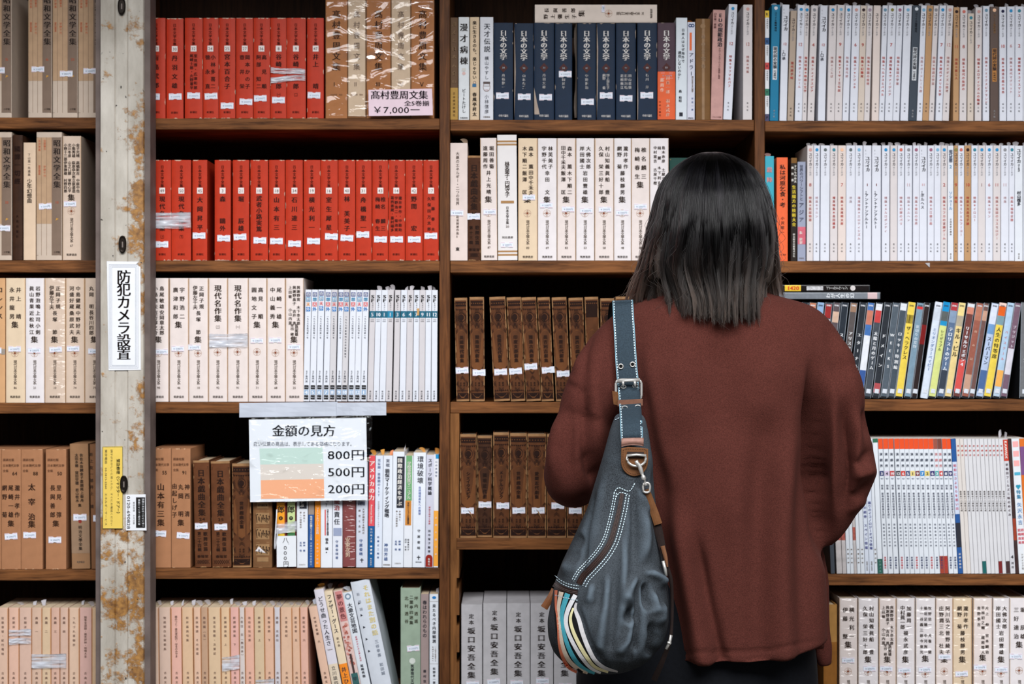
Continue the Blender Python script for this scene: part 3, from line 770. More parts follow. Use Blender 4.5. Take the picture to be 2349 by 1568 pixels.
WORN = mat((154, 116, 80), rough=0.85, tex=0.18, scale=80); OLDB = (88, 52, 29); OD = mat((36, 18, 12), rough=0.8, tex=0.15, scale=120); OT = ink((36, 18, 12)); OP = mat((108, 66, 36), rough=0.75, tex=0.12, scale=60)
def drama(x0, x1, title, slip=None, tilt=0.0, top=None, dark=False, dy=0, rot=0, Y=0.0, look=None, txt='￥500円', vol='', plainbox=False, torn=False):
    """old brown leather-look volume with stamped lattice, medallion and hexagonal title panel"""
    y = CTX['top'] if top is None else top; bt = CTX['bot']
    b = Book(x0, x1, look or ('dark old brown volume' if dark else 'old brown ornamented volume'), OLDB if not dark else (64, 38, 24), top=y, tilt=tilt, kind='leather_book', bulge=2.2, pw=2.4, depth=0.13, tex=0.22, rough=0.75, bump=0.3, Y=Y)
    cx, W, H = b.cx, x1 - x0, bt - y
    f = H / 238.0; q = lambda v: y + v * f
    l, r = x0 + 2.2, x1 - 2.2
    b.rect(l, q(9), r, q(20), OD); 
    for i in range(6): b.disc(l + (r - l) * (i + .5) / 6, q(14.5), 1.2, OP, 3)
    b.line(l, q(25), r, q(25), 1.2, OD)
    n = 7
    for i in range(n):
        a = l + (r - l) * i / n; c = l + (r - l) * (i + 1) / n
        b.poly([(a, q(26)), ((a + c) / 2, q(30)), (c, q(26))], OD, 2)
    if plainbox:
        b.rect(l, q(9), r, q(46), OD, 2)
    else:
        for sgn in (-1, 1):
            e = l if sgn < 0 else r
            for off in (-2.6, 0, 2.6):
                b.line(e, q(44) + off, cx, q(29) + off, 0.9, OD); b.line(e, q(44) - off, cx, q(62) - off, 0.9, OD)
                b.line(e, q(80) + off, cx, q(62) + off, 0.9, OD); b.line(e, q(50) + off, e - sgn * W * .4, q(70) + off, .7, OD)
            b.line(e, q(66), e - sgn * 5, q(62), .7, OD); b.line(e, q(60), e - sgn * 5, q(62), .7, OD)
        b.ring(cx + 1, q(45), 8.2, 9.4, OD, 3, sy=1.15)
        b.disc(cx, q(45), 6.6, OD, 4, sy=1.05); b.poly([(cx - 3.5, q(50)), (cx, q(57)), (cx + 3.5, q(50))], OD, 4)
    b.poly([(cx, q(72)), (l + 1, q(84)), (l + 1, q(158)), (cx, q(172)), (r - 1, q(158)), (r - 1, q(84))], OP, 2)
    b.tv(title, cx, q(86), q(150), min(9.5, 60 / len(title) * 1.1), OT, bold=0.12)
    for sgn in (-1, 1):
        e = l if sgn < 0 else r
        for off in (-2.4, 0, 2.4):
            b.line(e, q(158) + off, cx, q(174) + off, 0.9, OD); b.line(e, q(198) + off, cx, q(182) + off, 0.9, OD); b.line(e, q(198) + off, cx, q(214) + off, 0.9, OD)
    b.tv('世界', cx - 4, q(194), q(204), 4.5, OT); b.tv('戯曲', cx + 4, q(194), q(204), 4.5, OT)
    for i in range(n):
        a = l + (r - l) * i / n; c = l + (r - l) * (i + 1) / n
        b.poly([(a, q(215)), (c, q(215)), ((a + c) / 2, q(211))], OD, 2)
    b.line(l, q(217), r, q(217), 1.2, OD); b.rect(l, q(219), r, q(232), OD)
    b.poly([(l + 3, q(221)), (cx - 3, q(230)), (cx + 3, q(230)), (r - 3, q(221))], OP, 2); b.th(vol or '12', cx - 4, q(225), 8, 6, OT, layer=4)
    rnd = random.Random(int(x0))
    b.rect(x0, y, x1, q(6) , WORN, 1)
    b.rect(x0, q(234), x1, bt, WORN, 1)
    for e, s_ in ((x0, 1), (x1, -1)):
        yy = y
        while yy < bt - 6:
            hh = rnd.uniform(10, 34); w = rnd.uniform(0.4, 2.8)
            p = [(e, yy), (e, min(bt, yy + hh)), (e + s_ * w, min(bt, yy + hh * .8)), (e + s_ * w * .7, yy + hh * .2)]
            b.poly(p if s_ > 0 else p[::-1], WORN, 3); yy += hh * rnd.uniform(0.7, 1.2)
    if torn: b.poly([(cx - 2, q(172)), (cx + 5, q(178)), (cx + 12, q(196)), (cx + 4, q(182))][::-1], WORN, 5)
    if slip: b.slip(slip[0], slip[1], rot=rot, txt=txt)
    return b.done()
def gikyoku(x0, x1, vol, sub, slip, tilt=0, top=None, look=None, Y=0.0, dark=False):
    y = CTX['top'] if top is None else top; bt = CTX['bot']
    b = Book(x0, x1, look or f"brown clothbound volume numbered {cardinal(vol)}", (98, 58, 34) if not dark else (72, 42, 26), top=y, tilt=tilt, kind='leather_book', bulge=2.0, pw=2.6, depth=0.13, tex=0.2, rough=0.75, bump=0.3, Y=Y)
    cx = b.cx; f = (bt - y) / 244.0; q = lambda v: y + v * f
    b.line(x0 + 2, q(15), x1 - 2, q(15), 1, OD); b.line(x0 + 2, q(18), x1 - 2, q(18), 0.6, OD)
    b.tv('日本戯曲全集', cx, q(20), q(128), 17, OT, bold=0.07); b.th(str(vol), cx - 7, q(134), 14, 9, OD)
    b.tv('歌舞伎篇', cx + 7, q(162), q(208), 10, OT); b.tv(sub, cx - 7, q(162), q(208), 9, OT)
    b.th('春陽堂', cx - 13, q(219), 26, 7, OT)
    for i in range(7):
        a = x0 + 4 + (x1 - x0 - 14) * i / 6
        b.line(a, q(227), a + 6, q(236), 1, OD); b.line(a + 6, q(227), a, q(236), 1, OD)
    b.rect(x0, y, x1, q(5), WORN, 1); b.chips(WORN, 12, 'bblrr')
    b.slip(slip[0], slip[1], rot=-1, txt='￥700円')
    return b.done()

KRAFT = (168, 118, 84)
def kodan(x0, x1, vol, cs, slip, top=None, rot=0):
    y = CTX['top'] if top is None else top; bt = CTX['bot']
    b = Book(x0, x1, f"light brown boxed volume numbered {cardinal(vol)}", KRAFT, top=y, kind='boxed_book', bulge=0.8, pw=8, depth=0.14, pages=False, tex=0.06, bump=0.15)
    cx = b.cx; G = ink((112, 74, 52)); K = ink((58, 34, 24)); w = x1 - x0
    b.th('講談社版', x0 + 4, y + 24, 26, 6.5, G); b.th('日本現代文學', x0 + 4, y + 37, w - 8, 6.8, G); b.th('全集', x0 + 4, y + 49, 13, 6.5, G)
    b.th(str(vol), cx + 3, y + 55, 11.5, 11.5, K)
    n = len(cs)
    if n == 1: b.tv(cs[0], cx, y + 78, y + 180, 17, K, bold=0.07)
    else:
        b.cols(cs, cx, y + 78, y + 160, 13.5, 14.5, K, wx=0.9); b.tv('集', cx, y + 162, y + 178, 15.5, K, bold=0.07)
    b.slip(slip[0], slip[1], rot=rot); b.chips(mat((214, 172, 136), tex=0.05), 5, 'tb')
    return b.done()

SB = (204, 172, 140); SG = (126, 106, 92)
def showa(x0, x1, num, slip, top, bot):
    y = top
    b = Book(x0, x1, 'cream and grey striped tall volume', (200, 182, 166), top=y, bot=bot, depth=0.17, bulge=0.9, pw=8, tex=0.04, kind='boxed_book', pages=False)
    W = x1 - x0; g0 = x0 + W * 0.62
    stain = mat((184, 152, 122), rough=0.7, tex=0.08)
    b.rect(x0, y + 12, g0, y + 210, stain, 1)
    b.rect(g0, y + 12, x1 - 1, bot - 11, mat(SG, rough=0.6, tex=0.06), 2)
    for i in range(1, 4): b.line(x0 + (g0 - x0) * i / 3 - .5, y + 12, x0 + (g0 - x0) * i / 3 - .5, bot - 11, 0.7, ink((130, 104, 84)), 2)
    b.line(x0, y + 12, x1, y + 12, .7, ink((140, 116, 96)), 3); b.line(x0, bot - 11, x1, bot - 11, .7, ink((140, 116, 96)), 3)
    OR = ink((206, 112, 78))
    b.tv('永井荷風', x0 + W * .12, y + 17, y + 44, 6, OR, bold=0); b.tv('佐藤春夫', x0 + W * .33, y + 17, y + 42, 6, OR, bold=0)
    b.tv('室生犀星', x0 + W * .12, y + 76, y + 98, 6, OR, bold=0); b.tv('宇野千代', x0 + W * .33, y + 76, y + 104, 6, OR, bold=0)
    gc = (g0 + x1) / 2
    b.tv('昭和文学全集', gc, y + 16, y + 130, 16.5, ink((40, 30, 26)), bold=0.08)
    b.th(str(num), gc - 4, y + 161, 8, 8, ink((178, 88, 62)))
    b.poly([(gc - 3, y + 203), (gc - 1, y + 197), (gc + 4, y + 199), (gc, y + 201)][::-1], ink((206, 150, 60)), 3)
    b.th('小学館', gc - 7, y + 275, 14, 5, ink((60, 46, 40)))
    b.slip(*slip)
    return b.done()

BUN = (214, 178, 156)
def koten(x0, x1, title, tilt=0, color=None, flag=True, bold=0.03):
    y, bt = CTX['top'], CTX['bot']
    rnd = random.Random(int(x0)); c = color or tuple(int(v + rnd.uniform(-9, 8)) for v in BUN)
    b = Book(x0, x1, 'pinkish beige paperback' if not color else 'pale grey paperback', c, tilt=tilt, kind='paperback_book', bulge=0.8, pw=3, depth=0.115, tex=0.05)
    K = ink((124, 96, 84))
    b.tv(title, b.cx, y + 19, y + 19 + min(96, 10.2 * len(title)), 6.2, K, bold=bold)
    b.tv('古典文庫', b.cx, y + 145, y + 188, 6, K, bold=bold)
    tone_edge(b, (190, 132, 88))
    if flag: b.flag(b.x1 - 3)
    return b.done()

def band(x0, x1, y0, y1, label, two=False, bulge=0.001, cat='band', Y=0.0, name='plastic_band', m=None, dy=0):
    mb = MB(); parts = [(y0, y1)] if not two else [(y0, y0 + (y1 - y0) * .42), (y0 + (y1 - y0) * .58, y1)]
    rnd = random.Random(int(x0 + y0))
    for i, (a, b_) in enumerate(parts):
        g = []
        for r in range(9):
            v = r / 8; rr = []
            for j in range(25):
                u = j / 24
                py = a + (b_ - a) * v + dy * (u - .5) * (1 if i == 0 else -1) + rnd.uniform(-.4, .4) + (1.2 * math.sin(u * 6 + i) if two else 0.8 * math.sin(u * 4))
                yy = YS + Y - bulge - 0.0026 - 0.0011 * math.sin(v * 13 + u * 5) * math.sin(u * 11 + 2) - 0.0005 * rnd.random()
                rr.append(P(x0 + .5 + (x1 - x0 - 1) * u, py, yy))
            g.append(rr)
        mb.grid(g, m or BANDM, 0.0002)
    mb.sm = True
    o = mb.build(name); c = P((x0 + x1) / 2, (y0 + y1) / 2, YS - bulge)
    for v in o.data.vertices: v.co -= c
    o.location = c
    tag(o, label, cat); return o
BANDM = film('milky_band_film', (222, 226, 236), 0.36, 0.2, (9, 9, 90), 0.40)

# ================================================================ narrow edge bay (outside the post), counted outward from the post
EDGE, REDB, MID, MAG = 'edge bay', 'red-book bay', 'middle bay', 'magazine bay'
OUT = 'out from the rusty post'
row(EDGE, 'top shelf', 269, -25, OUT, 'tall striped volumes in the edge bay')
showa(180, 237, 22, (192, 156, 221, 169), -25, 269)
showa(121, 178, 20, (138, 162, 167, 176), -25, 269)
showa(65, 119, 6, (73, 152, 102, 165), -25, 269)
showa(-31, 27, 5, (-17, 154, 11.5, 168), -25, 269)

row(EDGE, 'second shelf', 596, 303, OUT, 'mixed volumes on the second shelf of the edge bay')
chik(144, 186, 67, ['金子光晴高橋新吉中原中也', '小熊秀雄萩原恭次郎立原道造', '北川冬彦山之口貘草野心平', '小野十三郎伊東静雄村野四郎'], slip=(147, 461), color='d') if False else None
CTX['top'] = 312
chik(144, 186, 67, ['金子光晴　高橋新吉　中原中也', '小熊秀雄　萩原恭次郎立原道造', '北川冬彦　山之口貘　草野心平', '小野十三郎伊東静雄　村野四郎'], slip=(147, 461), color='d', look='greyish cream hardback with wheel emblem')
CTX['top'] = 303
showa(84, 142, 10, (90, 466, 119, 480, -3), 303, 596)
b = Book(54, 82, 'plain thin cream hardback with small black title', (220, 194, 168), top=327, bulge=1.0, depth=.13, tex=.04)
b.tv('丁山薫一先遺集', b.cx - .5, 351, 404, 6.5, GREYINK, bold=.03); b.tv('少年幻想曲', b.cx, 410, 466, 12, CINK, bold=.04); b.done()
b = Book(29, 52, 'very dark brown clothbound book with faded lettering', (58, 34, 20), top=310, kind='leather_book', bulge=1.5, pw=3, depth=.13, tex=.25)
for yy in (318, 321, 588): b.line(30, yy, 51, yy, 1, OD)
b.tv('國譯一切經', b.cx, 332, 425, 14, OD, bold=.08); b.tv('大東出版社', b.cx, 490, 548, 6, OD); b.done()
showa(-31, 27, 20, (-5, 516, 24, 530, 2), 303, 596)

row(EDGE, 'third shelf', 923.5, 638, OUT, 'cream uniform edition on the third shelf of the edge bay')
chik(195, 240, 79, ['田宮虎彦', '丸岡　明'], ['　', '長谷川四郎'], slip=(203, 799), color='d', look='partly hidden cream hardback touching the post')
chik(151, 194, 74, ['中島健蔵', '河盛好蔵'], ['中野好夫', '桑原武夫'], slip=(154, 793), color='d')
chik(103, 150, 10, ['正岡子規', '伊藤左千夫'], ['長塚　節'], slip=(114, 795), color='d', wrap=True, rot=-3)
chik(59, 102, 21, ['岩野泡鳴', '眞山青果'], ['上司小剣', '近松秋江'], slip=(65, 797), color='w')
chik(13.5, 58, 86, ['井上　靖', '永井龍男'], slip=(20, 794), color='t')
b = Book(-36, 12, 'tan hardback cut by the photo edge', (206, 160, 116), tex=.05, bulge=1.2, pw=7, depth=.155)
b.tv('ロレンス', 0, 655, 735, 14, CINK, bold=.07); b.slip(-25, 797, 4, 811); b.rect(4, 800, 12, 813, mat((150, 140, 130), rough=.5), 2); b.done()

row(EDGE, 'fourth shelf', 1305.5, 1031, OUT, 'light brown boxed volumes in the edge bay')
b = Book(210, 246, 'brown volume half hidden behind the post', (128, 88, 60), top=1020, kind='boxed_book', pages=False, tilt=-4)
b.tv('井上友一郎井上　靖', 213, 1036, 1170, 9, CINK); b.slip(216, 1182, 240, 1197); b.done()
b = Book(165, 207, 'greyish brown boxed volume leaning a little', (152, 114, 82), top=1019, kind='boxed_book', pages=False, tilt=-5, tex=.06)
b.cols(['佐佐木信綱金子薫園尾上柴舟', '太田水穂　窪田空穂　若山牧水'], b.cx, 1041, 1153, 8, 11, CINK, bold=.07); b.tv('集', b.cx, 1155, 1165, 8, CINK)
b.slip(171, 1180, 201, 1195); b.disc(b.cx, 1197, 4, ink((140, 50, 40))); b.tv('明治文學全集', b.cx, 1206, 1264, 9, CINK, bold=.04); b.th('筑摩書房', b.cx - 9, 1290, 18, 5, GREYINK)
b.rect(165, 1184, 207, 1270, mat((150, 122, 98), rough=.6), 1); b.done()
kodan(105, 152, 50, ['里見　弴', '長與善郎'], (112, 1231))
kodan(48.5, 98, 88, ['太　宰　治集'], (54, 1220))
kodan(3, 48, 64, ['瀧井孝作', '尾崎一雄', '網野　菊'], (11.5, 1223), rot=-4)
kodan(-44, 2.3, 61, ['丹羽文雄'], (-34, 1225))

row(EDGE, 'lowest shelf', 1624, 1394, OUT, 'pinkish beige paperbacks in the edge bay')
for i, (a, c, t) in enumerate(((211, 238, '鬼のこと抄'), (182.5, 210.5, '随筆宝語録・談合評林・咄物大全'), (158.5, 182, 'つれづれ草御抄'), (138, 157, '典籍　四'), (117.5, 137, '典籍　三'), (96.5, 117, '典籍　二'), (73, 96, '典籍　一'), (44.5, 72.5, '初期洋詩　下'), (20, 43.8, '初期洋詩　上'), (-5, 18.5, '狂歌書留・紀行菴枝'))):
    koten(a, c, t, flag=i in (1, 2, 6, 7, 8), bold=.09 if t.startswith('典籍') else .03)
band(72, 152.5, 1499, 1532, 'milky plastic strap around four beige paperbacks beside the post', bulge=.0008)
band(20, 72, 1443, 1477, 'two thin white plastic strings around two beige paperbacks near the photo edge', two=True, bulge=.0008)

# ================================================================ red-book bay, counted from the post
FP = 'from the rusty post'
row(REDB, 'top shelf', 271, 41, FP, 'red boxed books on the top shelf')
red(338, 379.5, 12, ['有島武郎'], (338, 214), rot=2)
red(382, 421, 30, ['丹羽文雄'], (388, 213), Y=.006, rot=-1)
red(424, 465, 32, ['里見弴・広津和郎', '尾崎士郎・火野葦平'], (430, 212), rot=1)
red(466, 501.5, 24, ['小林多喜二', '徳　永　直'], (470, 213), rot=-3)
red(502.3, 540, 25, ['宮本百合子'], (507, 235))
red(541.5, 580.5, 27, ['岡本かの子', '壺　井　栄'], (550, 226), rot=2)
red(581.5, 619.5, 36, ['高　見　順', '阿部　知二'], (583, 218), rot=-1)
red(620.3, 657, 8, ['谷崎　　郎'], (624.5, 222), note='（一）')
red(657.5, 701.5, 9, ['谷崎　　郎'], None, note='（二）')
red(704.5, 742.5, 47, ['井上　　靖'], (706, 211), rot=2)
band(620.5, 701, 156.5, 187, 'two white plastic strings tying red books eight and nine together', two=True, dy=5)
CTX['group'] = 'wrapped five-volume set'
TAN_, CRM = (170, 112, 68), (206, 182, 156)
for i, (a, c, col, t) in enumerate(((747, 796.5, TAN_, 'Ⅰ'), (797, 840, CRM, 'Ⅱ'), (841, 896, TAN_, 'Ⅲ'), (896.5, 943, CRM, 'Ⅳ'), (943.5, 996, TAN_, 'Ⅴ'))):
    b = Book(a, c, f"{'tan' if col == TAN_ else 'pale cream'} volume of a film-wrapped set", col, top=-4, kind='boxed_book', pages=False, bulge=.9, pw=8, depth=.16, tex=.06)
    K = ink((70, 42, 26)) if col == TAN_ else ink((150, 128, 112))
    b.tv('髙村豊周文集', b.cx, 21, 165, 19.5 if col == TAN_ else 16, K, bold=.05)
    b.tv(t, b.cx, 184, 202, 13, K, bold=.05); b.th('高村豊周　篆刻', b.cx - 14, 217, 28, 4, ink((140, 100, 70)))
    if col == CRM:
        e = mat((120, 80, 48), rough=.7)
        b.rect(a, -4, a + 2, 271, e, 2); b.rect(c - 2, -4, c, 271, e, 2); b.rect(a, 266, c, 271, e, 2)
    b.done()
mb = MB(); g = []
FILMW = gloss_film('shiny_wrapping_film', .02, .13, (7, 7, 13), .07)
rnd = random.Random(5)
for i in range(40):
    v = i / 39; r = []
    for j in range(44):
        u = j / 43
        fold = .0016 * math.sin(17 * u + 9 * v + 2 * math.sin(7 * v)) * math.sin(23 * v + 4 * u) + .0012 * math.sin(40 * u * v + 3) * u
        r.append(P(746 + 251 * u, -2 + 272 * v, YS - .0045 - abs(fold) - .0004 * rnd.random() - .002 * u * v))
    g.append(r)
mb.grid(g, FILMW, .0002); mb.sm = True
o = mb.build('wrapping_film'); tag(o, 'shiny clear film wrapped over the five-volume set with the pink price card', 'film wrap')
st = Sheet(YS - .0125); st.slab([(845, 206), (991, 203), (993, 264), (846, 266)], mat((232, 208, 220), rough=.45, tex=.03), .0006)
HW = ink((44, 30, 40))
st.text('髙村豊周文集', 'h', 850, 218, 132, 21, HW, bold=.05); st.text('全5巻揃', 'h', 927, 237, 58, 13, HW, bold=.06); st.text('￥7,000ー', 'h', 853, 252, 112, 20, HW, bold=.02)
tag(st.build('price_card'), 'pink handwritten price card reading seven thousand yen on the wrapped set', 'price card')

row(REDB, 'second shelf', 597, 367, FP, 'red boxed books on the second shelf')
red(330, 349.5, 48, [' '], None, look2='sliver of a red boxed book beside the post')
red(352.3, 392.6, 49, ['現代名作集'], (357.5, 553), note='（上）')
red(393.4, 438.2, 50, ['現代名作集'], None, note='（下）')
red(441.5, 475.5, 45, ['大岡昇平'], (442.5, 533))
red(492.5, 529.3, 3, ['森　　鷗外'], (499, 539), rot=1)
red(534, 571.5, 21, ['堀　　辰雄'], (536.5, 536), rot=-2)
red(574.5, 615, 10, ['武者小路実篤'], (582, 544), rot=1)
red(617, 653.5, 18, ['山本有三'], (620, 545.5))
red(655, 694.6, 34, ['石川達三'], (661.5, 551.5), rot=1)
red(696.5, 735, 19, ['横光利一'], (705, 545.5), rot=1)
red(735.6, 775, 16, ['室生犀星'], (746, 535), rot=2)
red(776, 815, 40, ['林　芙美子'], (781.5, 538.5), rot=3)
red(816.3, 852.8, 31, ['舟橋聖一'], (818, 530.5))
red(854, 890.3, 43, ['椎名　麟三', '梅崎　春生'], (858.5, 541.5), rot=1)
red(891.2, 929, 14, ['瀧井孝作・中勘助', '宇野浩二・菊池寛', '葛西善蔵・嘉村礒多'], (895.5, 541.5))
red(930, 970, 42, ['野間　　宏'], (936, 541.5))
red(971, 1006.5, 17, ['佐　藤　春　夫', '久保田万太郎'], (974, 533.5))
band(353, 438, 487, 523, 'crumpled milky plastic strap around red books forty-nine and fifty')

row(REDB, 'third shelf', 921, 638, FP, 'cream uniform edition on the third shelf')
chik(342, 387, 90, ['島尾敏雄', '小島信夫'], ['安岡章太郎', '吉行淳之介'], slip=(357, 800))
chik(389, 432.5, 46, ['宇野浩二', '廣津和郎'], slip=(394, 793), yem=810)
chik(433.3, 477.6, 10, ['正岡子規', '伊藤左千夫'], ['長塚　節'], slip=(432, 790), yem=810)
chik(478.5, 522, 92, ['現代名作集'], big=True, note='（二）', yem=808)
chik(522.7, 569.3, 91, ['現代名作集'], big=True, note='（一）', yem=807)
chik(570, 611.5, 71, ['高見　順', '圓地文子'], slip=(575.5, 774.5), yem=807)
chik(612.3, 654, 68, ['尾崎一雄', '中山義秀'], slip=(617.5, 773.5), yem=809)
chik(655, 696, 25, ['與謝野寛　木下杢太郎', '與謝野晶子　吉井　勇', '上田敏　　小山内薫'], ['長田秀雄', '平出　修'], slip=(660.5, 789), yem=809)
band(479, 569, 765, 796, 'milky plastic strap around two cream hardbacks under their titles', bulge=.0012)
CTX['group'] = 'slim magazines on the third shelf'
KI = [(64, 74, 130), (58, 140, 180), (214, 96, 96), (40, 120, 190)]
bt_ = [(695.3, 709.3), (710.3, 724), (725, 739.3), (741, 754.6), (754.9, 769), (771.5, 783), (783.4, 796.6), (798.4, 812.3), (812.8, 826.4), (827, 841)]
for i, (a, c) in enumerate(bt_):
    no = '4 5 6 7 8 9 10 11 12 1'.split()[i]; w = c - a
    b = Book(a, c, f"slim white magazine with {cardinal(int(no))} between black boxes", (220, 224, 234) if i not in (4, 6) else (204, 202, 206), top=665 + (i in (7, 8, 9)), tilt=5.5, kind='magazine', cat='magazine', bulge=.3, depth=.13, tex=.03, rough=.45)
    for q, ch in enumerate('奇想天外'):
        m = mat(tuple(KI[q]) if not (q == 2 and i == 0) else (226, 150, 70), rough=.5, tex=0)
        y0 = 671 + 11.3 * q - (2 if i == 2 else 0)
        if (q + i) % 2 or q == 0: b.rect(b.cx - 5, y0, b.cx + 5, y0 + 10, m, 1); b.tv(ch, b.cx, y0 + .3, y0 + 9.7, 8.6, ink((232, 236, 244)), bold=.05)
        else: b.tv(ch, b.cx, y0 + .3, y0 + 9.7, 9.6, m, bold=.1)
    b.tv('一九七六年復刊第一号' if i != 6 else '一九七七年新春特大号作家特集号', b.cx, 724, 778 if i != 6 else 822, 4.6, ink((70, 74, 86)), bold=.02)
    b.tv('ＳＦ専門誌', b.cx, 850, 878, 5.2, ink((70, 74, 86)), bold=.03)
    KK = ink((34, 32, 34))
    b.rect(b.cx - 5, 884, b.cx + 5, 893.5, KK, 1); b.rect(b.cx - 5, 907, b.cx + 5, 917, KK, 1)
    b.th('1976', b.cx - 4, 889, 8, 3.6, SLIPW); b.th('No.3', b.cx - 4, 912, 8, 3.6, SLIPW)
    b.rect(b.cx - 5, 894.5, b.cx + 5, 906, mat((150, 176, 206), rough=.5, tex=0), 1); b.th(no, b.cx - (3 if len(no) == 1 else 4.6), 900.3, 6 if len(no) == 1 else 9.2, 11, ink((240, 244, 250)), bold=.12)
    b.done()
sf = [(842.3, 855.4), (856.3, 869), (870, 884), (884.5, 898.2), (901.5, 914.5), (916, 930), (930.8, 945.3), (946.7, 959.5), (960.3, 973.8), (974.6, 988), (989.3, 1002.4)]
for i, (a, c) in enumerate(sf):
    no = '5 10 1 1 3 6 4 7 9 11 12'.split()[i]
    d = {2: 'slim', 3: 'slim yellowed'}.get(i, 'slim')
    b = Book(a, c, f"{d} white magazine with {cardinal(int(no))} on a teal square", (218, 222, 232) if i not in (0, 3, 4, 6, 8) else (204, 200, 204), top=666, tilt=7 - .55 * i, kind='magazine', cat='magazine', bulge=.3, depth=.13, tex=.03, rough=.45)
    b.th('S', b.cx - 4, 681, 8, 10, ink((40, 38, 40)), bold=.14); b.th('F', b.cx - 4, 690, 8, 10, ink((40, 38, 40)), bold=.14)
    b.tv('マガジン', b.cx, 694, 713, 4, ink((80, 76, 84)), bold=.03)
    b.rect(a, 714, c, 729.5, mat((34, 100, 124) if i != 3 else (40, 130, 164), rough=.5, tex=.04), 1)
    b.th(no, b.cx - (3 if len(no) == 1 else 5.4), 722, 6 if len(no) == 1 else 10.8, 12, ink((232, 236, 244)), bold=.06)
    b.th('1974', b.cx - 4, 733, 8, 3, GREYINK); b.th('1月号', b.cx - 4, 737.5, 8, 3.6, ink((70, 70, 80)), bold=.06)
    b.tv('早川書房', b.cx, 896, 917, 4.6, ink((70, 70, 80)), bold=.04)
    if i in (1, 2, 3, 5, 6, 8, 9, 10): b.flag()
    if i == 3: b.flag(b.cx + 4, 15)
    if i == 7: b.rect(b.cx + 1, 708, b.cx + 6, 724, mat((196, 150, 92), rough=.6), 4)
    b.done()

row(REDB, 'fourth shelf', 1302, 1029, FP, 'brown volumes on the fourth shelf')
kodan(346, 392.5, 55, ['山本有三集'], (352.5, 1216.5), rot=3)
kodan(393.3, 437, 91, ['神西　清', '丸岡　明', '由起しげ子'], (406, 1221), rot=4)
gikyoku(448, 484.5, 24, '第二十四輯', (449.5, 1200), tilt=-5, top=1057)
gikyoku(487, 530.5, 25, '第二十五輯', (494, 1202), tilt=-3.5, top=1059)
drama(534.5, 577, '世界戯曲全集', None, tilt=-2, top=1064, vol='31', look='old brown ornamented volume with clean hexagonal panel')
b = Book(580.5, 624, 'faded brown volume with three stamped figure panels', (120, 84, 54), top=1070, kind='leather_book', bulge=1.6, pw=3, depth=.13, tex=.22, rough=.8, bump=.3)
GB = mat((150, 116, 80), rough=.7, tex=.15)
b.rect(590, 1152, 616, 1166, GB, 2); b.th('近代劇全集', 592, 1159, 22, 5, OD)
for yy in (1176, 1211, 1248):
    b.rect(588, yy, 618, yy + 26, GB, 2)
    for q in range(9):
        xq = 590 + q * 3.3; b.line(xq, yy + 23 - (q * 5) % 7, xq + (q * 3) % 5 - 2, yy + 4 + (q * 4) % 9, 1.5, OD, 3); b.disc(xq + 1, yy + 4 + (q * 7) % 13, 1.5, OD, 3, n=6)
    b.line(588, yy - 4, 618, yy - 4, .9, GB, 2)
b.rect(590, 1278, 616, 1288, GB, 2); b.poly([(586, 1264), (594, 1253), (610, 1268)], mat((222, 218, 220), rough=.6), 4); b.chips(WORN, 10, 'bbrrr'); b.done()
CTX['group'] = 'modern softcovers on the fourth shelf'
for a, c, col, col2, t, lk in ((634, 657, (238, 158, 44), (116, 44, 30), '上', 'orange volume one of a strapped pair'), (657.8, 680, (196, 214, 150), (80, 28, 34), '下', 'pale green volume two of a strapped pair')):
    b = Book(a, c, lk, col2, top=1070, kind='hardback_book', bulge=1.0, pw=5, depth=.13)
    f = mat(col, rough=.45, tex=.03); x0, x1 = (a + 1.5, c - 4) if t == '上' else (a + 2, c - 3)
    b.rect(x0, 1072, x1, 1222, f, 1); b.rect(x0, 1290, x1, 1300, mat((150, 120, 40) if t == '上' else (110, 40, 80), rough=.5), 1)
    b.tv('三郎', b.cx - 1, 1136, 1180, 17, ink((40, 34, 30)), bold=.09); b.disc(b.cx - 1, 1188.5, 4.6, ink((36, 30, 28)), 3); b.tv(t, b.cx - 1, 1185, 1192, 5.5, f, layer=4)
    b.rect(x0, 1222, x1, 1229, mat((226, 190, 60) if t == '上' else (66, 120, 74), rough=.5), 2); b.done()
band(632, 681, 1197, 1221, 'wide milky plastic strap around the orange and pale green pair', bulge=.001, dy=-5)
mb = MB(); pts = [P(635 + 3 * math.sin(t * 2) - 9 * math.sin(t * math.pi) * (1 - t * .4), 1168 + 90 * math.sin(math.pi * t) ** .8 if t < .5 else 1210 + 48 * math.sin(math.pi * t), -.006 - .004 * math.sin(t * 7)) for t in np.linspace(0, 1, 26)]
mb.tube(pts, .0011, mat((222, 224, 230), rough=.35, tex=.05), 6); mb.sm = True
tag(mb.build('string_loop'), 'loose white string loop hanging beside the strapped orange volume', 'string')
st = Sheet(-.0035); st.slab([(634.5, 1229), (679, 1228), (679.5, 1299), (635, 1300)], mat((226, 230, 236), rough=.5, tex=.02), .0005)
st.text('八', 'v', 655, 1231, 15, 14, INK); st.text(',', 'h', 661, 1244, None, 9, INK)
for q in range(3): st.text('0' if q else '0', 'h', 650.5, 1255.5 + 12 * q, 8, 12, INK)
st.text('円', 'v', 656, 1286, 14, 14, INK)
tag(st.build('price_strip'), 'white paper strip with handwritten yen price around the strapped pair', 'price strip')
W_ = (224, 228, 236)
def soft(x0, x1, look, col, top=1048, tilt=3, **k):
    return Book(x0, x1, look, col, top=top, tilt=tilt, kind='paperback_book', bulge=.6, pw=6, depth=.125, tex=.03, rough=.42, **k)
BL = ink((60, 92, 150)); DK = ink((44, 46, 56)); OW = ink((240, 236, 230))
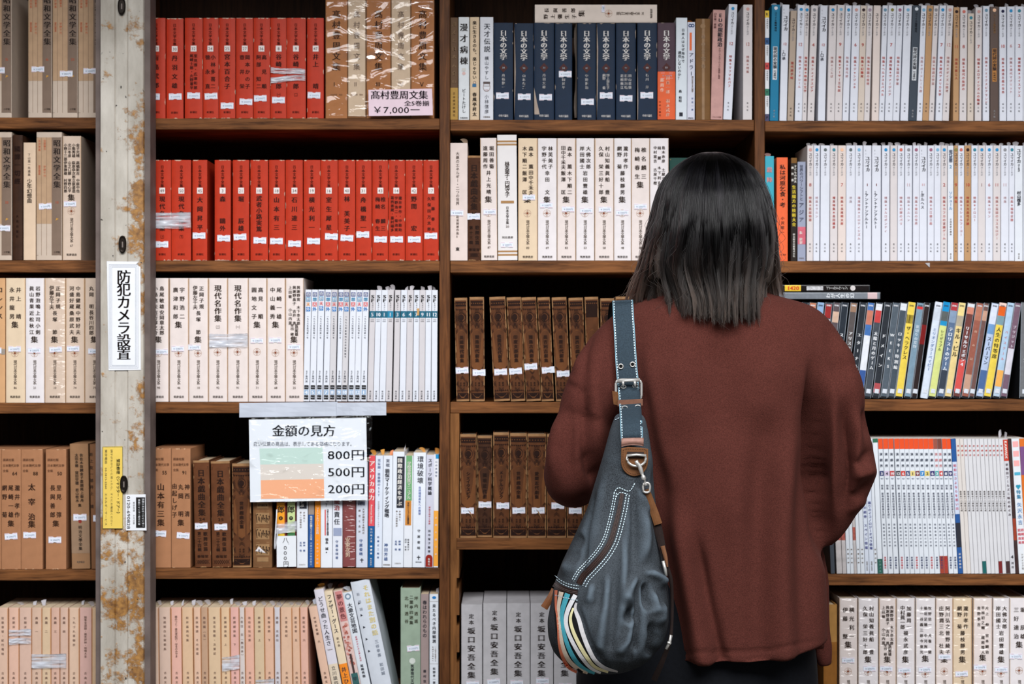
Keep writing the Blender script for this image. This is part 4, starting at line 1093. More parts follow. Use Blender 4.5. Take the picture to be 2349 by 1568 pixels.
b = soft(681, 706, 'white softcover with black title box below the sign', W_, 1060, 0); b.rect(687, 1070, 704, 1167, DK, 1); b.tv('国際政治経済を学ぶ', 693, 1074, 1164, 9.5, OW, bold=.06); b.tv('多極化と', 698, 1173, 1198, 4.5, GREYINK); b.tv('新しい国際秩序', 690, 1173, 1212, 4.5, GREYINK); b.cols(['野林　健', '長尾　悟'], 694, 1242, 1266, 5, 8, BL); b.th('ミネルヴァ', 686, 1295, 15, 4, GREYINK); b.done()
b = soft(706.8, 720.2, 'thin blue softcover with grey head', (44, 86, 150), 1075, 1); b.rect(707, 1075, 720, 1181, mat((150, 136, 128)), 1); b.tv('地球の危機をさぐる日本', b.cx, 1184, 1240, 5.5, OW); b.tv('京都大学学術出版会', b.cx, 1244, 1298, 5, ink((190, 204, 226))); b.done()
b = soft(721.5, 735, 'thin orange softcover with white lettering', (244, 148, 46), 1070, 1); b.tv('ソーシャルワークの実践', b.cx, 1164, 1226, 6, OW); b.tv('ミネルヴァ書房', b.cx, 1236, 1296, 5, OW); b.done()
b = soft(735.8, 762, 'white softcover with a thin red line', (226, 230, 238), 1060, 0); b.tv('る？', 751, 1142, 1164, 10, ink((70, 74, 96))); b.rect(745, 1169, 747.5, 1228, ink((206, 50, 50)), 2); b.tv('日本人とキリスト教の奇妙な関係', 752, 1168, 1228, 5, DK, bold=.08); b.tv('徳永　誠', 750, 1234, 1262, 7, DK, bold=.1); b.disc(749, 1267, 1.5, DK); b.done()
b = soft(762.8, 785.5, 'white softcover with dark red and black title', (222, 226, 236), 1060, 0); b.tv('統治', 773, 1144, 1172, 13, ink((150, 42, 44)), bold=.12); b.tv('責任', 773, 1172, 1205, 14, DK, bold=.04); b.rect(765, 1211, 784, 1229, mat((150, 160, 188)), 2); b.tv('守屋俊晴著', 773, 1238, 1284, 7, BL, bold=.02); b.done()
b = Book(786.3, 816, 'maroon volume in crinkled clear film', (128, 66, 66), top=1062, bot=1300, kind='hardback_book', bulge=1.6, pw=4, depth=.13, coat=1.0); b.tv('安東次男', 798, 1232, 1278, 12, ink((214, 186, 164)), bold=.05); b.done()
b = soft(816.8, 843, 'pale grey softcover with a small black cross mark', (204, 210, 224), 1060, 1); b.tv('論', 829, 1140, 1164, 18, ink((90, 96, 120)), bold=.05); b.cols(['大学が倒産する時代の', '経営と会計'], 829, 1166, 1226, 5.2, 9, GREYINK); b.tv('守屋俊晴', 828, 1236, 1276, 8, BL); b.rect(829, 1281, 831, 1291, DK, 2); b.rect(826, 1284, 834, 1286, DK, 2); b.done()
b = soft(844, 858, 'thin red and blue softcover with three white stars', (28, 92, 150), 1046, 3); b.rect(844, 1046, 858, 1207, mat((222, 84, 92), rough=.4), 1); b.tv('アメリカの力', 851, 1056, 1150, 13, OW, bold=.08); b.text('American Studies', 'r', 851, 1158, 44, 6, OW, 3, 1, .05); b.tv('矢口祐人著', 851, 1211, 1246, 5, OW)
for q in range(3): 
    yy = 1254 + 8 * q; b.poly([(851 + (3.4 if k % 2 == 0 else 1.4) * math.sin(k * math.pi / 5), yy - (3.4 if k % 2 == 0 else 1.4) * math.cos(k * math.pi / 5)) for k in range(10)], OW, 3)
b.tv('明石書店', 851, 1280, 1298, 4, OW); b.flag(856, 13, mat((196, 140, 64))); b.done()
b = soft(858.7, 876, 'narrow white softcover with pale blue title', (216, 224, 238), 1046, 3); b.tv('児童期・思春期のSST', 867, 1053, 1140, 7, ink((100, 120, 160))); b.tv('学校現場のコラボレーション', 867, 1150, 1210, 4, GREYINK, bold=0); b.tv('佐藤正二編著', 867, 1228, 1284, 5, BL); b.flag(874, 13, mat((196, 140, 64))); b.done()
b = soft(876.6, 898, 'white softcover with tall black marketing title', (222, 228, 238), 1046, 3); b.tv('実戦', 887, 1053, 1073, 9, ink((110, 116, 134))); b.tv('損保マーケティング戦略', 886, 1076, 1188, 10.5, DK, bold=.12); b.tv('神田芳雄', 885, 1246, 1288, 9, BL); b.th('東洋経済新報社', 879, 1296, 16, 3.6, GREYINK); b.flag(892, 12, mat((206, 130, 90))); b.done()
b = soft(898.7, 925, 'white softcover with long black title box', (224, 230, 240), 1037, 3); b.rect(908, 1048, 926, 1166, DK, 1); b.tv('国際政治経済を学ぶ', 915, 1051, 1162, 11, OW, bold=.07); b.tv('多極化と', 916, 1171, 1196, 4.6, GREYINK); b.tv('新しい国際秩序', 909, 1171, 1210, 4.6, GREYINK); b.cols(['野林　健', '長尾　悟'], 912, 1240, 1264, 5.4, 8.5, BL); b.th('ミネルヴァ', 905, 1293, 15, 4.4, GREYINK); b.flag(922, 18); b.done()
b = soft(925.6, 945.3, 'white softcover with green and orange title bands', (226, 230, 238), 1046, 3); b.rect(929, 1046, 943, 1149, mat((112, 168, 116), rough=.4), 1); b.rect(928, 1149, 942, 1206, mat((204, 136, 62), rough=.4), 1); b.tv('学校事故対策マニュアル', 936, 1060, 1146, 9, OW, bold=.04); b.tv('学校とトラブル危機管理', 935, 1153, 1203, 5, DK); b.cols(['松本美代子', '田中　早苗'], 933, 1236, 1264, 4.6, 6, DK); b.done()
b = soft(946, 974.3, 'broad white softcover with large black four-character title', (226, 232, 242), 1039, 3); b.tv('環境破壊', 962, 1046, 1111, 15, DK, bold=.02); b.tv('自然環境再生への展望', 961, 1116, 1182, 6, ink((90, 120, 196)), bold=.05); b.tv('守屋俊晴', 960, 1212, 1264, 7, DK); b.rect(959, 1275, 961, 1285, DK, 2); b.rect(956, 1278, 964, 1280, DK, 2); b.th('東洋出版', 953, 1290, 14, 3.6, DK); b.flag(970, 12, mat((206, 150, 80))); b.done()
b = soft(975, 993.6, 'pale violet softcover with dark red foot arch', (204, 206, 222), 1044, 3); b.tv('スポーツ科学概論', 984, 1052, 1137, 9.5, DK, bold=.06); b.tv('運動生理学と健康', 984, 1162, 1204, 4.4, ink((206, 90, 96))); b.tv('田中菊子編著', 984, 1214, 1270, 6, DK); b.rect(976, 1281, 992, 1301, mat((150, 40, 30), rough=.4), 1); b.disc(984, 1281, 8, mat((150, 40, 30), rough=.4), 1); b.tv('新教社', 984, 1280, 1298, 5, OW); b.done()
b = soft(994.2, 1005, 'thin white and orange softcover with blue tip', (226, 228, 234), 1043, 1.5); b.rect(994, 1172, 1006, 1299, mat((240, 168, 70), rough=.4), 1); b.rect(998, 1043, 1005, 1053, mat((40, 140, 196), rough=.4), 1); b.tv('心の多様性', b.cx, 1056, 1096, 5, ink((120, 130, 160))); b.tv('人間を語る本', b.cx, 1180, 1280, 4.6, OW); b.flag(1000, 14, mat((226, 160, 80))); b.done()

row(REDB, 'lowest shelf', 1624, 1394, FP, 'pinkish beige paperbacks on the lowest shelf')
KT = [(343, 366, '中世百首歌　下'), (367, 393.5, '物語関白右衛歌集'), (394.3, 418.5, '都のつと・善光寺紀行・はるのみやま'), (419.5, 444.8, '松井基高句集'), (446, 462.8, '民秋物語　その拾遺'), (463.3, 479, '風俗鏡（五）'), (480, 508.3, '修法花散歌・次第記'), (509, 529.6, '新撰朗詠集　上'), (530.2, 550.2, '新撰朗詠集　下'), (550.8, 563.6, '六臣注　古（無注本）'), (564.2, 584.7, '池坊花伝次第'), (585.5, 608.5, '歌舞伎師　上'), (609, 629.8, '歌舞伎師　下'), (631, 645, '酒顛　光武伝'), (646, 671.8, '大嘗会悠紀'), (673.3, 690.8, '歌枕名寄　五'), (691.5, 709.5, '歌枕名寄　六')]
for i, (a, c, t) in enumerate(KT): koten(a, c, t, tilt=-2.5 if i < 15 else -4, color=(200, 196, 202) if i in (13,) else ((206, 196, 192) if i == 9 else ((186, 152, 126) if i == 5 else None)))
band(509, 550, 1504, 1536, 'milky plastic strap around two beige paperbacks midway on the lowest shelf', dy=-6, bulge=.0008)
band(586, 629.5, 1557, 1590, 'milky plastic strap low around a second pair of beige paperbacks', dy=-3, bulge=.0008)
CTX['group'] = 'leaning books on the lowest shelf'
def lean(x0, w, top, look, col, dx, Y=0.0, **k):
    """book leaning toward the post side; x0: left bottom corner on the shelf, dx: how far the top is shifted"""
    return Book(x0, x0 + w, look, col, top=top, tilt=-dx, Y=Y, kind=k.pop('kind', 'paperback_book'), bulge=k.pop('bulge', .9), pw=k.pop('pw', 4), depth=.125, tex=k.pop('tex', .05), **k)
b = lean(750, 19, 1390, 'leaning pinkish beige paperback ending its row', (214, 178, 156), 43); b.tv('中世百首歌　六', b.cx, 1412, 1476, 6, ink((104, 76, 66))); b.tv('古典文庫', b.cx, 1540, 1580, 6, ink((104, 76, 66))); b.flag(b.cx + 2, 12, mat((200, 206, 220))); b.done()
b = lean(771, 22, 1350, 'leaning pale softcover with long black flowing title', (210, 206, 216), 52); b.tv('どうせ曲った人生さ', b.cx, 1366, 1482, 12, DK, bold=.04); b.th('Tatekawa', b.cx - 6, 1490, 12, 4, GREYINK); b.rect(b.x0, 1524, b.x1, 1624, mat((216, 200, 178)), 1); b.tv('立川談四楼', b.cx, 1528, 1586, 10, DK, bold=.02); b.flag(b.cx + 4, 9, mat((206, 150, 70))); b.done()
b = lean(797, 19, 1353, 'leaning cream softcover with bright orange foot', (222, 204, 176), 55); b.tv('ファザー・グース', b.cx, 1361, 1452, 11, DK, bold=.05); b.tv('歌の集', b.cx, 1460, 1484, 6, GREYINK); b.rect(b.x0, 1523, b.x1, 1624, mat((236, 138, 44), rough=.4), 1); b.tv('井上ひさし', b.cx, 1530, 1598, 12, DK, bold=.05); b.flag(b.cx, 11); b.done()
b = lean(817.5, 20, 1352, 'leaning softcover with pink blossom picture on its spine', (214, 186, 180), 54); b.rect(b.x0 + 3, 1354, b.x1 - 1, 1424, mat((196, 128, 126)), 1); b.tv('夢の景色', b.cx + 1, 1360, 1420, 13, ink((84, 30, 36)), bold=.03)
rnd = random.Random(3)
for q in range(46): b.disc(rnd.uniform(b.x0 + 4, b.x1 - 4), 1430 + 95 * rnd.random() ** 1.3, rnd.uniform(1.5, 3.6), mat(rnd.choice([(178, 104, 92), (206, 150, 140), (160, 86, 74)]), tex=0), 2, n=7)
b.rect(b.cx - 2, 1500, b.cx + 3, 1545, ink((70, 54, 54)), 3); b.rect(b.x0 + 3, 1545, b.x1 - 2, 1624, mat((52, 96, 96)), 3); b.tv('早坂暁', b.cx, 1550, 1600, 10, DK, layer=4); b.flag(b.cx + 3, 9, mat((120, 70, 50))); b.done()
b = lean(838.5, 21.5, 1356, 'leaning white softcover with grey scribble, red subtitle', (212, 218, 226), 54); b.ring(b.cx, 1366, 4, 7, ink((120, 140, 160))); b.tv('大衆文芸地図', b.cx, 1381, 1452, 12, DK, bold=.05); b.tv('虚構の中にみる夢と真実', b.cx, 1458, 1518, 4.6, ink((206, 90, 110))); b.tv('尾崎秀樹', b.cx, 1524, 1556, 7, DK, bold=.08); b.flag(b.cx + 3, 12, mat((190, 198, 214))); b.done()
b = lean(864, 44, 1331, 'thick leaning white book with yellow outlined title', (206, 212, 222), 62, kind='hardback_book', bulge=2.5, pw=2.4); b.tv('それはまた別の話', b.cx + 10, 1342, 1462, 13, ink((214, 196, 130)), bold=.12); b.tv('和田誠', b.cx - 10, 1352, 1404, 7, ink((150, 156, 168))); b.cols(['三谷幸喜'], b.cx + 9, 1470, 1512, 8.5, 9, ink((130, 138, 152))); b.tv('和田誠', b.cx + 9, 1524, 1554, 8.5, ink((130, 138, 152)))
for q in range(5): b.poly([(b.cx - 14, 1378 + q * 28), (b.cx - 9, 1382 + q * 28), (b.cx - 15, 1384 + q * 28)], DK, 2)
b.done()
b = Book(919, 964.5, 'pale green upright volume with a white round seal', (150, 168, 150), top=1349, kind='hardback_book', bulge=1.2, pw=7, depth=.14, tex=.08)
b.cols(['坪内逍遥', '二葉亭四迷集', '北村透谷'], b.cx + 2, 1364, 1434, 9, 11, ink((70, 70, 54)), bold=.06); b.slip(934, 1480, 962, 1494, rot=-5); b.disc(946, 1516, 7, mat((206, 212, 206)), 2); b.tv('筑摩現代文学大系', 946, 1524, 1590, 8, DK); b.done()
b = Book(965.3, 983.5, 'slim greyish brown softcover beside the pale green volume', (158, 140, 138), top=1363, kind='paperback_book', bulge=.6, pw=6, depth=.125); b.tv('春はわれらのもの', b.cx, 1377, 1463, 10, DK, bold=.03); b.tv('藤村信子', b.cx, 1534, 1580, 7, DK); b.done()
b = Book(985.2, 1005.6, 'white softcover with blue oval beside wooden upright', (222, 228, 236), top=1363, kind='paperback_book', bulge=.6, pw=6, depth=.125, rough=.42); b.disc(996, 1371, 4.6, mat((40, 120, 190)), 2, sy=.7); b.tv('来たるべき内部観測', 996, 1385, 1476, 8.5, DK, bold=.06); b.line(986, 1380, 1005, 1380, .7, GREYINK); b.cols(['一人称の戦慄から', '生成する現在へ'], 996, 1482, 1518, 3.6, 6, GREYINK); b.line(986, 1523, 1005, 1523, .7, GREYINK); b.tv('松野孝一郎', 996, 1530, 1570, 6.5, DK, bold=.06); b.flag(1003, 10); b.done()

# ================================================================ middle bay, counted from the red-book bay's upright
FU = 'in the middle bay'
row(MID, 'top shelf', 274.5, 52, FU, 'navy volumes with white titles')
b = Book(1033, 1050.5, 'brown book with yellow paper band', (96, 72, 52), top=40, bulge=.8, depth=.13, kind='hardback_book'); b.tv('漫才と日本人会の', b.cx, 46, 196, 11, ink((130, 104, 78))); b.rect(1033, 201, 1051, 274, mat((172, 136, 70)), 1); b.tv('日本経済新聞社', b.cx, 210, 268, 6, ink((120, 90, 50)), layer=3); b.done()
b = Book(1052, 1076.3, 'white hardback with large four-character black title', (216, 220, 224), top=39, bulge=.9, depth=.13); b.tv('漫才病棟', b.cx, 50, 152, 18.5, INK, bold=.07); b.disc(b.cx, 168, 4, ink((214, 180, 176))); b.rect(b.cx - 5, 156, b.cx + 4, 163, ink((206, 204, 200)), 2); b.tv('ビートたけし', b.cx, 203, 259, 9, INK, bold=.03); b.th('文藝春秋', b.cx - 9, 270, 18, 4, INK); b.flag(1072, 11, mat((180, 120, 50))); b.done()
b = Book(1078, 1099.3, 'cream hardback with flowing title and blue figure', (214, 190, 160), top=39, bulge=.9, depth=.13); b.tv('楽に生きるのも、楽じゃない', b.cx, 47, 182, 9.5, INK, bold=.05); b.disc(b.cx, 189, 3, ink((214, 190, 170)), 3); b.ring(b.cx, 189, 2.6, 3.3, INK, 4); b.rect(b.cx - 5, 192, b.cx + 4, 199, mat((60, 110, 150)), 3); b.tv('春風亭昇太', b.cx, 211, 267, 10, INK, bold=.08); b.flag(1088, 9); b.done()
b = Book(1101.3, 1131.5, 'white hardback with sketched face below its title', (216, 218, 226), top=39, bulge=.9, depth=.13); b.tv('天才伝説', b.cx + 1, 52, 121, 15, ink((80, 82, 90)), bold=.05); b.tv('横山やすし', b.cx, 128, 183, 9.5, ink((120, 122, 132)), bold=.04)
b.ring(b.cx, 199, 7.4, 8.4, ink((150, 124, 116)), 3, sy=1.3); b.rect(b.cx - 8, 187, b.cx + 8, 192, ink((90, 80, 80)), 3); b.line(b.cx - 7, 197, b.cx + 7, 197, .7, GREYINK, 3); b.line(b.cx - 3, 206, b.cx + 3, 206, .8, ink((190, 110, 110)), 3)
b.tv('小林信彦', b.cx, 216, 261, 10, ink((130, 132, 142)), bold=.03); b.th('文藝春秋', b.cx - 8, 268, 16, 4, GREYINK); b.flag(1129, 10, mat((176, 120, 60))); b.done()
NT = [(1132.8, 1177, 34, ['舟橋聖一'], (1138, 212), 0, None), (1180, 1223.5, 30, ['山本有三'], (1188, 214.5), 1, [(1178, 60), (1182, 120), (1183, 165), (1180, 270), (1178, 270)]), (1225, 1271, 33, ['丹羽文雄'], (1237, 215.5), 0, [(1225, 200), (1232, 235), (1238, 262), (1226, 262)]), (1273, 1312.5, 50, ['　岡昇平'], (1282, 162.5), 1, None), (1324.5, 1367, 41, ['中野重治'], (1333, 226), 1, None), (1369, 1411, 44, ['野上弥生子', '網野　　菊'], (1376, 211.5), 1, [(1369, 53), (1372, 110), (1371, 200), (1369, 270)]), (1413, 1458.5, 9, ['田山花袋', '岩野泡鳴', '近松秋江'], (1421.5, 218), 1, None), (1462, 1507, 60, ['石川　淳'], (1469, 211), 0, [(1462, 140), (1464, 230), (1463, 274), (1462, 274)])]
for a, c, n_, cs, sl, dy, tn in NT: navy(a, c, n_, cs, sl, dy, tn, rot=1 if n_ == 9 else 0)
for a, c, pts in ((1313.5, 1324, [(1318, 54), (1323.5, 52), (1324, 272), (1319, 235), (1317, 190), (1318.5, 100)]),):
    mb = MB(); mb.grid([[P(1319 + 4 * j / 4 - (2.5 * math.sin(i * .9) if j == 0 else 0), 54 + 216 * i / 10, .001 + .02 * (4 - j) / 4) for j in range(5)] for i in range(11)], TORN, .0004); tag(mb.build('torn_dust_jacket'), 'torn brown wrapper edge standing in the gap between navy volumes', 'wrapper')
navy(1508.3, 1549, 77, ['　　'], (1515, 166), 0, purple=True)
CTX['group'] = 'softcovers on the top shelf'
b = soft(1550, 1575.5, 'white softcover with two-column question title', (214, 222, 230), 41, 1); b.tv('日本人はなぜ海外で', 1566, 65, 145, 7.5, ink((70, 76, 84))); b.tv('通用しないのか？', 1558, 117, 184, 8, ink((60, 66, 74))); b.tv('森　和昭', 1560, 206, 235, 7, DK, bold=.07); b.rect(1558, 258, 1566, 267, DK, 2); b.flag(1570, 10, mat((200, 130, 90))); b.done()
b = soft(1576.2, 1593.5, 'slim white softcover with orange oblong and blue loop', (210, 212, 226), 51, 1); b.ring(1582, 59, 2, 4, ink((40, 70, 120))); b.ring(1588, 59, 2, 4, ink((40, 70, 120))); b.rect(1581, 75, 1586, 116, mat((226, 104, 50), rough=.4), 2); b.tv('アドラー', 1585, 119, 176, 11, ink((60, 66, 90)), bold=.04); b.tv('明日を変える心理学', 1588, 175, 212, 4.6, GREYINK); b.tv('岸見一郎', 1588, 222, 256, 4.6, BL); b.th('講談社', 1578, 271, 13, 3.6, DK); b.flag(1588, 8, mat((150, 90, 40))); b.done()
b = Book(1596, 1629, 'plain mid-brown hardback with pale worn stripe', (116, 82, 46), top=43, bulge=1.6, pw=3, depth=.13, tex=.12); b.rect(1610, 43, 1616, 274, mat((150, 120, 92), tex=.2), 1); b.tv('母の三宅島', 1613, 76, 160, 10, ink((158, 132, 108)), layer=3); b.disc(1612, 60, 6, ink((150, 120, 90)), 3, n=9); b.done()
b = Book(1630, 1657.5, 'mottled pink softcover with bold black title', (196, 152, 146), top=23, tilt=6, kind='paperback_book', bulge=.5, depth=.13, tex=.12); b.tv('EUの規範政治', 1647, 30, 108, 11.5, DK, bold=.1); b.tv('臼井陽一郎編', 1635, 30, 66, 6, ink((110, 70, 70))); b.tv('グローバルヨーロッパの理想と現実', 1647, 110, 182, 4.6, ink((110, 70, 70))); b.th('ナカニシヤ出版', 1634, 269, 20, 4, ink((120, 80, 80))); b.done()
eureka(1659, 1678.5, 'b', '12', '特集＊マフマルバフ', tilt=13, top=10, faint=.1)
eureka(1704, 1725, 'p', '12', '特集＊特集', tilt=1, top=11, color='c', faint=.55, flag=False)
CTX['group'] = None
# cream volume lying across the navy ones
_b = CTX['bot']
CTX['bot'], CTX['top'] = 1507, 1227
class Lying(Book): pass
b = Book(0, 41.5, 'cream hardback lying flat', (222, 208, 198), top=1227, bot=1507, depth=.155, bulge=1.2, pw=7, tex=.04)
b.cols(['長與善郎', '野上彌生子'], b.cx, 1244, 1325, 11, 14.5, CINK, bold=.06); b.tv('集', b.cx, 1326, 1342, 15, CINK, bold=.09); emblem(b, b.cx, 1396); b.tv('現代日本文學大系', b.cx, 1414, 1468, 8, GREYINK, bold=.03); b.th('36', b.cx - 3.5, 1474, 7, 7, GREYINK); b.th('筑摩書房', b.cx - 11, 1494, 22, 5.5, CINK)
mbx = b.slip(b.cx + 3, 1379, b.cx + 19, 1388, rot=0)
o = b.mb.build('hardback_book', None, P(1507, 31.3, YS), (0, -math.pi / 2, 0))
tag(o, 'cream hardback lying flat across the navy volumes, top shelf, middle bay', 'book')
for nm, mb_ in b.kids: mb_.build(nm, o)

row(MID, 'second shelf', 597, 317, FU, 'cream uniform edition on the second shelf')
b = Book(1033, 1072.5, 'plain cream hardback with thin vertical title', (222, 206, 200), top=328, bulge=1.0, depth=.14); b.tv('大衆のエネルギー・二つの世界', b.cx - 3, 348, 471, 8.5, ink((112, 96, 88)), bold=.02); b.slip(1034, 481, 1063, 495, rot=2); b.tv('松清輝著作集Ⅱ', b.cx - 3, 494, 546, 6.5, ink((112, 96, 88))); b.tv('東', b.cx - 3, 565, 577, 9, INK, bold=.1); b.flag(1074, 14, mat((150, 130, 112))); b.done()
gikyoku(1073.3, 1102, 13, '第十三輯', (1072, 489), top=357, dark=True)
chik(1103.5, 1141, 87, ['堀田善衞', '遠藤周作'], ['井上光晴'], slip=(1110, 480), tilt=-2)
b = Book(1142.5, 1187, 'white hardback with gold stripes at head and foot', (226, 222, 222), top=310, bulge=1.4, pw=6, depth=.14, tex=.02, tilt=-2)
GO = ink((168, 128, 84))
for yy in (323, 330, 575, 583): b.rect(1142.5, yy, 1187, yy + 4.2, GO, 1)
for q in range(10): b.line(1144, 340 + q * 2, 1186, 340 + q * 2, .35, ink((200, 180, 166)), 1); b.line(1144, 550 + q * 2.2, 1186, 550 + q * 2.2, .35, ink((200, 180, 166)), 1)
b.tv('林芙美子・円地文子', b.cx, 372, 452, 11.5, CINK, bold=.06); b.rect(1150, 461, 1180, 467, GO, 2); b.tv('日本文学全集', b.cx, 474, 515, 7, CINK); b.th('20', b.cx - 4, 520, 8, 7, GREYINK); b.th('河出書房', b.cx - 13, 545, 26, 6, CINK); b.slip(1149, 556, 1177, 568); b.done()
chik(1188.8, 1232.8, 83, ['森本　薫', '木下順二'], ['田中千禾夫', '飯澤　匡'], slip=(1199, 446), color='t')
chik(1233.6, 1277.3, 69, ['林芙美子', '宇野千代'], ['幸田　文'], slip=(1239, 464), color='w')
chik(1278.3, 1320.6, 83, ['森本　薫', '田中千禾夫'], ['木下順二', '飯澤　匡'], slip=(1289, 473), look='cream hardback with a number like its tan neighbour')
chik(1321.5, 1363.4, 53, ['大佛次郎', '岸田國士'], ['岩田豐雄'], slip=(1330.5, 476.5), color='w')
chik(1364.4, 1407.6, 58, ['村山知義', '久保　栄'], ['眞船　豊', '三好十郎'], slip=(1373.5, 473.5))
chik(1408.4, 1447.6, 48, ['瀧井孝作', '網野　菊'], ['藤枝靜男'], slip=(1413, 481), color='w')
chik(1448.4, 1490, 80, ['椎名麟三', '梅崎春生'], slip=(1455, 467))
chik(1491, 1533.5, 39, ['島木赤彦　土屋文明', '岡　麓　木下利玄', '中村憲吉　古泉千樫'], ['会津八一'], slip=(1495, 468), color='w')
b = Book(1536, 1582, 'dark green clothbound book half hidden by the hair', (30, 66, 60), top=362, kind='leather_book', bulge=1.5, pw=4, depth=.14, bump=.2); b.line(1537, 366, 1581, 366, 1, ink((150, 120, 70))); b.done()

row(MID, 'third shelf', 921, 683, FU, 'old brown ornamented volumes on the third shelf')
drama(1047.3, 1076.5, '英國現代劇集', (1047, 843), tilt=-5, rot=-2, top=684)
drama(1079, 1112, '獨逸現代劇集', (1085, 848), tilt=-2, top=682, look='old brown volume before a dark gap')
drama(1133.5, 1170, '佛蘭西近代劇集', (1137, 847), tilt=-11, top=682)
drama(1172, 1205, '印度支那劇集', (1171, 845), tilt=-10, rot=-2, top=683)
drama(1207.5, 1241, '獨逸古典劇集', (1207, 834.5), tilt=-11.5, rot=-1, top=683)
drama(1242.6, 1271, '英吉利古劇集', (1246, 842.5), tilt=-10, rot=-3, top=683)
drama(1275.5, 1309, '希臘近代劇集', (1280, 851), tilt=-10, top=683)
drama(1312, 1345, '露西亞戯曲集', None, tilt=-8, top=684, look='old brown ornamented volume touching the sleeve edge')
drama(1347, 1378, '北歐劇集', None, tilt=-6, top=682, plainbox=True, look='old brown volume with dark boxed head')
drama(1380, 1412, '南歐劇集', None, tilt=-3, top=685, look='old brown volume just behind the bag strap')
drama(1414, 1448, '支那劇集', None, tilt=-2, top=681, look='old brown volume peeping above the shoulder')

row(MID, 'fourth shelf', 1233.5, 995, FU, 'old brown ornamented volumes on the fourth shelf')
drama(1055.5, 1093, 'シェイクスピア', (1058, 1164), top=996, torn=True, txt='￥500円')
drama(1095, 1129, '獨墺近代劇', (1098, 1152), top=1001, dark=True, Y=.012)
drama(1131.5, 1168, 'メーテルリンク', (1139, 1152.5), top=992)
drama(1170, 1208.5, '世界戯曲全集', (1175.5, 1163.5), top=994, rot=-2)
drama(1210, 1252.5, '愛蘭近代劇集', (1220, 1163.5), top=995, torn=True, rot=-1)
drama(1254.5, 1298.5, '伊太利劇集', (1265, 1152.5), top=996, look='old brown volume mostly behind the elbow')
drama(1300.5, 1338, '和蘭劇集', (1305, 1164), top=996, look='old brown volume below the hanging elbow')
drama(1340, 1377, '西班牙劇集', (1348, 1164), top=996, look='old brown volume mostly behind the bag')

row(MID, 'lowest shelf', 1675, 1388, FU, 'grey boxed volumes with brushed titles')
HWB = ink((44, 34, 32))
for i, (a, c, dy) in enumerate(((1058.3, 1106.3, 3), (1108.3, 1161.5, 0), (1163, 1215.5, 0), (1217, 1269, 0), (1270.5, 1322, 2), (1324, 1376, 2))):
    b = Book(a, c, 'pale grey boxed volume with brushed black title', (190, 188, 192), top=1384 + dy, kind='boxed_book', pages=False, bulge=.7, pw=8, depth=.15, tex=.07)
    y = 1387 + (4 if i == 0 else (-4 if i == 1 else 0))
    b.tv('定本', b.cx + (0 if i else -1), y + 16, y + 44, 11, HWB, bold=.05, wx=1.1); b.tv('坂口安吾全集', b.cx - 1, y + 46, y + 168, 16, HWB, bold=.13, wx=1.1)
    b.slip((1070, 1118, 1171, 1230, 1282, 1334)[i], (1562, 1557, 1560, 1555, 1567, 1567)[i], rot=(-2, -5, 0, 0, 0, 0)[i], txt='￥2000円')
    b.done()

# ================================================================ magazine bay, counted from its upright
FW = 'in the magazine bay'
row(MAG, 'top shelf', 277, 13, FW, 'slim pale magazines on the top shelf')
b = Book(1755, 1764.5, 'thin white magazine with coloured letter blocks', (222, 224, 230), top=24, kind='magazine', cat='magazine', bulge=.3, depth=.13)
for q, (c_, ch) in enumerate(zip([(226, 188, 60), (50, 90, 140), (198, 72, 70), (50, 120, 96), (74, 70, 100)], 'RQITP')):
    y0 = (24, 86, 143, 203, 261)[q]; b.rect(1755, y0, 1764.5, y0 + 16, mat(c_, rough=.5), 1); b.th(ch, 1757.5, y0 + 8, 4, 8, ink((40, 40, 44)), bold=.1)
    if q < 4: b.tv('文芸特集号', 1760, y0 + 18, y0 + 42, 3.6, GREYINK)
b.done()
eureka(1766, 1785, 'w', '1987', tilt=4.5, top=11, color='B', style=2)
eureka(1788, 1804.3, None, '12', '口承', tilt=6.5, top=11, style=1)
eureka(1806, 1820, None, '', '現代詩手帖', tilt=8, top=25, color='b', label='beige poetry magazine shorter than its neighbours', pub_y=10)
eureka(1823, 1839.5, 'b', '12', '特集＊ボードレール', tilt=7, top=12, faint=.35)
eureka(1840, 1850, 'b', '', '増頁特集＊映画と文学', tilt=6.5, color='c', faint=.25)
eureka(1852, 1867.5, 'g', '4', '特集＊シェイクスピア', tilt=9, color='c', faint=.2)
eureka(1876, 1892.5, None, '12', '口承', tilt=6, style=1)
eureka(1897, 1914, 'b', '', '特集＊ことば', tilt=5.5, color='c', faint=.7)
eureka(1914.5, 1931, 'l', '9', '特集＊アーサー王伝説', tilt=7, color='c', faint=.1, top=12)
eureka(1932.3, 1946.5, 'b', '', '特集＊現代詩', tilt=7.5, faint=.6)
eureka(1949, 1966.5, 'p', '6', '特集＊ジャンジュネ', tilt=7, faint=.2)
eureka(1967.3, 1981.5, 'k', '9', '特集＊幻聴実', tilt=7, color='y', faint=0, kana_bold=True)
eureka(1982, 1994.5, 'v', '', '特集＊物語の技術', tilt=7.5, color='c', faint=.4)
eureka(1999.5, 2015.5, None, '', '', tilt=5, color='o')
eureka(2016, 2028, 's', '', '特集＊ヘルメスとバベル', tilt=9, faint=.25)
eureka(2029.5, 2047.3, 'o', '7', '増頁特集＊ヴァージニア', tilt=9, faint=0)
eureka(2048, 2062.5, 'm', '', '特集＊童話の宇宙', tilt=9.5, faint=.35, kana_bold=True)
eureka(2065.3, 2083, 'l', '', '', tilt=9)
eureka(2083.8, 2102, 'w', '1985', tilt=10, color='n', style=2)
eureka(2102.8, 2115.3, 'l', '', '特集＊ボードレール論', tilt=10.5, faint=.7, kana_bold=True)
eureka(2116, 2130, 'e', '', '', tilt=11, color='t')
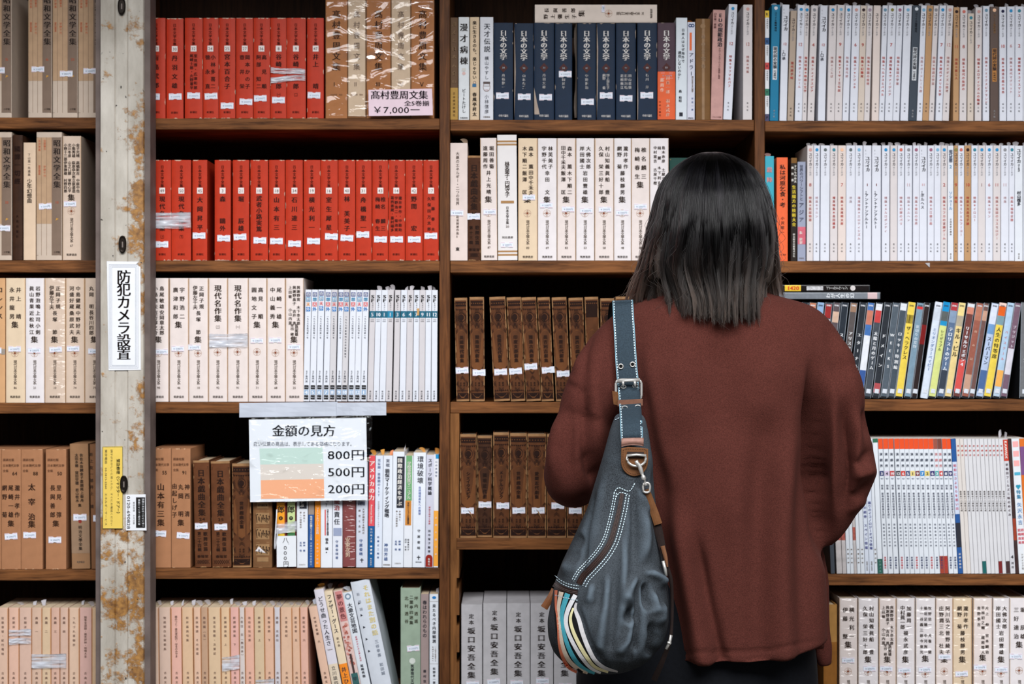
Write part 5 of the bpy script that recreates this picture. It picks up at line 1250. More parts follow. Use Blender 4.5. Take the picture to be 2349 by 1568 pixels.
eureka(2130.6, 2142, 'g', '', '特集＊物語の宇宙', tilt=11.5, color='c', faint=.6)
eureka(2146, 2161, 'b', '7', '特集＊現代アメリカ文学', tilt=9.5, faint=0)
eureka(2161.7, 2176.5, 'p', '12', '特集＊ダダイズム論考', tilt=10.5, color='c', faint=.6)
eureka(2186, 2199, 'k', '11', '特集＊家と人', tilt=2, color='t', faint=.3, top=17)
eureka(2200.7, 2216.8, 'r', '8', '特集＊現代の批評の', tilt=2.5, color='c', faint=.2, top=17)
eureka(2219, 2233, 't', '', '', tilt=1.5, color='y', top=31)
eureka(2236, 2251, 'p', '7', '特集＊エロティシズムの臨界', tilt=2, color='c', faint=0, top=17)
eureka(2254.5, 2269.3, 's', '', '特集＊シェイクスピアランド', tilt=.5, faint=.4, kana_bold=True, top=14)
eureka(2271.5, 2290.5, 'x', '1977', color='d', style=2, top=15)
eureka(2293, 2308.5, 'n', '10', '特集＊構造主義の世界', tilt=-.5, faint=.25, top=16)
eureka(2310, 2327.3, 'b', '6', '特集＊現代マグリット', tilt=.5, faint=.6, top=15)
eureka(2328.5, 2346.6, 't', '2', '増頁特集＊ユイスマンス', tilt=.5, faint=0, top=15)
eureka(2347.5, 2364, 'b', '3', '特集', tilt=0, faint=.2, top=15)

row(MAG, 'second shelf', 598.5, 334, FW, 'slim pale magazines on the second shelf')
b = soft(1755, 1775.5, 'turquoise softcover with pink title beside the hair', (64, 166, 186), 358, 0); b.tv('殺陣', 1765, 378, 424, 13, ink((214, 140, 140)), bold=.06); b.flag(1769, 12, mat((170, 140, 140))); b.done()
b = Book(1781.5, 1807, 'bright orange hardback with brushed black title', (232, 104, 62), top=361, bulge=1.0, pw=4, depth=.13, rough=.4); b.tv('私は河原乞食・考', 1795, 377, 476, 12, INK, bold=.05, wx=1.15); b.tv('小沢昭一', 1795, 495, 538, 8, ink((80, 40, 30))); b.th('三一書房', 1788, 584, 15, 3.6, INK); b.done()
b = soft(1814, 1828, 'slim black softcover with yellow and white lettering', (40, 32, 28), 362, 0); b.rect(1815, 362, 1828, 374, mat((120, 84, 40)), 1); b.tv('生活綴方の技術大全', b.cx, 424, 520, 9, ink((222, 196, 60)), bold=.1); b.cols(['子どもの作文', '教育書'], b.cx, 378, 420, 6, 6.5, OW); b.tv('明治図書出版株式会社', b.cx, 535, 590, 5, OW); b.done()
b = soft(1829.5, 1848, 'slim silver grey softcover with pink cloud', (150, 156, 178), 371, 0); b.tv('世界のパワーシフトと', 1838, 378, 460, 8.5, ink((72, 76, 96)), bold=.02); b.tv('アジア', 1838, 462, 512, 12, ink((60, 62, 84)), bold=.03); b.rect(1830, 520, 1848, 560, mat((200, 100, 116), tex=.2), 1); b.tv('朱　建栄', 1837, 530, 560, 7.5, OW, bold=.05); b.th('花伝社', 1833, 592, 11, 3.6, GREYINK); b.done()
R2 = [(1850.5, 1864.8, 'p', '8', '特集＊民話物語', 'c', .35, 0), (1865.5, 1879.5, 'b', '', '特集＊ラカン', 'w', .75, 0), (1881.5, 1902.3, 'e', '', '', 'w', .8, 0), (1904, 1921, 't', '', '増頁特集＊島田雅彦', 'c', 0, 0), (1922, 1940, 'x', '7', '特集＊長尾朔太郎', 'o', .2, 0), (1940.8, 1961, 'e', '', '特集', 'w', .85, 0), (1961.7, 1978.5, 'l', '', '増頁特集＊エロティシズム', 'w', .6, 0), (1980, 1998.5, None, '1', 'アントナンアルトー', 'w', .4, 1), (2000, 2020.3, None, '1', 'アントナンアルトー', 'w', .4, 1), (2022.7, 2040.3, 'b', '', '特集＊メルロポンティ', 'w', .6, 0), (2042, 2058, 'b', '', '', 'c', .3, 0), (2058.8, 2074, 'r', '', '特集＊幻想のパリ', 'w', .5, 0), (2075.6, 2092, 'g', '11', '特集＊メルヘン', 'w', .75, 0), (2094, 2108.5, 'm', '', '特集＊漱石の世界', 'w', .55, 0), (2109, 2126, None, '11', 'ボルヘス', 'w', .5, 1), (2127.6, 2142.3, 'm', '', '特集＊大江健三郎', 'w', .5, 0), (2143, 2157.7, 'l', '', '', 'w', .5, 0), (2158.3, 2172.5, 'b', '2', '特集＊カフカの言語ゲーム', 'c', .1, 0), (2174, 2187.2, None, '2', 'ソキュール', 'w', .3, 3), (2188, 2196.8, 'o', '9', '特集', 't', .2, 0), (2197.3, 2211.2, 'r', '', '特集＊ミシェルフーコー', 'w', .45, 0), (2212, 2227, 'k', '10', '特集＊大島弓子論', 't', .15, 0), (2227.8, 2242.8, 't', '', '特集＊イロニー', 'w', .4, 0), (2243.5, 2259.8, 'b', '1', '', 'c', .8, 0), (2260.5, 2277, 'b', '6', '特集＊ロラン', 'w', .5, 0), (2278, 2294.8, 'b', '11', '特集＊童話のコスモロジー', 'c', .5, 0), (2296, 2313.8, 'g', '11', '特集', 'w', .7, 0), (2314.4, 2327, 't', '', '特集＊稲垣足穂', 'w', .45, 0), (2328, 2346, None, '', '村山槐多', 'w', .2, 4), (2347.3, 2364, 'b', '5', '', 'w', .5, 0)]
for i, (a, c, d, n_, t, col, fa, stl) in enumerate(R2):
    if stl < 2: eureka(a, c, d, n_, t, color=col, faint=fa, style=stl, tilt=(1.5 if i < 3 else .5), flag=i != 4)
    else:
        b = Book(a, c, 'white philosophy magazine with blue numeral' if stl == 3 else 'white magazine with bold black title', (218, 222, 230), kind='magazine', cat='magazine', bulge=.35, depth=.13, tex=.03, rough=.5)
        if stl == 3: b.tv('現代思想', b.cx, 344, 372, 8.5, ink((70, 84, 110)), bold=.08); b.th('2', b.cx - 3, 382, 6, 10, ink((80, 160, 206))); b.tv('ソシュール', b.cx, 438, 482, 8, ink((90, 150, 196))); b.tv('言語思想の構造', b.cx, 500, 540, 4.4, GREYINK)
        else: b.tv('ユリイカ', b.cx, 341, 374, 9.5, DK, bold=.14); b.tv('詩と批評', b.cx, 376, 394, 4.5, DK); b.tv('村山槐多', b.cx, 438, 472, 9, DK, bold=.1)
        b.tv('青土社', b.cx, 580, 594, 4, GREYINK); b.flag(); b.done()

row(MAG, 'third shelf', 915.5, 693, FW, 'film discs in plastic cases on the third shelf')
GLOSS = dict(rough=.18, tex=.0)
def disc_case(a, c, tilt, bands, look, top=None, title='', tcol=(225, 228, 232), base=(52, 56, 62), tsize=9, ty=(760, 850), foot=(206, 212, 222)):
    """black plastic film case with a paper insert behind clear film; bands: (y0, y1, colour)"""
    b = Book(a, c, look, (34, 36, 40), top=top, tilt=tilt, kind='dvd_case', cat='film case', bulge=.9, pw=5, depth=.125, pages=False, tex=0, rough=.25)
    b.rect(a + 1, b.top + 2, c - 1, b.bot - 5, mat(base, rough=.15, tex=.10, scale=140, coat=.0), 1)
    for y0, y1, col in bands: b.rect(a + 1, y0, c - 1, y1, mat(col, rough=.15, tex=.08, scale=120), 2)
    if title: b.tv(title, b.cx, ty[0], ty[1], tsize, ink(tcol), bold=.08, layer=3)
    b.th('DVD', b.cx - 5, b.top + 8, 10, 5, ink((230, 232, 238) if sum(base) < 400 else (50, 50, 60)), bold=.12, layer=4)
    b.rect(b.cx - 5, b.bot - 22, b.cx + 5, b.bot - 12, mat(foot, rough=.3, tex=.15, scale=300), 4)
    # clear outer film along the edges
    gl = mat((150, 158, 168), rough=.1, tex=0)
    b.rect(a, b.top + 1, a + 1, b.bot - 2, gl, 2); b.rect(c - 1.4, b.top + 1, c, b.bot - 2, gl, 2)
    b.done()
G1, G2 = (48, 52, 58), (72, 78, 86)
tops = [1840, 1857.5, 1875.5, 1894, 1912.5, 1931, 1951.5, 1972.5, 1991, 2010, 2029.5, 2048.5, 2066.3]
spec = [('grey film case peeping over the shoulder', [(700, 720, (180, 60, 60))], '', G1), ('film case with orange face picture over the shoulder', [(696, 730, (190, 120, 90))], '', (150, 120, 100)), ('pale blue film case over the shoulder', [(694, 760, (140, 170, 206))], '', (150, 176, 206)), ('film case with thin red and white stripe', [(698, 730, (150, 50, 50)), (732, 800, (190, 190, 194))], '', G2), ('film case with small face on dark spine', [(715, 740, (200, 170, 150))], '', (90, 80, 84)), ('charcoal film case with white brushed title', [], 'スパイシー', (46, 52, 60)), ('brown grey film case with slanted title', [(696, 716, (150, 120, 100))], 'アリスフィールド', (88, 82, 82)), ('grey film case with white English-style title', [], 'エターナル', G1), ('film case with blue head and white body', [(712, 745, (190, 120, 100)), (770, 850, (220, 224, 232)), (850, 880, (60, 90, 150))], 'キッド', (70, 110, 170)), ('film case with red and white head', [(697, 712, (220, 222, 228)), (712, 740, (190, 70, 70))], '太陽と月のゲーム', G2), ('grey film case with small pink label at foot', [(880, 902, (170, 80, 84))], 'ドメイン', G1), ('steel grey film case with capital lettering', [], 'WEEKS', (84, 94, 104)), ('grey film case with silver white head', [(696, 712, (214, 220, 228))], 'ロッキー特別編', (72, 82, 92))]
for i, t in enumerate(tops):
    lk, bands, ti, base = spec[i]
    tl = 22 + i * .7
    w = 16 if i else 15
    disc_case(t - tl, t - tl + w, tl, bands, lk, title=ti, base=base)
Y_ = (226, 200, 84)
DV = [(2083.5, 2101.5, 31, [(693, 893, Y_), (722, 742, (60, 40, 36))], 'yellow film case with small dark picture', 'ザ・ヘラクレス', (40, 34, 24), Y_, 10.5, (748, 826)),
      (2104.5, 2120, 31, [(703, 709, (206, 60, 60))], 'pale steel blue film case beside the yellow one', '裏切りの荒野', (200, 214, 226), (120, 146, 164), 8, (745, 800)),
      (2121, 2134.5, 31, [(745, 790, (120, 34, 34))], 'dark film case with dim red lettering', '', (120, 40, 40), (48, 40, 40), 8, (740, 800)),
      (2145, 2163, 35, [(692, 706, (214, 220, 232)), (735, 915, (206, 216, 230))], 'white film case with thin blue title', 'ミリオンダラーベイビー', (90, 120, 170), (196, 204, 216), 8.5, (752, 852)),
      (2163.5, 2181, 35, [(692, 714, (32, 138, 196)), (714, 736, (90, 96, 96)), (736, 747, (40, 140, 190)), (747, 905, (206, 214, 136))], 'lime yellow film case with bright blue head', 'レミゼラブル', (60, 64, 50), (206, 214, 136), 7.5, (756, 806)),
      (2182.5, 2199.5, 34.5, [(694, 712, (170, 60, 66)), (712, 740, (130, 150, 176)), (850, 900, (60, 68, 80))], 'film case with big white title on slate blue', 'テロリストのゲーム', (226, 232, 240), (90, 110, 140), 10, (750, 852)),
      (2200, 2216.5, 34.5, [(694, 724, (226, 206, 140)), (724, 748, (170, 160, 140)), (748, 905, (222, 200, 140))], 'cream yellow film case with bold dark title', 'キル・ビル', (48, 42, 36), (222, 200, 140), 13, (752, 820)),
      (2220.5, 2238, 36, [(696, 704, (210, 216, 222)), (704, 720, (200, 130, 110)), (826, 900, (206, 84, 80))], 'film case with white title above red body', 'リーサルウェポン４', (228, 232, 240), (110, 66, 62), 9.5, (748, 842)),
      (2240.5, 2257.5, 36, [(700, 735, (176, 116, 96)), (860, 900, (190, 150, 130))], 'rust brown film case with small portraits', '侍の冠', (210, 170, 150), (150, 92, 78), 6, (745, 840)),
      (2258, 2270, 36, [(712, 735, (190, 150, 130))], 'mottled brown film case before a dark gap', '', (200, 160, 140), (110, 82, 78), 6, (745, 840)),
      (2275.5, 2292.5, 38, [(696, 743, (206, 214, 232)), (743, 766, (110, 150, 196)), (766, 850, (176, 192, 220)), (850, 900, (76, 104, 150))], 'pale blue film case with tall black title', 'スーパーマン', (40, 44, 60), (170, 188, 218), 10.5, (772, 838)),
      (2293, 2311, 38, [(694, 702, (230, 200, 190)), (702, 724, (214, 96, 40)), (724, 745, (120, 150, 160)), (745, 900, Y_)], 'yellow film case with orange head and sky picture', '人生の特等席', (40, 36, 28), Y_, 11, (750, 824)),
      (2311.5, 2328, 35, [(694, 850, (170, 196, 220)), (850, 888, (230, 170, 90))], 'ice blue film case with orange price sticker', 'ハイスクール', (190, 110, 110), (176, 196, 214), 7, (756, 830)),
      (2328.5, 2344, 34.5, [(800, 860, (206, 204, 216))], 'dull purple film case last of the leaning row', 'ブリジット', (206, 196, 210), (116, 92, 108), 7.5, (745, 800))]
for t0, t1, tl, bands, lk, ti, tc_, base, ts, ty in DV: disc_case(t0 - tl, t1 - tl, tl, bands, lk, title=ti, tcol=tc_, base=base, tsize=ts, ty=ty)
disc_case(2338, 2360, 5, [], 'grey film case upright at the photo edge', title='ノア', base=(110, 112, 116))
for (x0, x1, y0, y1, col, lk, sp) in ((1778, 1995, 652.5, 668.5, (30, 26, 26), 'black film case lying topmost on the leaning discs, yellow price tag', 1), (1784, 2020, 669.5, 686.5, (120, 126, 134), 'grey film case lying flat under the black one', 0)):
    b = Book(0, y1 - y0, lk, (40, 42, 46), top=x0, bot=x1, kind='dvd_case', bulge=.9, pw=5, depth=.125, pages=False, tex=0, rough=.25, cat='film case')
    b.rect(1, x0 + 2, y1 - y0 - 1, x1 - 2, mat(col, rough=.15, tex=.1, scale=140), 1)
    if sp:
        b.rect(1, x0 + 22, y1 - y0 - 1, x0 + 59, mat((226, 190, 60), rough=.3), 2); b.text('1420', 'r', b.cx, x0 + 27, 28, 12, ink((200, 60, 40)), 3, 1, .1)
        b.rect(3, x0 + 72, 12, x0 + 110, mat((190, 190, 194), rough=.3, tex=.3, scale=400), 2); b.tv('ゴールドウィン', b.cx, x0 + 118, x0 + 166, 8, ink((206, 206, 206)), bold=.03); b.disc(b.cx, x0 + 178, 6, mat((206, 200, 200), rough=.3, tex=.2, scale=300), 2)
    else:
        b.tv('わが人生の幻', b.cx, x0 + 110, x0 + 176, 11, ink((220, 224, 230)), bold=.07); b.rect(1, x0 + 206, y1 - y0 - 1, x0 + 228, mat((206, 180, 182), rough=.3), 2)
    o = b.mb.build('dvd_case', None, P(x1, (y0 + y1) / 2, YS), (0, -math.pi / 2, 0)); tag(o, lk, 'film case')

row(MAG, 'fourth shelf', 1316.5, 1007, 'from the sweater', 'slim theatre magazines on the fourth shelf')
TIL = lambda x: -12 - (x - 2010) / 190 * 5.5
E4 = [(1906, 1915.3, 'k'), (1919.5, 1932, 'q'), (1933, 1942, 'q'), (1943, 1951, 'p'), (1951.5, 1959, 'p'), (1959.5, 1966, 'q'), (1966.7, 1974.3, 'p'), (1975, 1984.2, 'p'), (1985, 1994.3, 'u'), (1995, 2006, 'u'), (2006.5, 2013.2, 'p'), (2014, 2025, 'g')]
for i, (a, c, s_) in enumerate(E4):
    look = {'k': 'slim dark magazine half behind the sweater', 'q': 'slim magazine with mottled picture spine', 'p': 'slim plain white magazine', 'u': 'slim white magazine with purple blue title', 'g': 'slim white magazine with green foot'}[s_]
    b = Book(a, c, look, {'k': (70, 76, 84), 'q': (196, 190, 190), 'p': (220, 226, 234), 'u': (214, 222, 236), 'g': (222, 228, 236)}[s_], tilt=-12, kind='magazine', cat='magazine', bulge=.25, depth=.13, tex=.02 if s_ != 'q' else .2, rough=.45)
    if s_ == 'u': b.tv('夢の絵巻　スペイン情報' if i == 8 else '踊りのイコノロジーオペラ情報', b.cx, 1150, 1262, 7, ink((84, 90, 150)), bold=.06); b.tv('音楽之友社', b.cx, 1288, 1310, 4, GREYINK)
    if s_ == 'g': b.rect(a, 1283, c, 1316, mat((40, 96, 84)), 1); b.rect(a, 1007, c, 1016, mat((50, 110, 84)), 1); b.tv('音楽之友', b.cx, 1285, 1314, 5, ink((150, 190, 180)))
    if s_ == 'p': b.tv('別冊付録', b.cx, 1256, 1296, 4, GREYINK)
    if s_ == 'q': b.rect(a, 1210, c, 1240, mat((170, 90, 80), tex=.3, scale=200), 1)
    b.done()
NC = [(44, 56, 110), (206, 190, 214), (190, 50, 50), (36, 32, 40), (200, 56, 46), (40, 56, 110), (226, 206, 130), (120, 50, 50), (40, 130, 196), (226, 206, 120), (54, 50, 110), (56, 160, 160), (206, 70, 66), (40, 50, 100), (50, 50, 110)]
NN = '3 4 10 12 6 5 1 9 7 2 6 2 4 8 9'.split()
EX = [(2026.5, 2036.8), (2038, 2049.5), (2050.5, 2062), (2064.5, 2075.8), (2076.6, 2087.6), (2088.3, 2098), (2098.6, 2110), (2110.5, 2121), (2121.6, 2132.2), (2132.8, 2144.3), (2145, 2156.4), (2157, 2166), (2166.5, 2175.5), (2177, 2187.4), (2188, 2197.5)]
# the run leans away from the sleeve: spines numbered in small coloured squares
for i, (a, c) in enumerate(EX):
    oth = i in (11, 12)
    b = Book(a, c, f"slim theatre magazine with {'orange head' if not oth else 'brown head'} and numeral {cardinal(int(NN[i]))}", (218, 224, 232), tilt=TIL(a), kind='magazine', cat='magazine', bulge=.25, depth=.13, tex=.02, rough=.45)
    b.rect(a, 1007, c, 1030.5, mat((226, 82, 42) if not oth else ((150, 84, 70) if i == 11 else (120, 70, 60)), rough=.4, tex=.03), 1)
    b.tv('演劇界', b.cx, 1036, 1076, 7, ink((52, 60, 84)) if not oth else ink((206, 120, 124)), bold=.05)
    b.rect(a + .6, 1081, c - .6, 1092.5, mat(NC[i], rough=.5, tex=0), 1); n_ = NN[i]; b.th(n_, b.cx - (2.6 if len(n_) == 1 else 4.2), 1087, 5.2 if len(n_) == 1 else 8.4, 9, ink((236, 236, 240)) if sum(NC[i]) < 500 else DK, bold=.1)
    b.th("'97", b.cx - 3.4, 1099, 6.8, 5, ink((90, 110, 140)))
    b.tv('特集　東海道四谷怪談を読む', b.cx, 1112, 1190, 5.6, ink((74, 80, 104)), bold=.04); b.tv('歌舞伎座の衣装', b.cx, 1200, 1256, 4.8, ink((96, 104, 126)), bold=.02)
    b.tv('演劇出版社', b.cx, 1277, 1306, 5, ink((60, 70, 110)) if i % 3 else ink((206, 60, 70)), bold=.06)
    if i in (11, 12): b.rect(a, 1276, c, 1316, mat((160, 66, 50)), 2)
    b.done()
b = Book(2198.3, 2209, 'slim blue magazine with red title on white', (40, 86, 150), tilt=-17, kind='magazine', cat='magazine', bulge=.25, depth=.13); b.rect(2198, 1060, 2209, 1180, mat((200, 212, 232)), 1); b.tv('昭和にさよならを思い出', b.cx, 1064, 1172, 7, ink((206, 60, 90)), bold=.05); b.rect(2198, 1200, 2209, 1256, DK, 1); b.tv('演劇出版社', b.cx, 1268, 1306, 5, OW); b.done()
KX = [(2209.7, 2218.4), (2218.8, 2227.2), (2227.7, 2235.4), (2236, 2245.6), (2246.2, 2254), (2254.5, 2263.4), (2264, 2273.4), (2274, 2282.3), (2283, 2291.2), (2291.8, 2299.8), (2300.4, 2308), (2308.5, 2317.6)]
for i, (a, c) in enumerate(KX):
    ft = {5: (30, 96, 96), 9: (120, 40, 40), 11: (70, 50, 50)}.get(i)
    b = Book(a, c, 'very slim white magazine' + (' with coloured foot' if ft else ' with tiny red title'), (214, 208, 204) if i < 2 else (212, 212, 216), tilt=-17.5, kind='magazine', cat='magazine', bulge=.2, depth=.13, tex=.03)
    b.tv('演劇界', b.cx, 1018, 1050, 4.4, ink((200, 70, 60)), bold=.06); b.tv('歌舞伎十八番集大成', b.cx, 1126, 1174, 4.6, ink((90, 84, 84)), bold=.05)
    if ft: b.rect(a, 1288, c, 1316, mat(ft), 1)
    b.done()
b = Book(2318.2, 2329.4, 'slim magazine with red head and small dark figures', (206, 206, 212), tilt=-18, kind='magazine', cat='magazine', bulge=.2, depth=.13); b.rect(2318, 1009, 2330, 1058, mat((196, 62, 44)), 1); b.text('KAWADE', 'r', b.cx, 1012, 42, 8, OW, 3, 1, .08); b.tv('早稲田フールズ三昧のめぐみ', b.cx, 1062, 1186, 6.5, ink((70, 44, 60)), bold=.06); b.th('4', b.cx - 3, 1278, 6, 10, DK, bold=.06); b.tv('河出', b.cx, 1288, 1306, 6, DK); b.flag(2322, 20); b.done()
b = Book(2330, 2337.3, 'very slim dark brown magazine with speckled spine', (62, 44, 44), tilt=-18, kind='magazine', cat='magazine', bulge=.2, depth=.13, tex=.3); b.rect(2330, 1190, 2337.3, 1240, mat((150, 60, 40), tex=.3), 1); b.flag(2332, 16); b.done()
b = Book(2338, 2355.5, 'white magazine with pink blocks and blue heart', (222, 226, 232), tilt=-18, kind='magazine', cat='magazine', bulge=.3, depth=.13)
for q in range(3): b.rect(2340, 1013 + q * 22, 2353, 1026 + q * 22, ink((240, 170, 170)), 1)
b.rect(2340, 1084, 2354, 1091, mat((80, 170, 200)), 1); b.disc(2345, 1116, 3.4, mat((50, 150, 180)), 2); b.disc(2349.5, 1116, 3.4, mat((50, 150, 180)), 2); b.poly([(2342, 1117), (2352.5, 1117), (2347, 1124)], mat((50, 150, 180)), 2); b.tv('特集', 2347, 1124, 1146, 10, ink((50, 140, 180)), bold=.1); b.tv('矢沢永吉', 2347, 1152, 1206, 11, ink((120, 160, 206)), bold=.06); b.cols(['岩崎宏美', '岩崎良美'], 2347, 1212, 1250, 7, 7.5, ink((214, 70, 90)), bold=.1); b.tv('ソディック社', 2347, 1270, 1308, 5, GREYINK); b.done()
b = Book(2356, 2376, 'orange and purple magazine cut by the photo edge', (214, 110, 40), tilt=-18, kind='magazine', cat='magazine', bulge=.3, depth=.13); b.rect(2356, 1025, 2376, 1090, mat((120, 80, 130)), 1); b.done()

row(MAG, 'lowest shelf', 1657, 1372, FW, 'cream hardbacks in plastic film on the lowest shelf')
CTX['end'] = 'from the sweater'
b = Book(1889, 1920, 'worn light brown volume beside the trousers', (166, 122, 66), top=1387, kind='leather_book', bulge=1.2, pw=4, depth=.14, tex=.12); b.rect(1889, 1473, 1920, 1657, mat((142, 92, 38), tex=.15), 1); b.disc(1904, 1518, 5, ink((110, 70, 36)), 2, n=8); b.done()
kk = dict(wrap=True, txt='￥200円')
chik(1925.5, 1966.5, 36, ['横光利一', '伊藤　整'], slip=(1931, 1508), yem=1540, **kk)
chik(1969, 2014.3, 58, ['村山知義', '久保　栄'], ['眞船　豊', '三好十郎'], slip=(1980, 1527), yem=1541, color='w', **kk)
chik(2016.3, 2055.3, 25, ['與謝野寛　木下杢太郎', '與謝野晶子　吉井　勇', '上田敏　　小山内薫'], ['長田秀雄', '平出　修'], slip=(2018, 1527), yem=1541, rot=1, **kk)
chik(2056.5, 2098.3, 82, ['加藤周一', '中村眞一郎'], ['福永武彦'], slip=(2060, 1531), yem=1546, color='w', rot=-1, **kk)
chik(2100.7, 2145.3, 62, ['牧野信一　犬養　健', '稲垣足穂　中河與一', '十一谷義三郎今東光'], slip=(2107, 1529), yem=1546, color='w', ysh=1504, **kk)
chik(2147, 2185.5, 88, ['阿川弘之', '庄野潤三'], ['曾野綾子', '北　杜夫'], slip=(2152, 1500), yem=1540, **kk)
chik(2186.4, 2229, 48, ['瀧井孝作', '網野　菊'], ['藤枝靜男'], slip=(2191, 1539), yem=1548, color='t', rot=-3, **kk)
chik(2233, 2275.6, 40, ['片上　伸　宮本顯治', '平林初之輔　蔵原惟人', '青野季吉　　　　　'], slip=(2233.5, 1524), yem=1540, ysh=1502, **kk)
chik(2278.2, 2315, 53, ['大佛次郎', '岸田國士'], ['岩田豐雄'], slip=(2282, 1529), yem=1545, color='w', **kk)
chik(2316.3, 2360, 64, ['堀　辰雄', '三好達治'], slip=(2315.5, 1499), yem=1538, color='w', look='whitish hardback with clear wheel emblem')

# torn white paper scrap left on the shelf edge, dust
mb = MB(); mb.add([P(2122, 603, -.0008), P(2133, 602.5, -.0008), P(2132.5, 613, -.0014)], [(0, 1, 2)], NOTE)
mb.add([P(2122, 603, -.0004), P(2133, 602.5, -.0004), P(2132.5, 613, -.0008)], [(2, 1, 0)], NOTE); tag(mb.build('paper_scrap'), 'small torn white paper scrap stuck to the magazine bay shelf edge', 'paper scrap')

# ================================================================ the woman browsing, seen from behind
def smooth_closed(V, E, it, f=0.5, w=None):
    V = V.copy(); n = len(V)
    cnt = np.bincount(E.ravel(), minlength=n).astype(float)[:, None]
    for _ in range(it):
        acc = np.zeros_like(V)
        np.add.at(acc, E[:, 0], V[E[:, 1]]); np.add.at(acc, E[:, 1], V[E[:, 0]])
        V += (f if w is None else f * w) * (acc / cnt - V)
    return V
def vnormals(V, F):
    N = np.zeros_like(V)
    a, b, c = V[F[:, 0]], V[F[:, 1]], V[F[:, 2]]
    fn = np.cross(c - a, V[F[:, 3]] - b) if F.shape[1] == 4 else np.cross(b - a, c - a)
    for k in range(F.shape[1]): np.add.at(N, F[:, k], fn)
    return N / (np.linalg.norm(N, axis=1, keepdims=True) + 1e-12)
def to_px(V):
    k = S * (D + V[:, 1]) / D
    return np.stack([1174.5 + V[:, 0] / k, 784 - (V[:, 2] - CZ) / k], 1)
def seg_dist(p, poly):
    # distance to a polyline and how far along it (0..1)
    best = np.full(len(p), 1e9); along = np.zeros(len(p))
    ln = [math.dist(a, b) for a, b in zip(poly[:-1], poly[1:])]; T = sum(ln); acc = 0.0
    for (x0, y0), (x1, y1), l_ in zip(poly[:-1], poly[1:], ln):
        d = np.array([x1 - x0, y1 - y0], float); L = d @ d
        t = np.clip(((p - [x0, y0]) @ d) / L, 0, 1)
        q = np.linalg.norm(p - ([x0, y0] + t[:, None] * d), axis=1)
        m = q < best; best[m] = q[m]; along[m] = (acc + t[m] * l_) / T; acc += l_
    return best, along
def fold(V, F, folds, facing=0.0):
    """push cloth in or out along its normals near polylines given where the folds show in the photo (mm, px)"""
    N = vnormals(V, F); p = to_px(V); Nd = N * np.array([1, 1, .2])
    w = np.clip((-N[:, 1] - facing) / 0.35, 0, 1)
    d = np.zeros(len(V))
    for amp, wid, poly in folds:
        r, t = seg_dist(p, poly)
        tap = np.clip(t / .35, 0, 1); tap = tap * tap * (3 - 2 * tap)
        end = np.ones(len(p)) if poly[-1][1] > 1470 else np.clip((1 - t) / .35, 0, 1); end = end * end * (3 - 2 * end)
        d += 1.5 * amp / 1000 * np.exp(-(r / (wid * (.75 + .5 * t))) ** 2) * tap * end
    return V + Nd * (d * w)[:, None]
def remesh(mb, voxel):
    me = mb.mesh('tmp'); o = bpy.data.objects.new('tmp', me); COL.objects.link(o)
    m = o.modifiers.new('r', 'REMESH'); m.mode = 'VOXEL'; m.voxel_size = voxel
    dg = bpy.context.evaluated_depsgraph_get()
    r = bpy.data.meshes.new_from_object(o.evaluated_get(dg))
    V = np.empty(len(r.vertices) * 3); r.vertices.foreach_get('co', V); V = V.reshape(-1, 3)
    F = np.array([tuple(p.vertices) for p in r.polygons if len(p.vertices) == 4])
    E = np.empty(len(r.edges) * 2, dtype=np.int64); r.edges.foreach_get('vertices', E); E = E.reshape(-1, 2)
    bpy.data.objects.remove(o); bpy.data.meshes.remove(me); bpy.data.meshes.remove(r)
    return V, F, E
def np_mesh(name, V, F, m, parent=None):
    me = bpy.data.meshes.new(name); me.from_pydata(V.tolist(), [], F.tolist()); me.materials.append(m)
    me.polygons.foreach_set('use_smooth', [True] * len(me.polygons)); me.update()
    return link(name, me, parent)
def loft(mb, rings, m):
    n = len(rings[0]); V = [p for r in rings for p in r]; F = []
    for i in range(len(rings) - 1):
        for k in range(n): F.append((i * n + k, i * n + (k + 1) % n, (i + 1) * n + (k + 1) % n, (i + 1) * n + k))
    F += [tuple(range(n))[::-1], tuple(range((len(rings) - 1) * n, len(rings) * n))]
    mb.add(V, F, m)
def interp(rows, y):
    ys = [r[0] for r in rows]
    return [float(np.interp(y, ys, [r[k] for r in rows])) for k in range(1, len(rows[0]))]

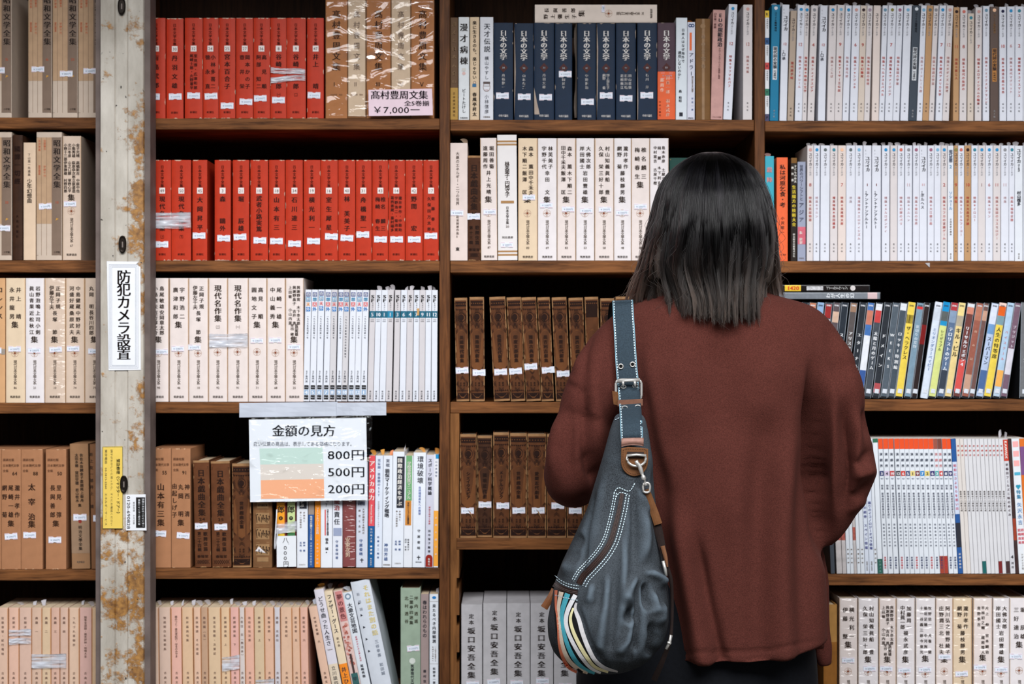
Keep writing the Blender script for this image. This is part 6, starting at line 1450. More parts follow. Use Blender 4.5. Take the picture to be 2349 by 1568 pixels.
def knit():
    m = bpy.data.materials.new('maroon_fleece'); m.use_nodes = True
    n, l = nodes(m); b = n['Principled BSDF']
    t = n.new('ShaderNodeTexCoord')
    z = n.new('ShaderNodeTexNoise'); z.inputs['Scale'].default_value = 620; z.inputs['Detail'].default_value = 3
    l.new(t.outputs['Object'], z.inputs['Vector'])
    mp = n.new('ShaderNodeMapping'); mp.inputs['Scale'].default_value = (1, 1, 1.5); l.new(t.outputs['Object'], mp.inputs[0])
    z2 = n.new('ShaderNodeTexNoise'); z2.inputs['Scale'].default_value = 45; z2.inputs['Detail'].default_value = 3; l.new(mp.outputs[0], z2.inputs['Vector'])
    ad = n.new('ShaderNodeMath'); ad.operation = 'MULTIPLY_ADD'; ad.inputs[1].default_value = .12; l.new(z2.outputs['Fac'], ad.inputs[0]); l.new(z.outputs['Fac'], ad.inputs[2])
    r = n.new('ShaderNodeValToRGB'); e = r.color_ramp.elements
    e[0].position, e[0].color = .35, (*lin((66, 33, 28)), 1); e[1].position, e[1].color = .9, (*lin((94, 50, 43)), 1)
    l.new(ad.outputs[0], r.inputs[0]); l.new(r.outputs[0], b.inputs['Base Color'])
    b.inputs['Roughness'].default_value = .95; b.inputs['Specular IOR Level'].default_value = .1
    b.inputs['Sheen Weight'].default_value = .08; b.inputs['Sheen Roughness'].default_value = .5; b.inputs['Sheen Tint'].default_value = (*lin((150, 90, 80)), 1)
    bp = n.new('ShaderNodeBump'); bp.inputs['Strength'].default_value = .35; bp.inputs['Distance'].default_value = .0012
    l.new(z.outputs['Fac'], bp.inputs['Height']); l.new(bp.outputs[0], b.inputs['Normal'])
    return m
KNIT = knit()
SKIN = mat((206, 160, 134), rough=.5, tex=.03)
person = empty('person', P(1640, BOT, -0.4)); person.location.z = 0
tag(person, 'person with dark shoulder-length hair and loose maroon sweater, seen from behind, browsing', 'person')

# --- body: one continuous skinned surface, mostly under the clothes
def body():
    bx = 0.305
    J = {}; Vv, Ee, Rr = [], [], []
    def v(name, p, r, to=None, ry=None):
        J[name] = len(Vv); Vv.append(p); Rr.append((r, ry or r))
        if to is not None: Ee.append((J[to], J[name]))
    v('pelvis', (bx - .015, -.37, .86), .115, None, .10)
    v('waist', (bx - .005, -.365, 1.02), .10, 'pelvis', .085); v('chest', (bx + .005, -.37, 1.20), .115, 'waist', .09); v('collar', (bx + .006, -.375, 1.315), .075, 'chest', .06)
    v('neck', (bx + .007, -.375, 1.37), .048, 'collar'); v('jaw', (bx + .008, -.36, 1.43), .058, 'neck'); v('skull', (bx + .008, -.375, 1.505), .078, 'jaw', .088); v('crown', (bx + .008, -.375, 1.555), .05, 'skull', .06)
    v('brow', (bx + .008, -.30, 1.50), .03, 'skull'); v('nose', (bx + .008, -.275, 1.465), .010, 'brow'); v('chin', (bx + .008, -.30, 1.415), .022, 'jaw')
    for s, sx in (('a', -1), ('b', 1)):
        sh = (bx + sx * .15, -.37, 1.29); el = (.098 if sx < 0 else .515, -.40, 1.10); wr = (.150 if sx < 0 else .485, -.215, 1.10)
        v(s + 'sh', sh, .042, 'collar'); v(s + 'bi', tuple(np.array(sh) * .5 + np.array(el) * .5 + np.array([sx * .012, 0, 0])), .033, s + 'sh'); v(s + 'el', el, .028, s + 'bi'); v(s + 'fa', (.108, -.31, 1.09) if sx < 0 else (.507, -.315, 1.085), .026, s + 'el'); v(s + 'wr', wr, .023, s + 'fa', .019)
        d = np.array([-sx * .35, .93, .12]); u = np.array([-sx * .25, -.1, 1.0])
        pm = np.array(wr) + d * .055; v(s + 'palm', tuple(pm), .026, s + 'wr', .014)
        for k, (sp, ln) in enumerate(((.026, .062), (.009, .07), (-.009, .066), (-.026, .052))):
            r0 = pm + d * .03 + u * sp; v(f'{s}k{k}', tuple(r0), .0085, s + 'palm')
            v(f'{s}m{k}', tuple(r0 + d * ln * .5 + np.array([-sx * .006, 0, -.003])), .0078, f'{s}k{k}'); v(f'{s}t{k}', tuple(r0 + d * ln * .85 + np.array([-sx * .022, 0, -.008])), .0066, f'{s}m{k}')
        th = pm - d * .02 + u * .028; v(s + 'th0', tuple(th), .011, s + 'palm'); v(s + 'th1', tuple(th + d * .03 + u * .018), .009, s + 'th0'); v(s + 'th2', tuple(th + d * .055 + u * .02), .0075, s + 'th1')
        hp = (bx - .015 + sx * .085, -.37, .80); kn = (bx - .015 + sx * .088, -.375, .46); an = (bx - .015 + sx * .088, -.38, .09)
        v(s + 'hip', hp, .085, 'pelvis'); v(s + 'kn', kn, .055, s + 'hip'); v(s + 'ca', tuple(np.array(kn) * .65 + np.array(an) * .35 + np.array([0, -.015, 0])), .05, s + 'kn'); v(s + 'an', an, .035, s + 'ca'); v(s + 'toe', (an[0], -.25, .035), .03, s + 'an')
    me = bpy.data.meshes.new('body'); me.from_pydata(Vv, Ee, [])
    o = bpy.data.objects.new('tmpb', me); COL.objects.link(o)
    sk = o.modifiers.new('skin', 'SKIN'); sk.use_smooth_shade = True
    if not me.skin_vertices: me.attributes
    lay = me.skin_vertices[0] if me.skin_vertices else None
    if lay:
        for i, r in enumerate(Rr): lay.data[i].radius = r
        lay.data[0].use_root = True
    sb = o.modifiers.new('sub', 'SUBSURF'); sb.levels = 2; sb.render_levels = 2
    dg = bpy.context.evaluated_depsgraph_get()
    r = bpy.data.meshes.new_from_object(o.evaluated_get(dg)); r.name = 'body'
    bpy.data.objects.remove(o)
    r.materials.clear(); r.materials.append(SKIN)
    for p in r.polygons: p.use_smooth = True
    return r
def keep(o):
    o.matrix_parent_inverse = Matrix.Translation(person.location).inverted(); return o
keep(link('body', body(), person))

# --- sweater
rows = [  # py, left, right, back, front
    (640, 1560, 1722, -.435, -.315), (660, 1535, 1752, -.448, -.30), (676, 1490, 1800, -.462, -.30), (694, 1445, 1850, -.474, -.29), (720, 1412, 1890, -.486, -.28), (780, 1392, 1918, -.503, -.26),
    (860, 1392, 1918, -.515, -.245), (960, 1408, 1892, -.522, -.24), (1100, 1432, 1876, -.528, -.24), (1200, 1452, 1880, -.53, -.24), (1300, 1470, 1889, -.532, -.245), (1400, 1488, 1893, -.534, -.25), (1516, 1502, 1892, -.535, -.25)]
mb = MB(); rings = []
for py in list(range(640, 700, 6)) + list(range(700, 1517, 17)) + [1516]:
    xl, xr, yb, yf = interp(rows, py)
    yc = yb * .5 + yf * .5; hb = (yc - yb); r = []
    for k in range(64):
        a = 2 * math.pi * k / 64; c, s_ = math.cos(a), math.sin(a)
        e = 2 / 2.5
        X = math.copysign(abs(c) ** e, c); Yv = math.copysign(abs(s_) ** e, s_)
        cx, hx = (xl + xr) / 2, (xr - xl) / 2
        if s_ > 0 and py > 1180 and c > 0: hx *= 1 + .05 * s_ * min(1, (py - 1180) / 80)
        kx = S * (D - .42) / D; kz = S * (D - .50) / D
        r.append((( cx + X * hx - 1174.5) * kx, yc + Yv * hb, CZ - (py - 784) * kz))
    rings.append(r)
loft(mb, rings, KNIT)
def limb(pts, n=20):
    """tube through (px, py, Y, radius in px); denser by Catmull-Rom so it bends softly"""
    A = np.array(pts, float); out = []
    for i in range(len(A) - 1):
        p0, p1, p2, p3 = A[max(i - 1, 0)], A[i], A[i + 1], A[min(i + 2, len(A) - 1)]
        for t in np.linspace(0, 1, 7)[:-1]:
            out.append(.5 * ((2 * p1) + (-p0 + p2) * t + (2 * p0 - 5 * p1 + 4 * p2 - p3) * t * t + (-p0 + 3 * p1 - 3 * p2 + p3) * t ** 3))
    out.append(A[-1])
    mb.tube([P(a[0], a[1], a[2]) for a in out], [max(.004, a[3] * S * (D + a[2]) / D) for a in out], KNIT, n)
limb([(1500, 752, -.40, 62), (1452, 762, -.415, 62), (1398, 822, -.425, 68), (1362, 900, -.44, 70), (1336, 985, -.45, 70), (1316, 1060, -.45, 68), (1306, 1098, -.435, 62), (1318, 1112, -.38, 56), (1345, 1108, -.30, 48), (1395, 1090, -.22, 40)])
limb([(1800, 742, -.40, 60), (1850, 762, -.415, 62), (1893, 845, -.425, 70), (1917, 940, -.425, 68), (1936, 1020, -.425, 66), (1947, 1078, -.42, 66), (1935, 1112, -.40, 62), (1915, 1118, -.33, 54), (1870, 1095, -.23, 40)])
limb([(1884, 1230, -.345, 10), (1887, 1300, -.335, 17), (1889, 1420, -.33, 17), (1890, 1516, -.33, 16), (1890, 1524, -.33, 15)])
limb([(1925, 1000, -.41, 56), (1928, 1110, -.405, 60), (1915, 1180, -.395, 48), (1890, 1250, -.385, 24)])
V, F, E = remesh(mb, .0042)
p = to_px(V); HW_ = np.clip((1478 - p[:, 1]) / 40, .03, 1)[:, None]
V = smooth_closed(V, E, 48, .5, HW_)
# the cloth bridging the crook of the far arm hangs smooth
p = to_px(V); inn = np.clip(1 - np.hypot((p[:, 0] - 1888) / 58, (p[:, 1] - 1060) / 150), 0, 1) * 2.2
V = smooth_closed(V, E, 90, .5, np.clip(inn, 0, 1)[:, None] * (V[:, 1:2] < -.30))
# hem line: the back hem dips towards the near flap and rises to the far side
p = to_px(V); low = np.clip((p[:, 1] - 1380) / 130, 0, 1)
hem = np.interp(p[:, 0], [1500, 1560, 1625, 1665, 1720, 1800, 1860, 1890], [2, 5, 4, -1, 0, -7, -18, -30])
front = V[:, 1] > -.40
V[:, 2] -= low * np.where(front, np.where(p[:, 0] > 1862, .0, .010), (hem - 6) * S * .83)
FOLDS = [
    # hollow between back and far sleeve, sleeve ridges and elbow creases
    (-29, 15, [(1858, 800), (1872, 930), (1880, 1060), (1888, 1200), (1893, 1320)]), (-8, 34, [(1850, 860), (1868, 1020), (1880, 1180)]),
    (9, 17, [(1896, 800), (1912, 930), (1918, 1040), (1908, 1170), (1900, 1260)]), (-20, 13, [(1930, 900), (1940, 1010), (1942, 1100), (1930, 1190)]), (9, 13, [(1960, 900), (1964, 1000), (1958, 1090), (1946, 1180)]),
    (-8, 10, [(1940, 1070), (1968, 1062), (1990, 1046), (2004, 1026)]), (9, 13, [(1950, 1092), (1985, 1084), (2010, 1066)]), (-8, 11, [(1944, 1146), (1972, 1130), (2004, 1100)]), (6, 10, [(1938, 1180), (1962, 1162), (1990, 1140)]),
    (-7, 10, [(1976, 930), (1990, 972), (1984, 1010)]),
    # soft vertical drapes of the back
    (13, 30, [(1830, 900), (1800, 1060), (1786, 1250), (1788, 1400), (1796, 1516)]), (-10, 38, [(1760, 900), (1744, 1100), (1738, 1300), (1745, 1516)]), (-6, 26, [(1840, 1000), (1836, 1180), (1842, 1360), (1846, 1516)]), (6, 24, [(1872, 1220), (1874, 1380), (1874, 1500)]),
    (6, 48, [(1690, 1000), (1684, 1250), (1690, 1500)]), (-5, 30, [(1660, 1150), (1664, 1350), (1676, 1500)]),
    # near flap at the hem
    (14, 24, [(1545, 1120), (1572, 1280), (1602, 1420), (1618, 1520)]), (-15, 13, [(1590, 1200), (1620, 1380), (1652, 1518)]), (-5, 30, [(1520, 1180), (1540, 1340), (1556, 1510)]),
    # shoulder blades and the pull of the strap
    (-7, 60, [(1640, 740), (1650, 860), (1655, 1040)]), (6, 60, [(1540, 780), (1560, 900), (1580, 1020)]), (6, 60, [(1770, 780), (1760, 900), (1740, 1000)]),
    (8, 24, [(1500, 740), (1484, 860), (1500, 980), (1526, 1140)]), (-10, 20, [(1470, 780), (1484, 920), (1508, 1080), (1528, 1240)]),
    # near sleeve: drop-shoulder seam, sleeve fold, elbow
    (-5, 7, [(1404, 704), (1360, 757), (1343, 806), (1337, 896)]), (5, 12, [(1384, 712), (1345, 757), (1328, 806), (1320, 880)]), (-4, 5, [(1296, 874), (1323, 888), (1342, 906)]), (3, 8, [(1296, 864), (1320, 876), (1340, 892)]),
    (-9, 12, [(1337, 860), (1340, 960), (1346, 1060), (1372, 1140)]), (8, 18, [(1366, 780), (1364, 900), (1370, 1020), (1384, 1080)]), (-10, 13, [(1346, 1020), (1366, 1082), (1396, 1118)]), (6, 16, [(1286, 920), (1270, 1030), (1276, 1120)]), (-6, 18, [(1312, 920), (1300, 1040), (1306, 1130)]), (-8, 12, [(1310, 1156), (1345, 1152), (1384, 1142)]),
    (6, 26, [(1925, 760), (1950, 860), (1970, 960)]), (-5, 18, [(1896, 720), (1918, 810), (1930, 900)]),
]
V0 = V
V = fold(V, F, FOLDS)
V = fold(V, F, [(-2.4, 3.2, [(1500, 1498), (1560, 1497), (1650, 1494), (1760, 1492), (1880, 1466), (1905, 1462)])])
rs = np.random.RandomState(3)
V = smooth_closed(V, E, 5, .5, HW_)
sweater = keep(np_mesh('sweater', V, F, KNIT, person))
SWV, SWF = V, F
tree = BVHTree.FromPolygons(V.tolist(), F.tolist())
CAMP = Vector((0, -D, CZ))
def cast(tr, px, py):
    d = (P(px, py, 0) - CAMP).normalized()
    h = tr.ray_cast(CAMP, d)[0]
    return h
# ribbed collar lying under the hair
mb = MB(); pts = []
for k in range(40):
    a = 2 * math.pi * k / 40
    pts.append(((1641 + 100 * math.cos(a) - 1174.5) * S * .865, -.385 - .062 * math.sin(a), CZ - ((656 - 10 * math.sin(a)) - 784) * S * .86))
mb.tube(pts, .0085, KNIT, 10, closed=True); mb.sm = True
keep(mb.build('collar', person))

# --- trousers and shoes
DEN = mat((12, 14, 20), rough=.85, tex=.2, scale=160, bump=.3)
mb = MB(); rings = []
for z, a, b_, cx in ((.98, .150, .115, .292), (.88, .172, .125, .288), (.82, .184, .13, .286), (.76, .188, .13, .286), (.74, .186, .125, .286)):
    rings.append([(cx + a * math.cos(2 * math.pi * k / 40), -.375 + b_ * math.sin(2 * math.pi * k / 40), z) for k in range(40)])
loft(mb, rings, DEN)
for sx in (-1, 1):
    rings = []
    for z, cxo, r in ((.86, .088, .092), (.70, .093, .09), (.45, .095, .075), (.25, .096, .07), (.08, .097, .068)):
        rings.append([(.286 + sx * cxo + r * math.cos(2 * math.pi * k / 28), -.375 + r * 1.05 * math.sin(2 * math.pi * k / 28), z) for k in range(28)])
    loft(mb, rings, DEN)
V, F, E = remesh(mb, .007); V = smooth_closed(V, E, 8)
keep(np_mesh('trousers', V, F, DEN, person))
for sx in (-1, 1):
    mb = MB(); rings = []
    for t in np.linspace(0, 1, 12):
        w = .042 * math.sin(math.pi * min(.92, .12 + t * .86)) ** .5; h = .075 - .035 * t
        rings.append([(.286 + sx * .097 + w * math.cos(a), -.46 + .26 * t, max(.002, h * .5 + h * .5 * math.sin(a))) for a in np.linspace(0, 2 * math.pi, 21)[:-1]])
    loft(mb, rings, mat((30, 28, 28), rough=.6)); mb.sm = True
    keep(mb.build('shoe', person))

# --- hair: a dense dark shell with thousands of fine strands over it
def hairmat(shell=False):
    m = bpy.data.materials.new('dark_hair'); m.use_nodes = True
    n, l = nodes(m)
    if shell:
        b = n['Principled BSDF']; b.inputs['Base Color'].default_value = (.006, .005, .006, 1); b.inputs['Roughness'].default_value = .55; return m
    n.remove(n['Principled BSDF'])
    h = n.new('ShaderNodeBsdfHairPrincipled'); h.parametrization = 'COLOR'; h.inputs['IOR'].default_value = 1.36
    hi = n.new('ShaderNodeHairInfo'); r = n.new('ShaderNodeValToRGB'); e = r.color_ramp.elements
    e[0].position, e[0].color = .30, (.0022, .0021, .0026, 1); e[1].position, e[1].color = .98, (.020, .0125, .009, 1)
    q = e.new(.62); q.color = (.0045, .0036, .0038, 1)
    l.new(hi.outputs['Intercept'], r.inputs[0])
    at = n.new('ShaderNodeAttribute'); at.attribute_name = 'lock'
    vm = n.new('ShaderNodeVectorMath'); vm.operation = 'SCALE'; l.new(r.outputs[0], vm.inputs[0]); l.new(at.outputs['Fac'], vm.inputs['Scale']); l.new(vm.outputs[0], h.inputs['Color'])
    h.inputs['Roughness'].default_value = .24; h.inputs['Radial Roughness'].default_value = .35
    [h.inputs.get(k) and setattr(h.inputs[k], 'default_value', v) for k, v in (('Random Roughness', .3), ('Random Color', .4))]
    l.new(h.outputs[0], n['Material Output'].inputs['Surface'])
    return m
HL = [(345, 1612), (352, 1592), (370, 1560), (395, 1537), (430, 1516), (480, 1503), (540, 1493), (600, 1481), (650, 1468), (690, 1460)]
HR = [(345, 1664), (352, 1688), (370, 1722), (395, 1747), (430, 1765), (480, 1777), (540, 1785), (600, 1784), (650, 1783), (690, 1792)]
HD = [(345, .02), (352, .045), (370, .07), (400, .092), (450, .112), (520, .122), (600, .120), (650, .121), (700, .128), (740, .132)]
HY = -.382
def softened(tab):
    ys = np.arange(345, 760, 1.0); v = np.interp(ys, [r[0] for r in tab], [r[1] for r in tab]); k = np.exp(-(np.arange(-40, 41) / 16.0) ** 2); k /= k.sum()
    q = np.convolve(np.r_[2 * v[0] - v[40:0:-1], v, 2 * v[-1] - v[-2:-42:-1]], k, 'valid'); w = np.clip((ys - 345) / 20, 0, 1)
    return ys, v * (1 - w) + q * w
HLs, HRs, HDs = softened(HL), softened(HR), softened(HD)
def hair_pt(phi, py, scale=1.0, conv=1.0):
    """phi 0..pi from the far-side ear round the back to the near-side ear; py photo height"""
    L = np.interp(py, *HLs); R = np.interp(py, *HRs); dd = np.interp(py, *HDs)
    c = math.cos(phi); s_ = math.sin(phi)
    xc = 1640.0; hx = (R - xc) if c > 0 else (xc - L)
    back = max(0.0, 1 - abs(c) / .93) ** .3 if abs(c) < .93 else 0.0
    t = max(0.0, min(1.0, (py - 590) / 120)); t = t * t * (3 - 2 * t)
    cc = c * (1 - .40 * t * back * conv)
    sh = 8 * t * back
    k = S * (D - .42) / D
    return ((xc + sh + cc * hx * scale - 1174.5) * k, HY - dd * s_ * scale, CZ - (py - 784) * k)
mb = MB(); rings = []
for py in [347, 352, 360, 372, 390, 415, 450, 500, 560, 600, 618]:
    r = [hair_pt(math.pi * (-.12 + 1.24 * k / 35), py, .93) for k in range(36)]
    fr = [(r[-1][0] * (1 - t) + r[0][0] * t, HY + .055 + .05 * math.sin(math.pi * t) * (1 if py < 420 else .15), r[0][2]) for t in np.linspace(.1, .9, 10)]
    rings.append(r + fr)
loft(mb, rings, hairmat(True)); mb.sm = True
hair = keep(mb.build('hair', person))
rs = np.random.RandomState(11)
NS, NP = 15000, 18
pos = np.zeros((NS, NP, 3)); rad = np.zeros((NS, NP))
nc = 260
cph = rs.rand(nc) * 1.22 - .11; cend = rs.randn(nc); cbend = rs.randn(nc); cdx = rs.randn(nc); crad = rs.rand(nc); cpx = rs.rand(nc) * 6.28; cpy = rs.rand(nc) * 6.28; cfr = 5 + 5 * rs.rand(nc); ctone = rs.rand(nc)
lock = np.zeros(NS)
for i in range(NS):
    c = rs.randint(nc)
    ph0 = math.pi * cph[c]; dph = math.pi * rs.randn() * .014
    a = abs(math.cos(ph0)); near = math.cos(ph0) < 0
    if a > .90: end = (684 if near else 660) + cend[c] * 7 + rs.randn() * 9
    elif a > (.80 if near else .84): end = (612 if near else 622) + rs.rand() * 30
    else: end = 704 + 20 * (1 - a) + 12 * max(0, math.cos(ph0 - .9)) + cend[c] * 6 + rs.randn() * 8
    start = 345.5 + 26 * rs.rand() ** 2
    fly = rs.rand() < .010
    sc_ = 0.945 + .065 * crad[c] + .018 * rs.rand() + (.05 * rs.rand() if fly else 0)
    bx, by = rs.randn() * .0008, rs.randn() * .001
    lock[i] = .35 + 2.4 * ctone[c] ** 3 + .5 * rs.rand() ** 2
    for j in range(NP):
        t = j / (NP - 1)
        py = start + (end - start) * (t ** 1.35)
        x, y, z = hair_pt(ph0 + dph * (1 - .72 * t) + .10 * cbend[c] * max(0, t - .4) ** 2, py, sc_)
        w = max(0, t - .25)
        x += (cdx[c] * .006 + bx) * w + (rs.randn() * .00012) + (.02 * w * w * rs.randn() if fly and j > 8 else 0)
        x += .0022 * math.sin(cfr[c] * t + cpx[c]) * w; y += .0040 * math.sin(cfr[c] * 1.2 * t + cpy[c]) * min(1, 3 * w)
        if a > .90: x += (-.012 if near else .012) * max(0, t - .8) * (1 + .6 * cend[c])
        y += by * w - .004 * cbend[c] * w - (.006 * max(0, t - .86) / .14 * rs.rand() if a < .9 else 0)
        pos[i, j] = (x, y, z); rad[i, j] = .00024 * (1 - .55 * max(0, t - .6) / .4)
hc = bpy.data.hair_curves.new('hair_strands')
hc.add_curves([NP] * NS)
hc.attributes['position'].data.foreach_set('vector', pos.astype(np.float32).ravel())
ra = hc.attributes.get('radius') or hc.attributes.new('radius', 'FLOAT', 'POINT')
ra.data.foreach_set('value', rad.astype(np.float32).ravel())
la = hc.attributes.new('lock', 'FLOAT', 'CURVE'); la.data.foreach_set('value', lock.astype(np.float32))
hc.materials.append(hairmat())
ho = bpy.data.objects.new('hair_strands', hc); COL.objects.link(ho); ho.parent = hair
ho.matrix_parent_inverse = Matrix.Translation(person.location).inverted() if False else Matrix.Identity(4)

# ================================================================ the shoulder bag
def denim():
    m = bpy.data.materials.new('charcoal_denim'); m.use_nodes = True
    n, l = nodes(m); b = n['Principled BSDF']; t = n.new('ShaderNodeTexCoord')
    z = n.new('ShaderNodeTexNoise'); z.inputs['Scale'].default_value = 5; z.inputs['Detail'].default_value = 1; l.new(t.outputs['Object'], z.inputs['Vector'])
    w = n.new('ShaderNodeTexNoise'); w.inputs['Scale'].default_value = 650; w.inputs['Detail'].default_value = 2; l.new(t.outputs['Object'], w.inputs['Vector'])
    ad = n.new('ShaderNodeMath'); ad.operation = 'MULTIPLY_ADD'; ad.inputs[1].default_value = .8; l.new(w.outputs['Fac'], ad.inputs[0]); l.new(z.outputs['Fac'], ad.inputs[2])
    r = n.new('ShaderNodeValToRGB'); e = r.color_ramp.elements
    e[0].position, e[0].color = .62, (*lin((26, 28, 31)), 1); e[1].position, e[1].color = 1.2, (*lin((66, 72, 78)), 1)
    l.new(ad.outputs[0], r.inputs[0])
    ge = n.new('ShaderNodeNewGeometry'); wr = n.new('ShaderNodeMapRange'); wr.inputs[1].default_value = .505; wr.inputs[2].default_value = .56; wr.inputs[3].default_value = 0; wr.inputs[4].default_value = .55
    l.new(ge.outputs['Pointiness'], wr.inputs[0]); mx = n.new('ShaderNodeMix'); mx.data_type = 'RGBA'      # ridges mixed paler: rubbed cloth plus lit highlights put into the colour
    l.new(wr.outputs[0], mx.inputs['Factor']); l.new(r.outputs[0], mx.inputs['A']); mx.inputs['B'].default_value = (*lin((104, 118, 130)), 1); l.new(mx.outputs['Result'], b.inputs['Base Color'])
    b.inputs['Roughness'].default_value = .9; b.inputs['Specular IOR Level'].default_value = .15
    bp = n.new('ShaderNodeBump'); bp.inputs['Strength'].default_value = .4; bp.inputs['Distance'].default_value = .0006
    l.new(w.outputs['Fac'], bp.inputs['Height']); l.new(bp.outputs[0], b.inputs['Normal'])
    return m
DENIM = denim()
STRAPM = mat((48, 61, 71), rough=.85, tex=.22, scale=500, bump=.4)
LEATH = mat((112, 74, 46), rough=.5, tex=.16, scale=120, bump=.2)
LEATHP = mat((150, 112, 100), rough=.5, tex=.15, scale=160, bump=.2)
CHROME = mat((196, 194, 190), rough=.42, tex=.03, metal=.55, spec=.5)
WEB = mat((38, 28, 26), rough=.8, tex=.15, scale=400)
STIT = mat((196, 216, 226), rough=.7, tex=0)
ZIP = mat((42, 29, 27), rough=.45, tex=.25, scale=700)
bag = empty('shoulder_bag', P(1400, 1548, -.63)); tag(bag, 'charcoal denim shoulder bag with coloured stripes, hanging from the shoulder of the woman', 'bag')
bag_inv = Matrix.Translation(bag.location).inverted()
def keepb(o): o.parent = bag; o.matrix_parent_inverse = bag_inv; return o
BR = [(948, 1416, 1474, .014), (956, 1411, 1482, .022), (985, 1401, 1489, .032), (1050, 1384, 1499, .046), (1110, 1366, 1504, .056), (1170, 1348, 1510, .066), (1230, 1320, 1516, .076), (1290, 1292, 1523, .086), (1340, 1273, 1532, .093),
      (1380, 1266, 1537, .097), (1430, 1256, 1536, .097), (1465, 1258, 1528, .093), (1495, 1268, 1510, .084), (1520, 1290, 1484, .066), (1537, 1318, 1452, .045), (1546, 1345, 1430, .022), (1549, 1372, 1410, .006)]
BY = -.608
mb = MB(); rings = []
for py in list(np.arange(948, 1500, 7)) + [1504, 1510, 1516, 1522, 1528, 1533, 1538, 1542, 1545, 1547, 1549]:
    xl, xr, dp = interp(BR, py); yc = BY + .035 * max(0, (1050 - py) / 100); r = []
    k_ = S * (D + yc - .02) / D
    for q in range(72):
        a = 2 * math.pi * q / 72; c, s_ = math.cos(a), math.sin(a)
        X = math.copysign(abs(c) ** .85, c); Yv = math.copysign(abs(s_) ** .85, s_)
        ff = 1.0 if s_ < 0 else .62
        r.append((((xl + xr) / 2 + X * (xr - xl) / 2 - 1174.5) * k_, yc + Yv * dp * ff, CZ - (py - 784) * k_))
    rings.append(r)
loft(mb, rings, DENIM)
V, F, E = remesh(mb, .0034); V = smooth_closed(V, E, 6)
BF = [(-13, 6, [(1372, 1120), (1356, 1175), (1344, 1225), (1335, 1290), (1330, 1335)]), (5, 12, [(1330, 1230), (1305, 1280), (1292, 1330)]), (-7, 14, [(1335, 1215), (1318, 1260), (1305, 1300)]),
      (5, 14, [(1392, 1060), (1382, 1140), (1366, 1220), (1346, 1280)]),
      (7, 10, [(1432, 1210), (1432, 1290), (1428, 1380), (1420, 1450)]), (-6, 9, [(1452, 1110), (1456, 1200), (1455, 1290), (1462, 1322)]), (7, 12, [(1475, 1150), (1480, 1230), (1474, 1300)]), (-8, 8, [(1468, 1318), (1464, 1350), (1466, 1400), (1458, 1480)]),
      (9, 9, [(1466, 1316), (1448, 1340), (1440, 1364), (1452, 1392)]), (-12, 7, [(1450, 1385), (1440, 1415), (1446, 1422), (1456, 1405)]), (6, 7, [(1434, 1424), (1448, 1432), (1462, 1418)]), (5, 8, [(1455, 1430), (1440, 1470), (1425, 1490)]),
      (9, 9, [(1470, 1312), (1492, 1312), (1512, 1326), (1526, 1350)]), (-12, 8, [(1480, 1330), (1486, 1370), (1490, 1405)]), (7, 8, [(1496, 1350), (1500, 1395), (1492, 1412)]), (-8, 9, [(1494, 1420), (1500, 1460), (1495, 1490)]), (7, 10, [(1516, 1370), (1512, 1440)]),
      (5, 12, [(1398, 1300), (1388, 1400), (1378, 1480)]), (-5, 10, [(1412, 1300), (1406, 1390), (1398, 1480)]), (5, 10, [(1362, 1330), (1352, 1390)]), (-4, 12, [(1380, 1320), (1370, 1420)]), (-4, 8, [(1330, 1362), (1326, 1400), (1350, 1470), (1390, 1530)]),
      (-5, 7, [(1500, 1060), (1504, 1150), (1512, 1220)]), (4, 14, [(1460, 1110), (1500, 1180)]), (-3, 5, [(1452, 1470), (1446, 1510)])]
V = fold(V, F, BF, -.1); V = smooth_closed(V, E, 2, .4)
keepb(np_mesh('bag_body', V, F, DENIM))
btree = BVHTree.FromPolygons(V.tolist(), F.tolist())
def dense(poly, step=3.0):
    A = np.array(poly, float)
    if len(A) > 2:
        out = []
        for i in range(len(A) - 1):
            p0, p1, p2, p3 = A[max(i - 1, 0)], A[i], A[i + 1], A[min(i + 2, len(A) - 1)]
            for t in np.linspace(0, 1, 9)[:-1]: out.append(.5 * ((2 * p1) + (-p0 + p2) * t + (2 * p0 - 5 * p1 + 4 * p2 - p3) * t * t + (-p0 + 3 * p1 - 3 * p2 + p3) * t ** 3))
        out.append(A[-1]); A = np.array(out)
    d = np.r_[0, np.cumsum(np.linalg.norm(np.diff(A[:, :2], axis=0), axis=1))]
    s_ = np.linspace(0, d[-1], max(2, int(d[-1] / step)))
    return np.stack([np.interp(s_, d, A[:, k]) for k in range(A.shape[1])], 1)
def edges(poly):
    T = np.gradient(poly[:, :2], axis=0); T /= np.linalg.norm(T, axis=1, keepdims=True) + 1e-9
    return np.stack([-T[:, 1], T[:, 0]], 1)
def on(tr, px, py, off, last=None):
    h = cast(tr, px, py)
    if h is None: return last
    return h + (CAMP - h).normalized() * off
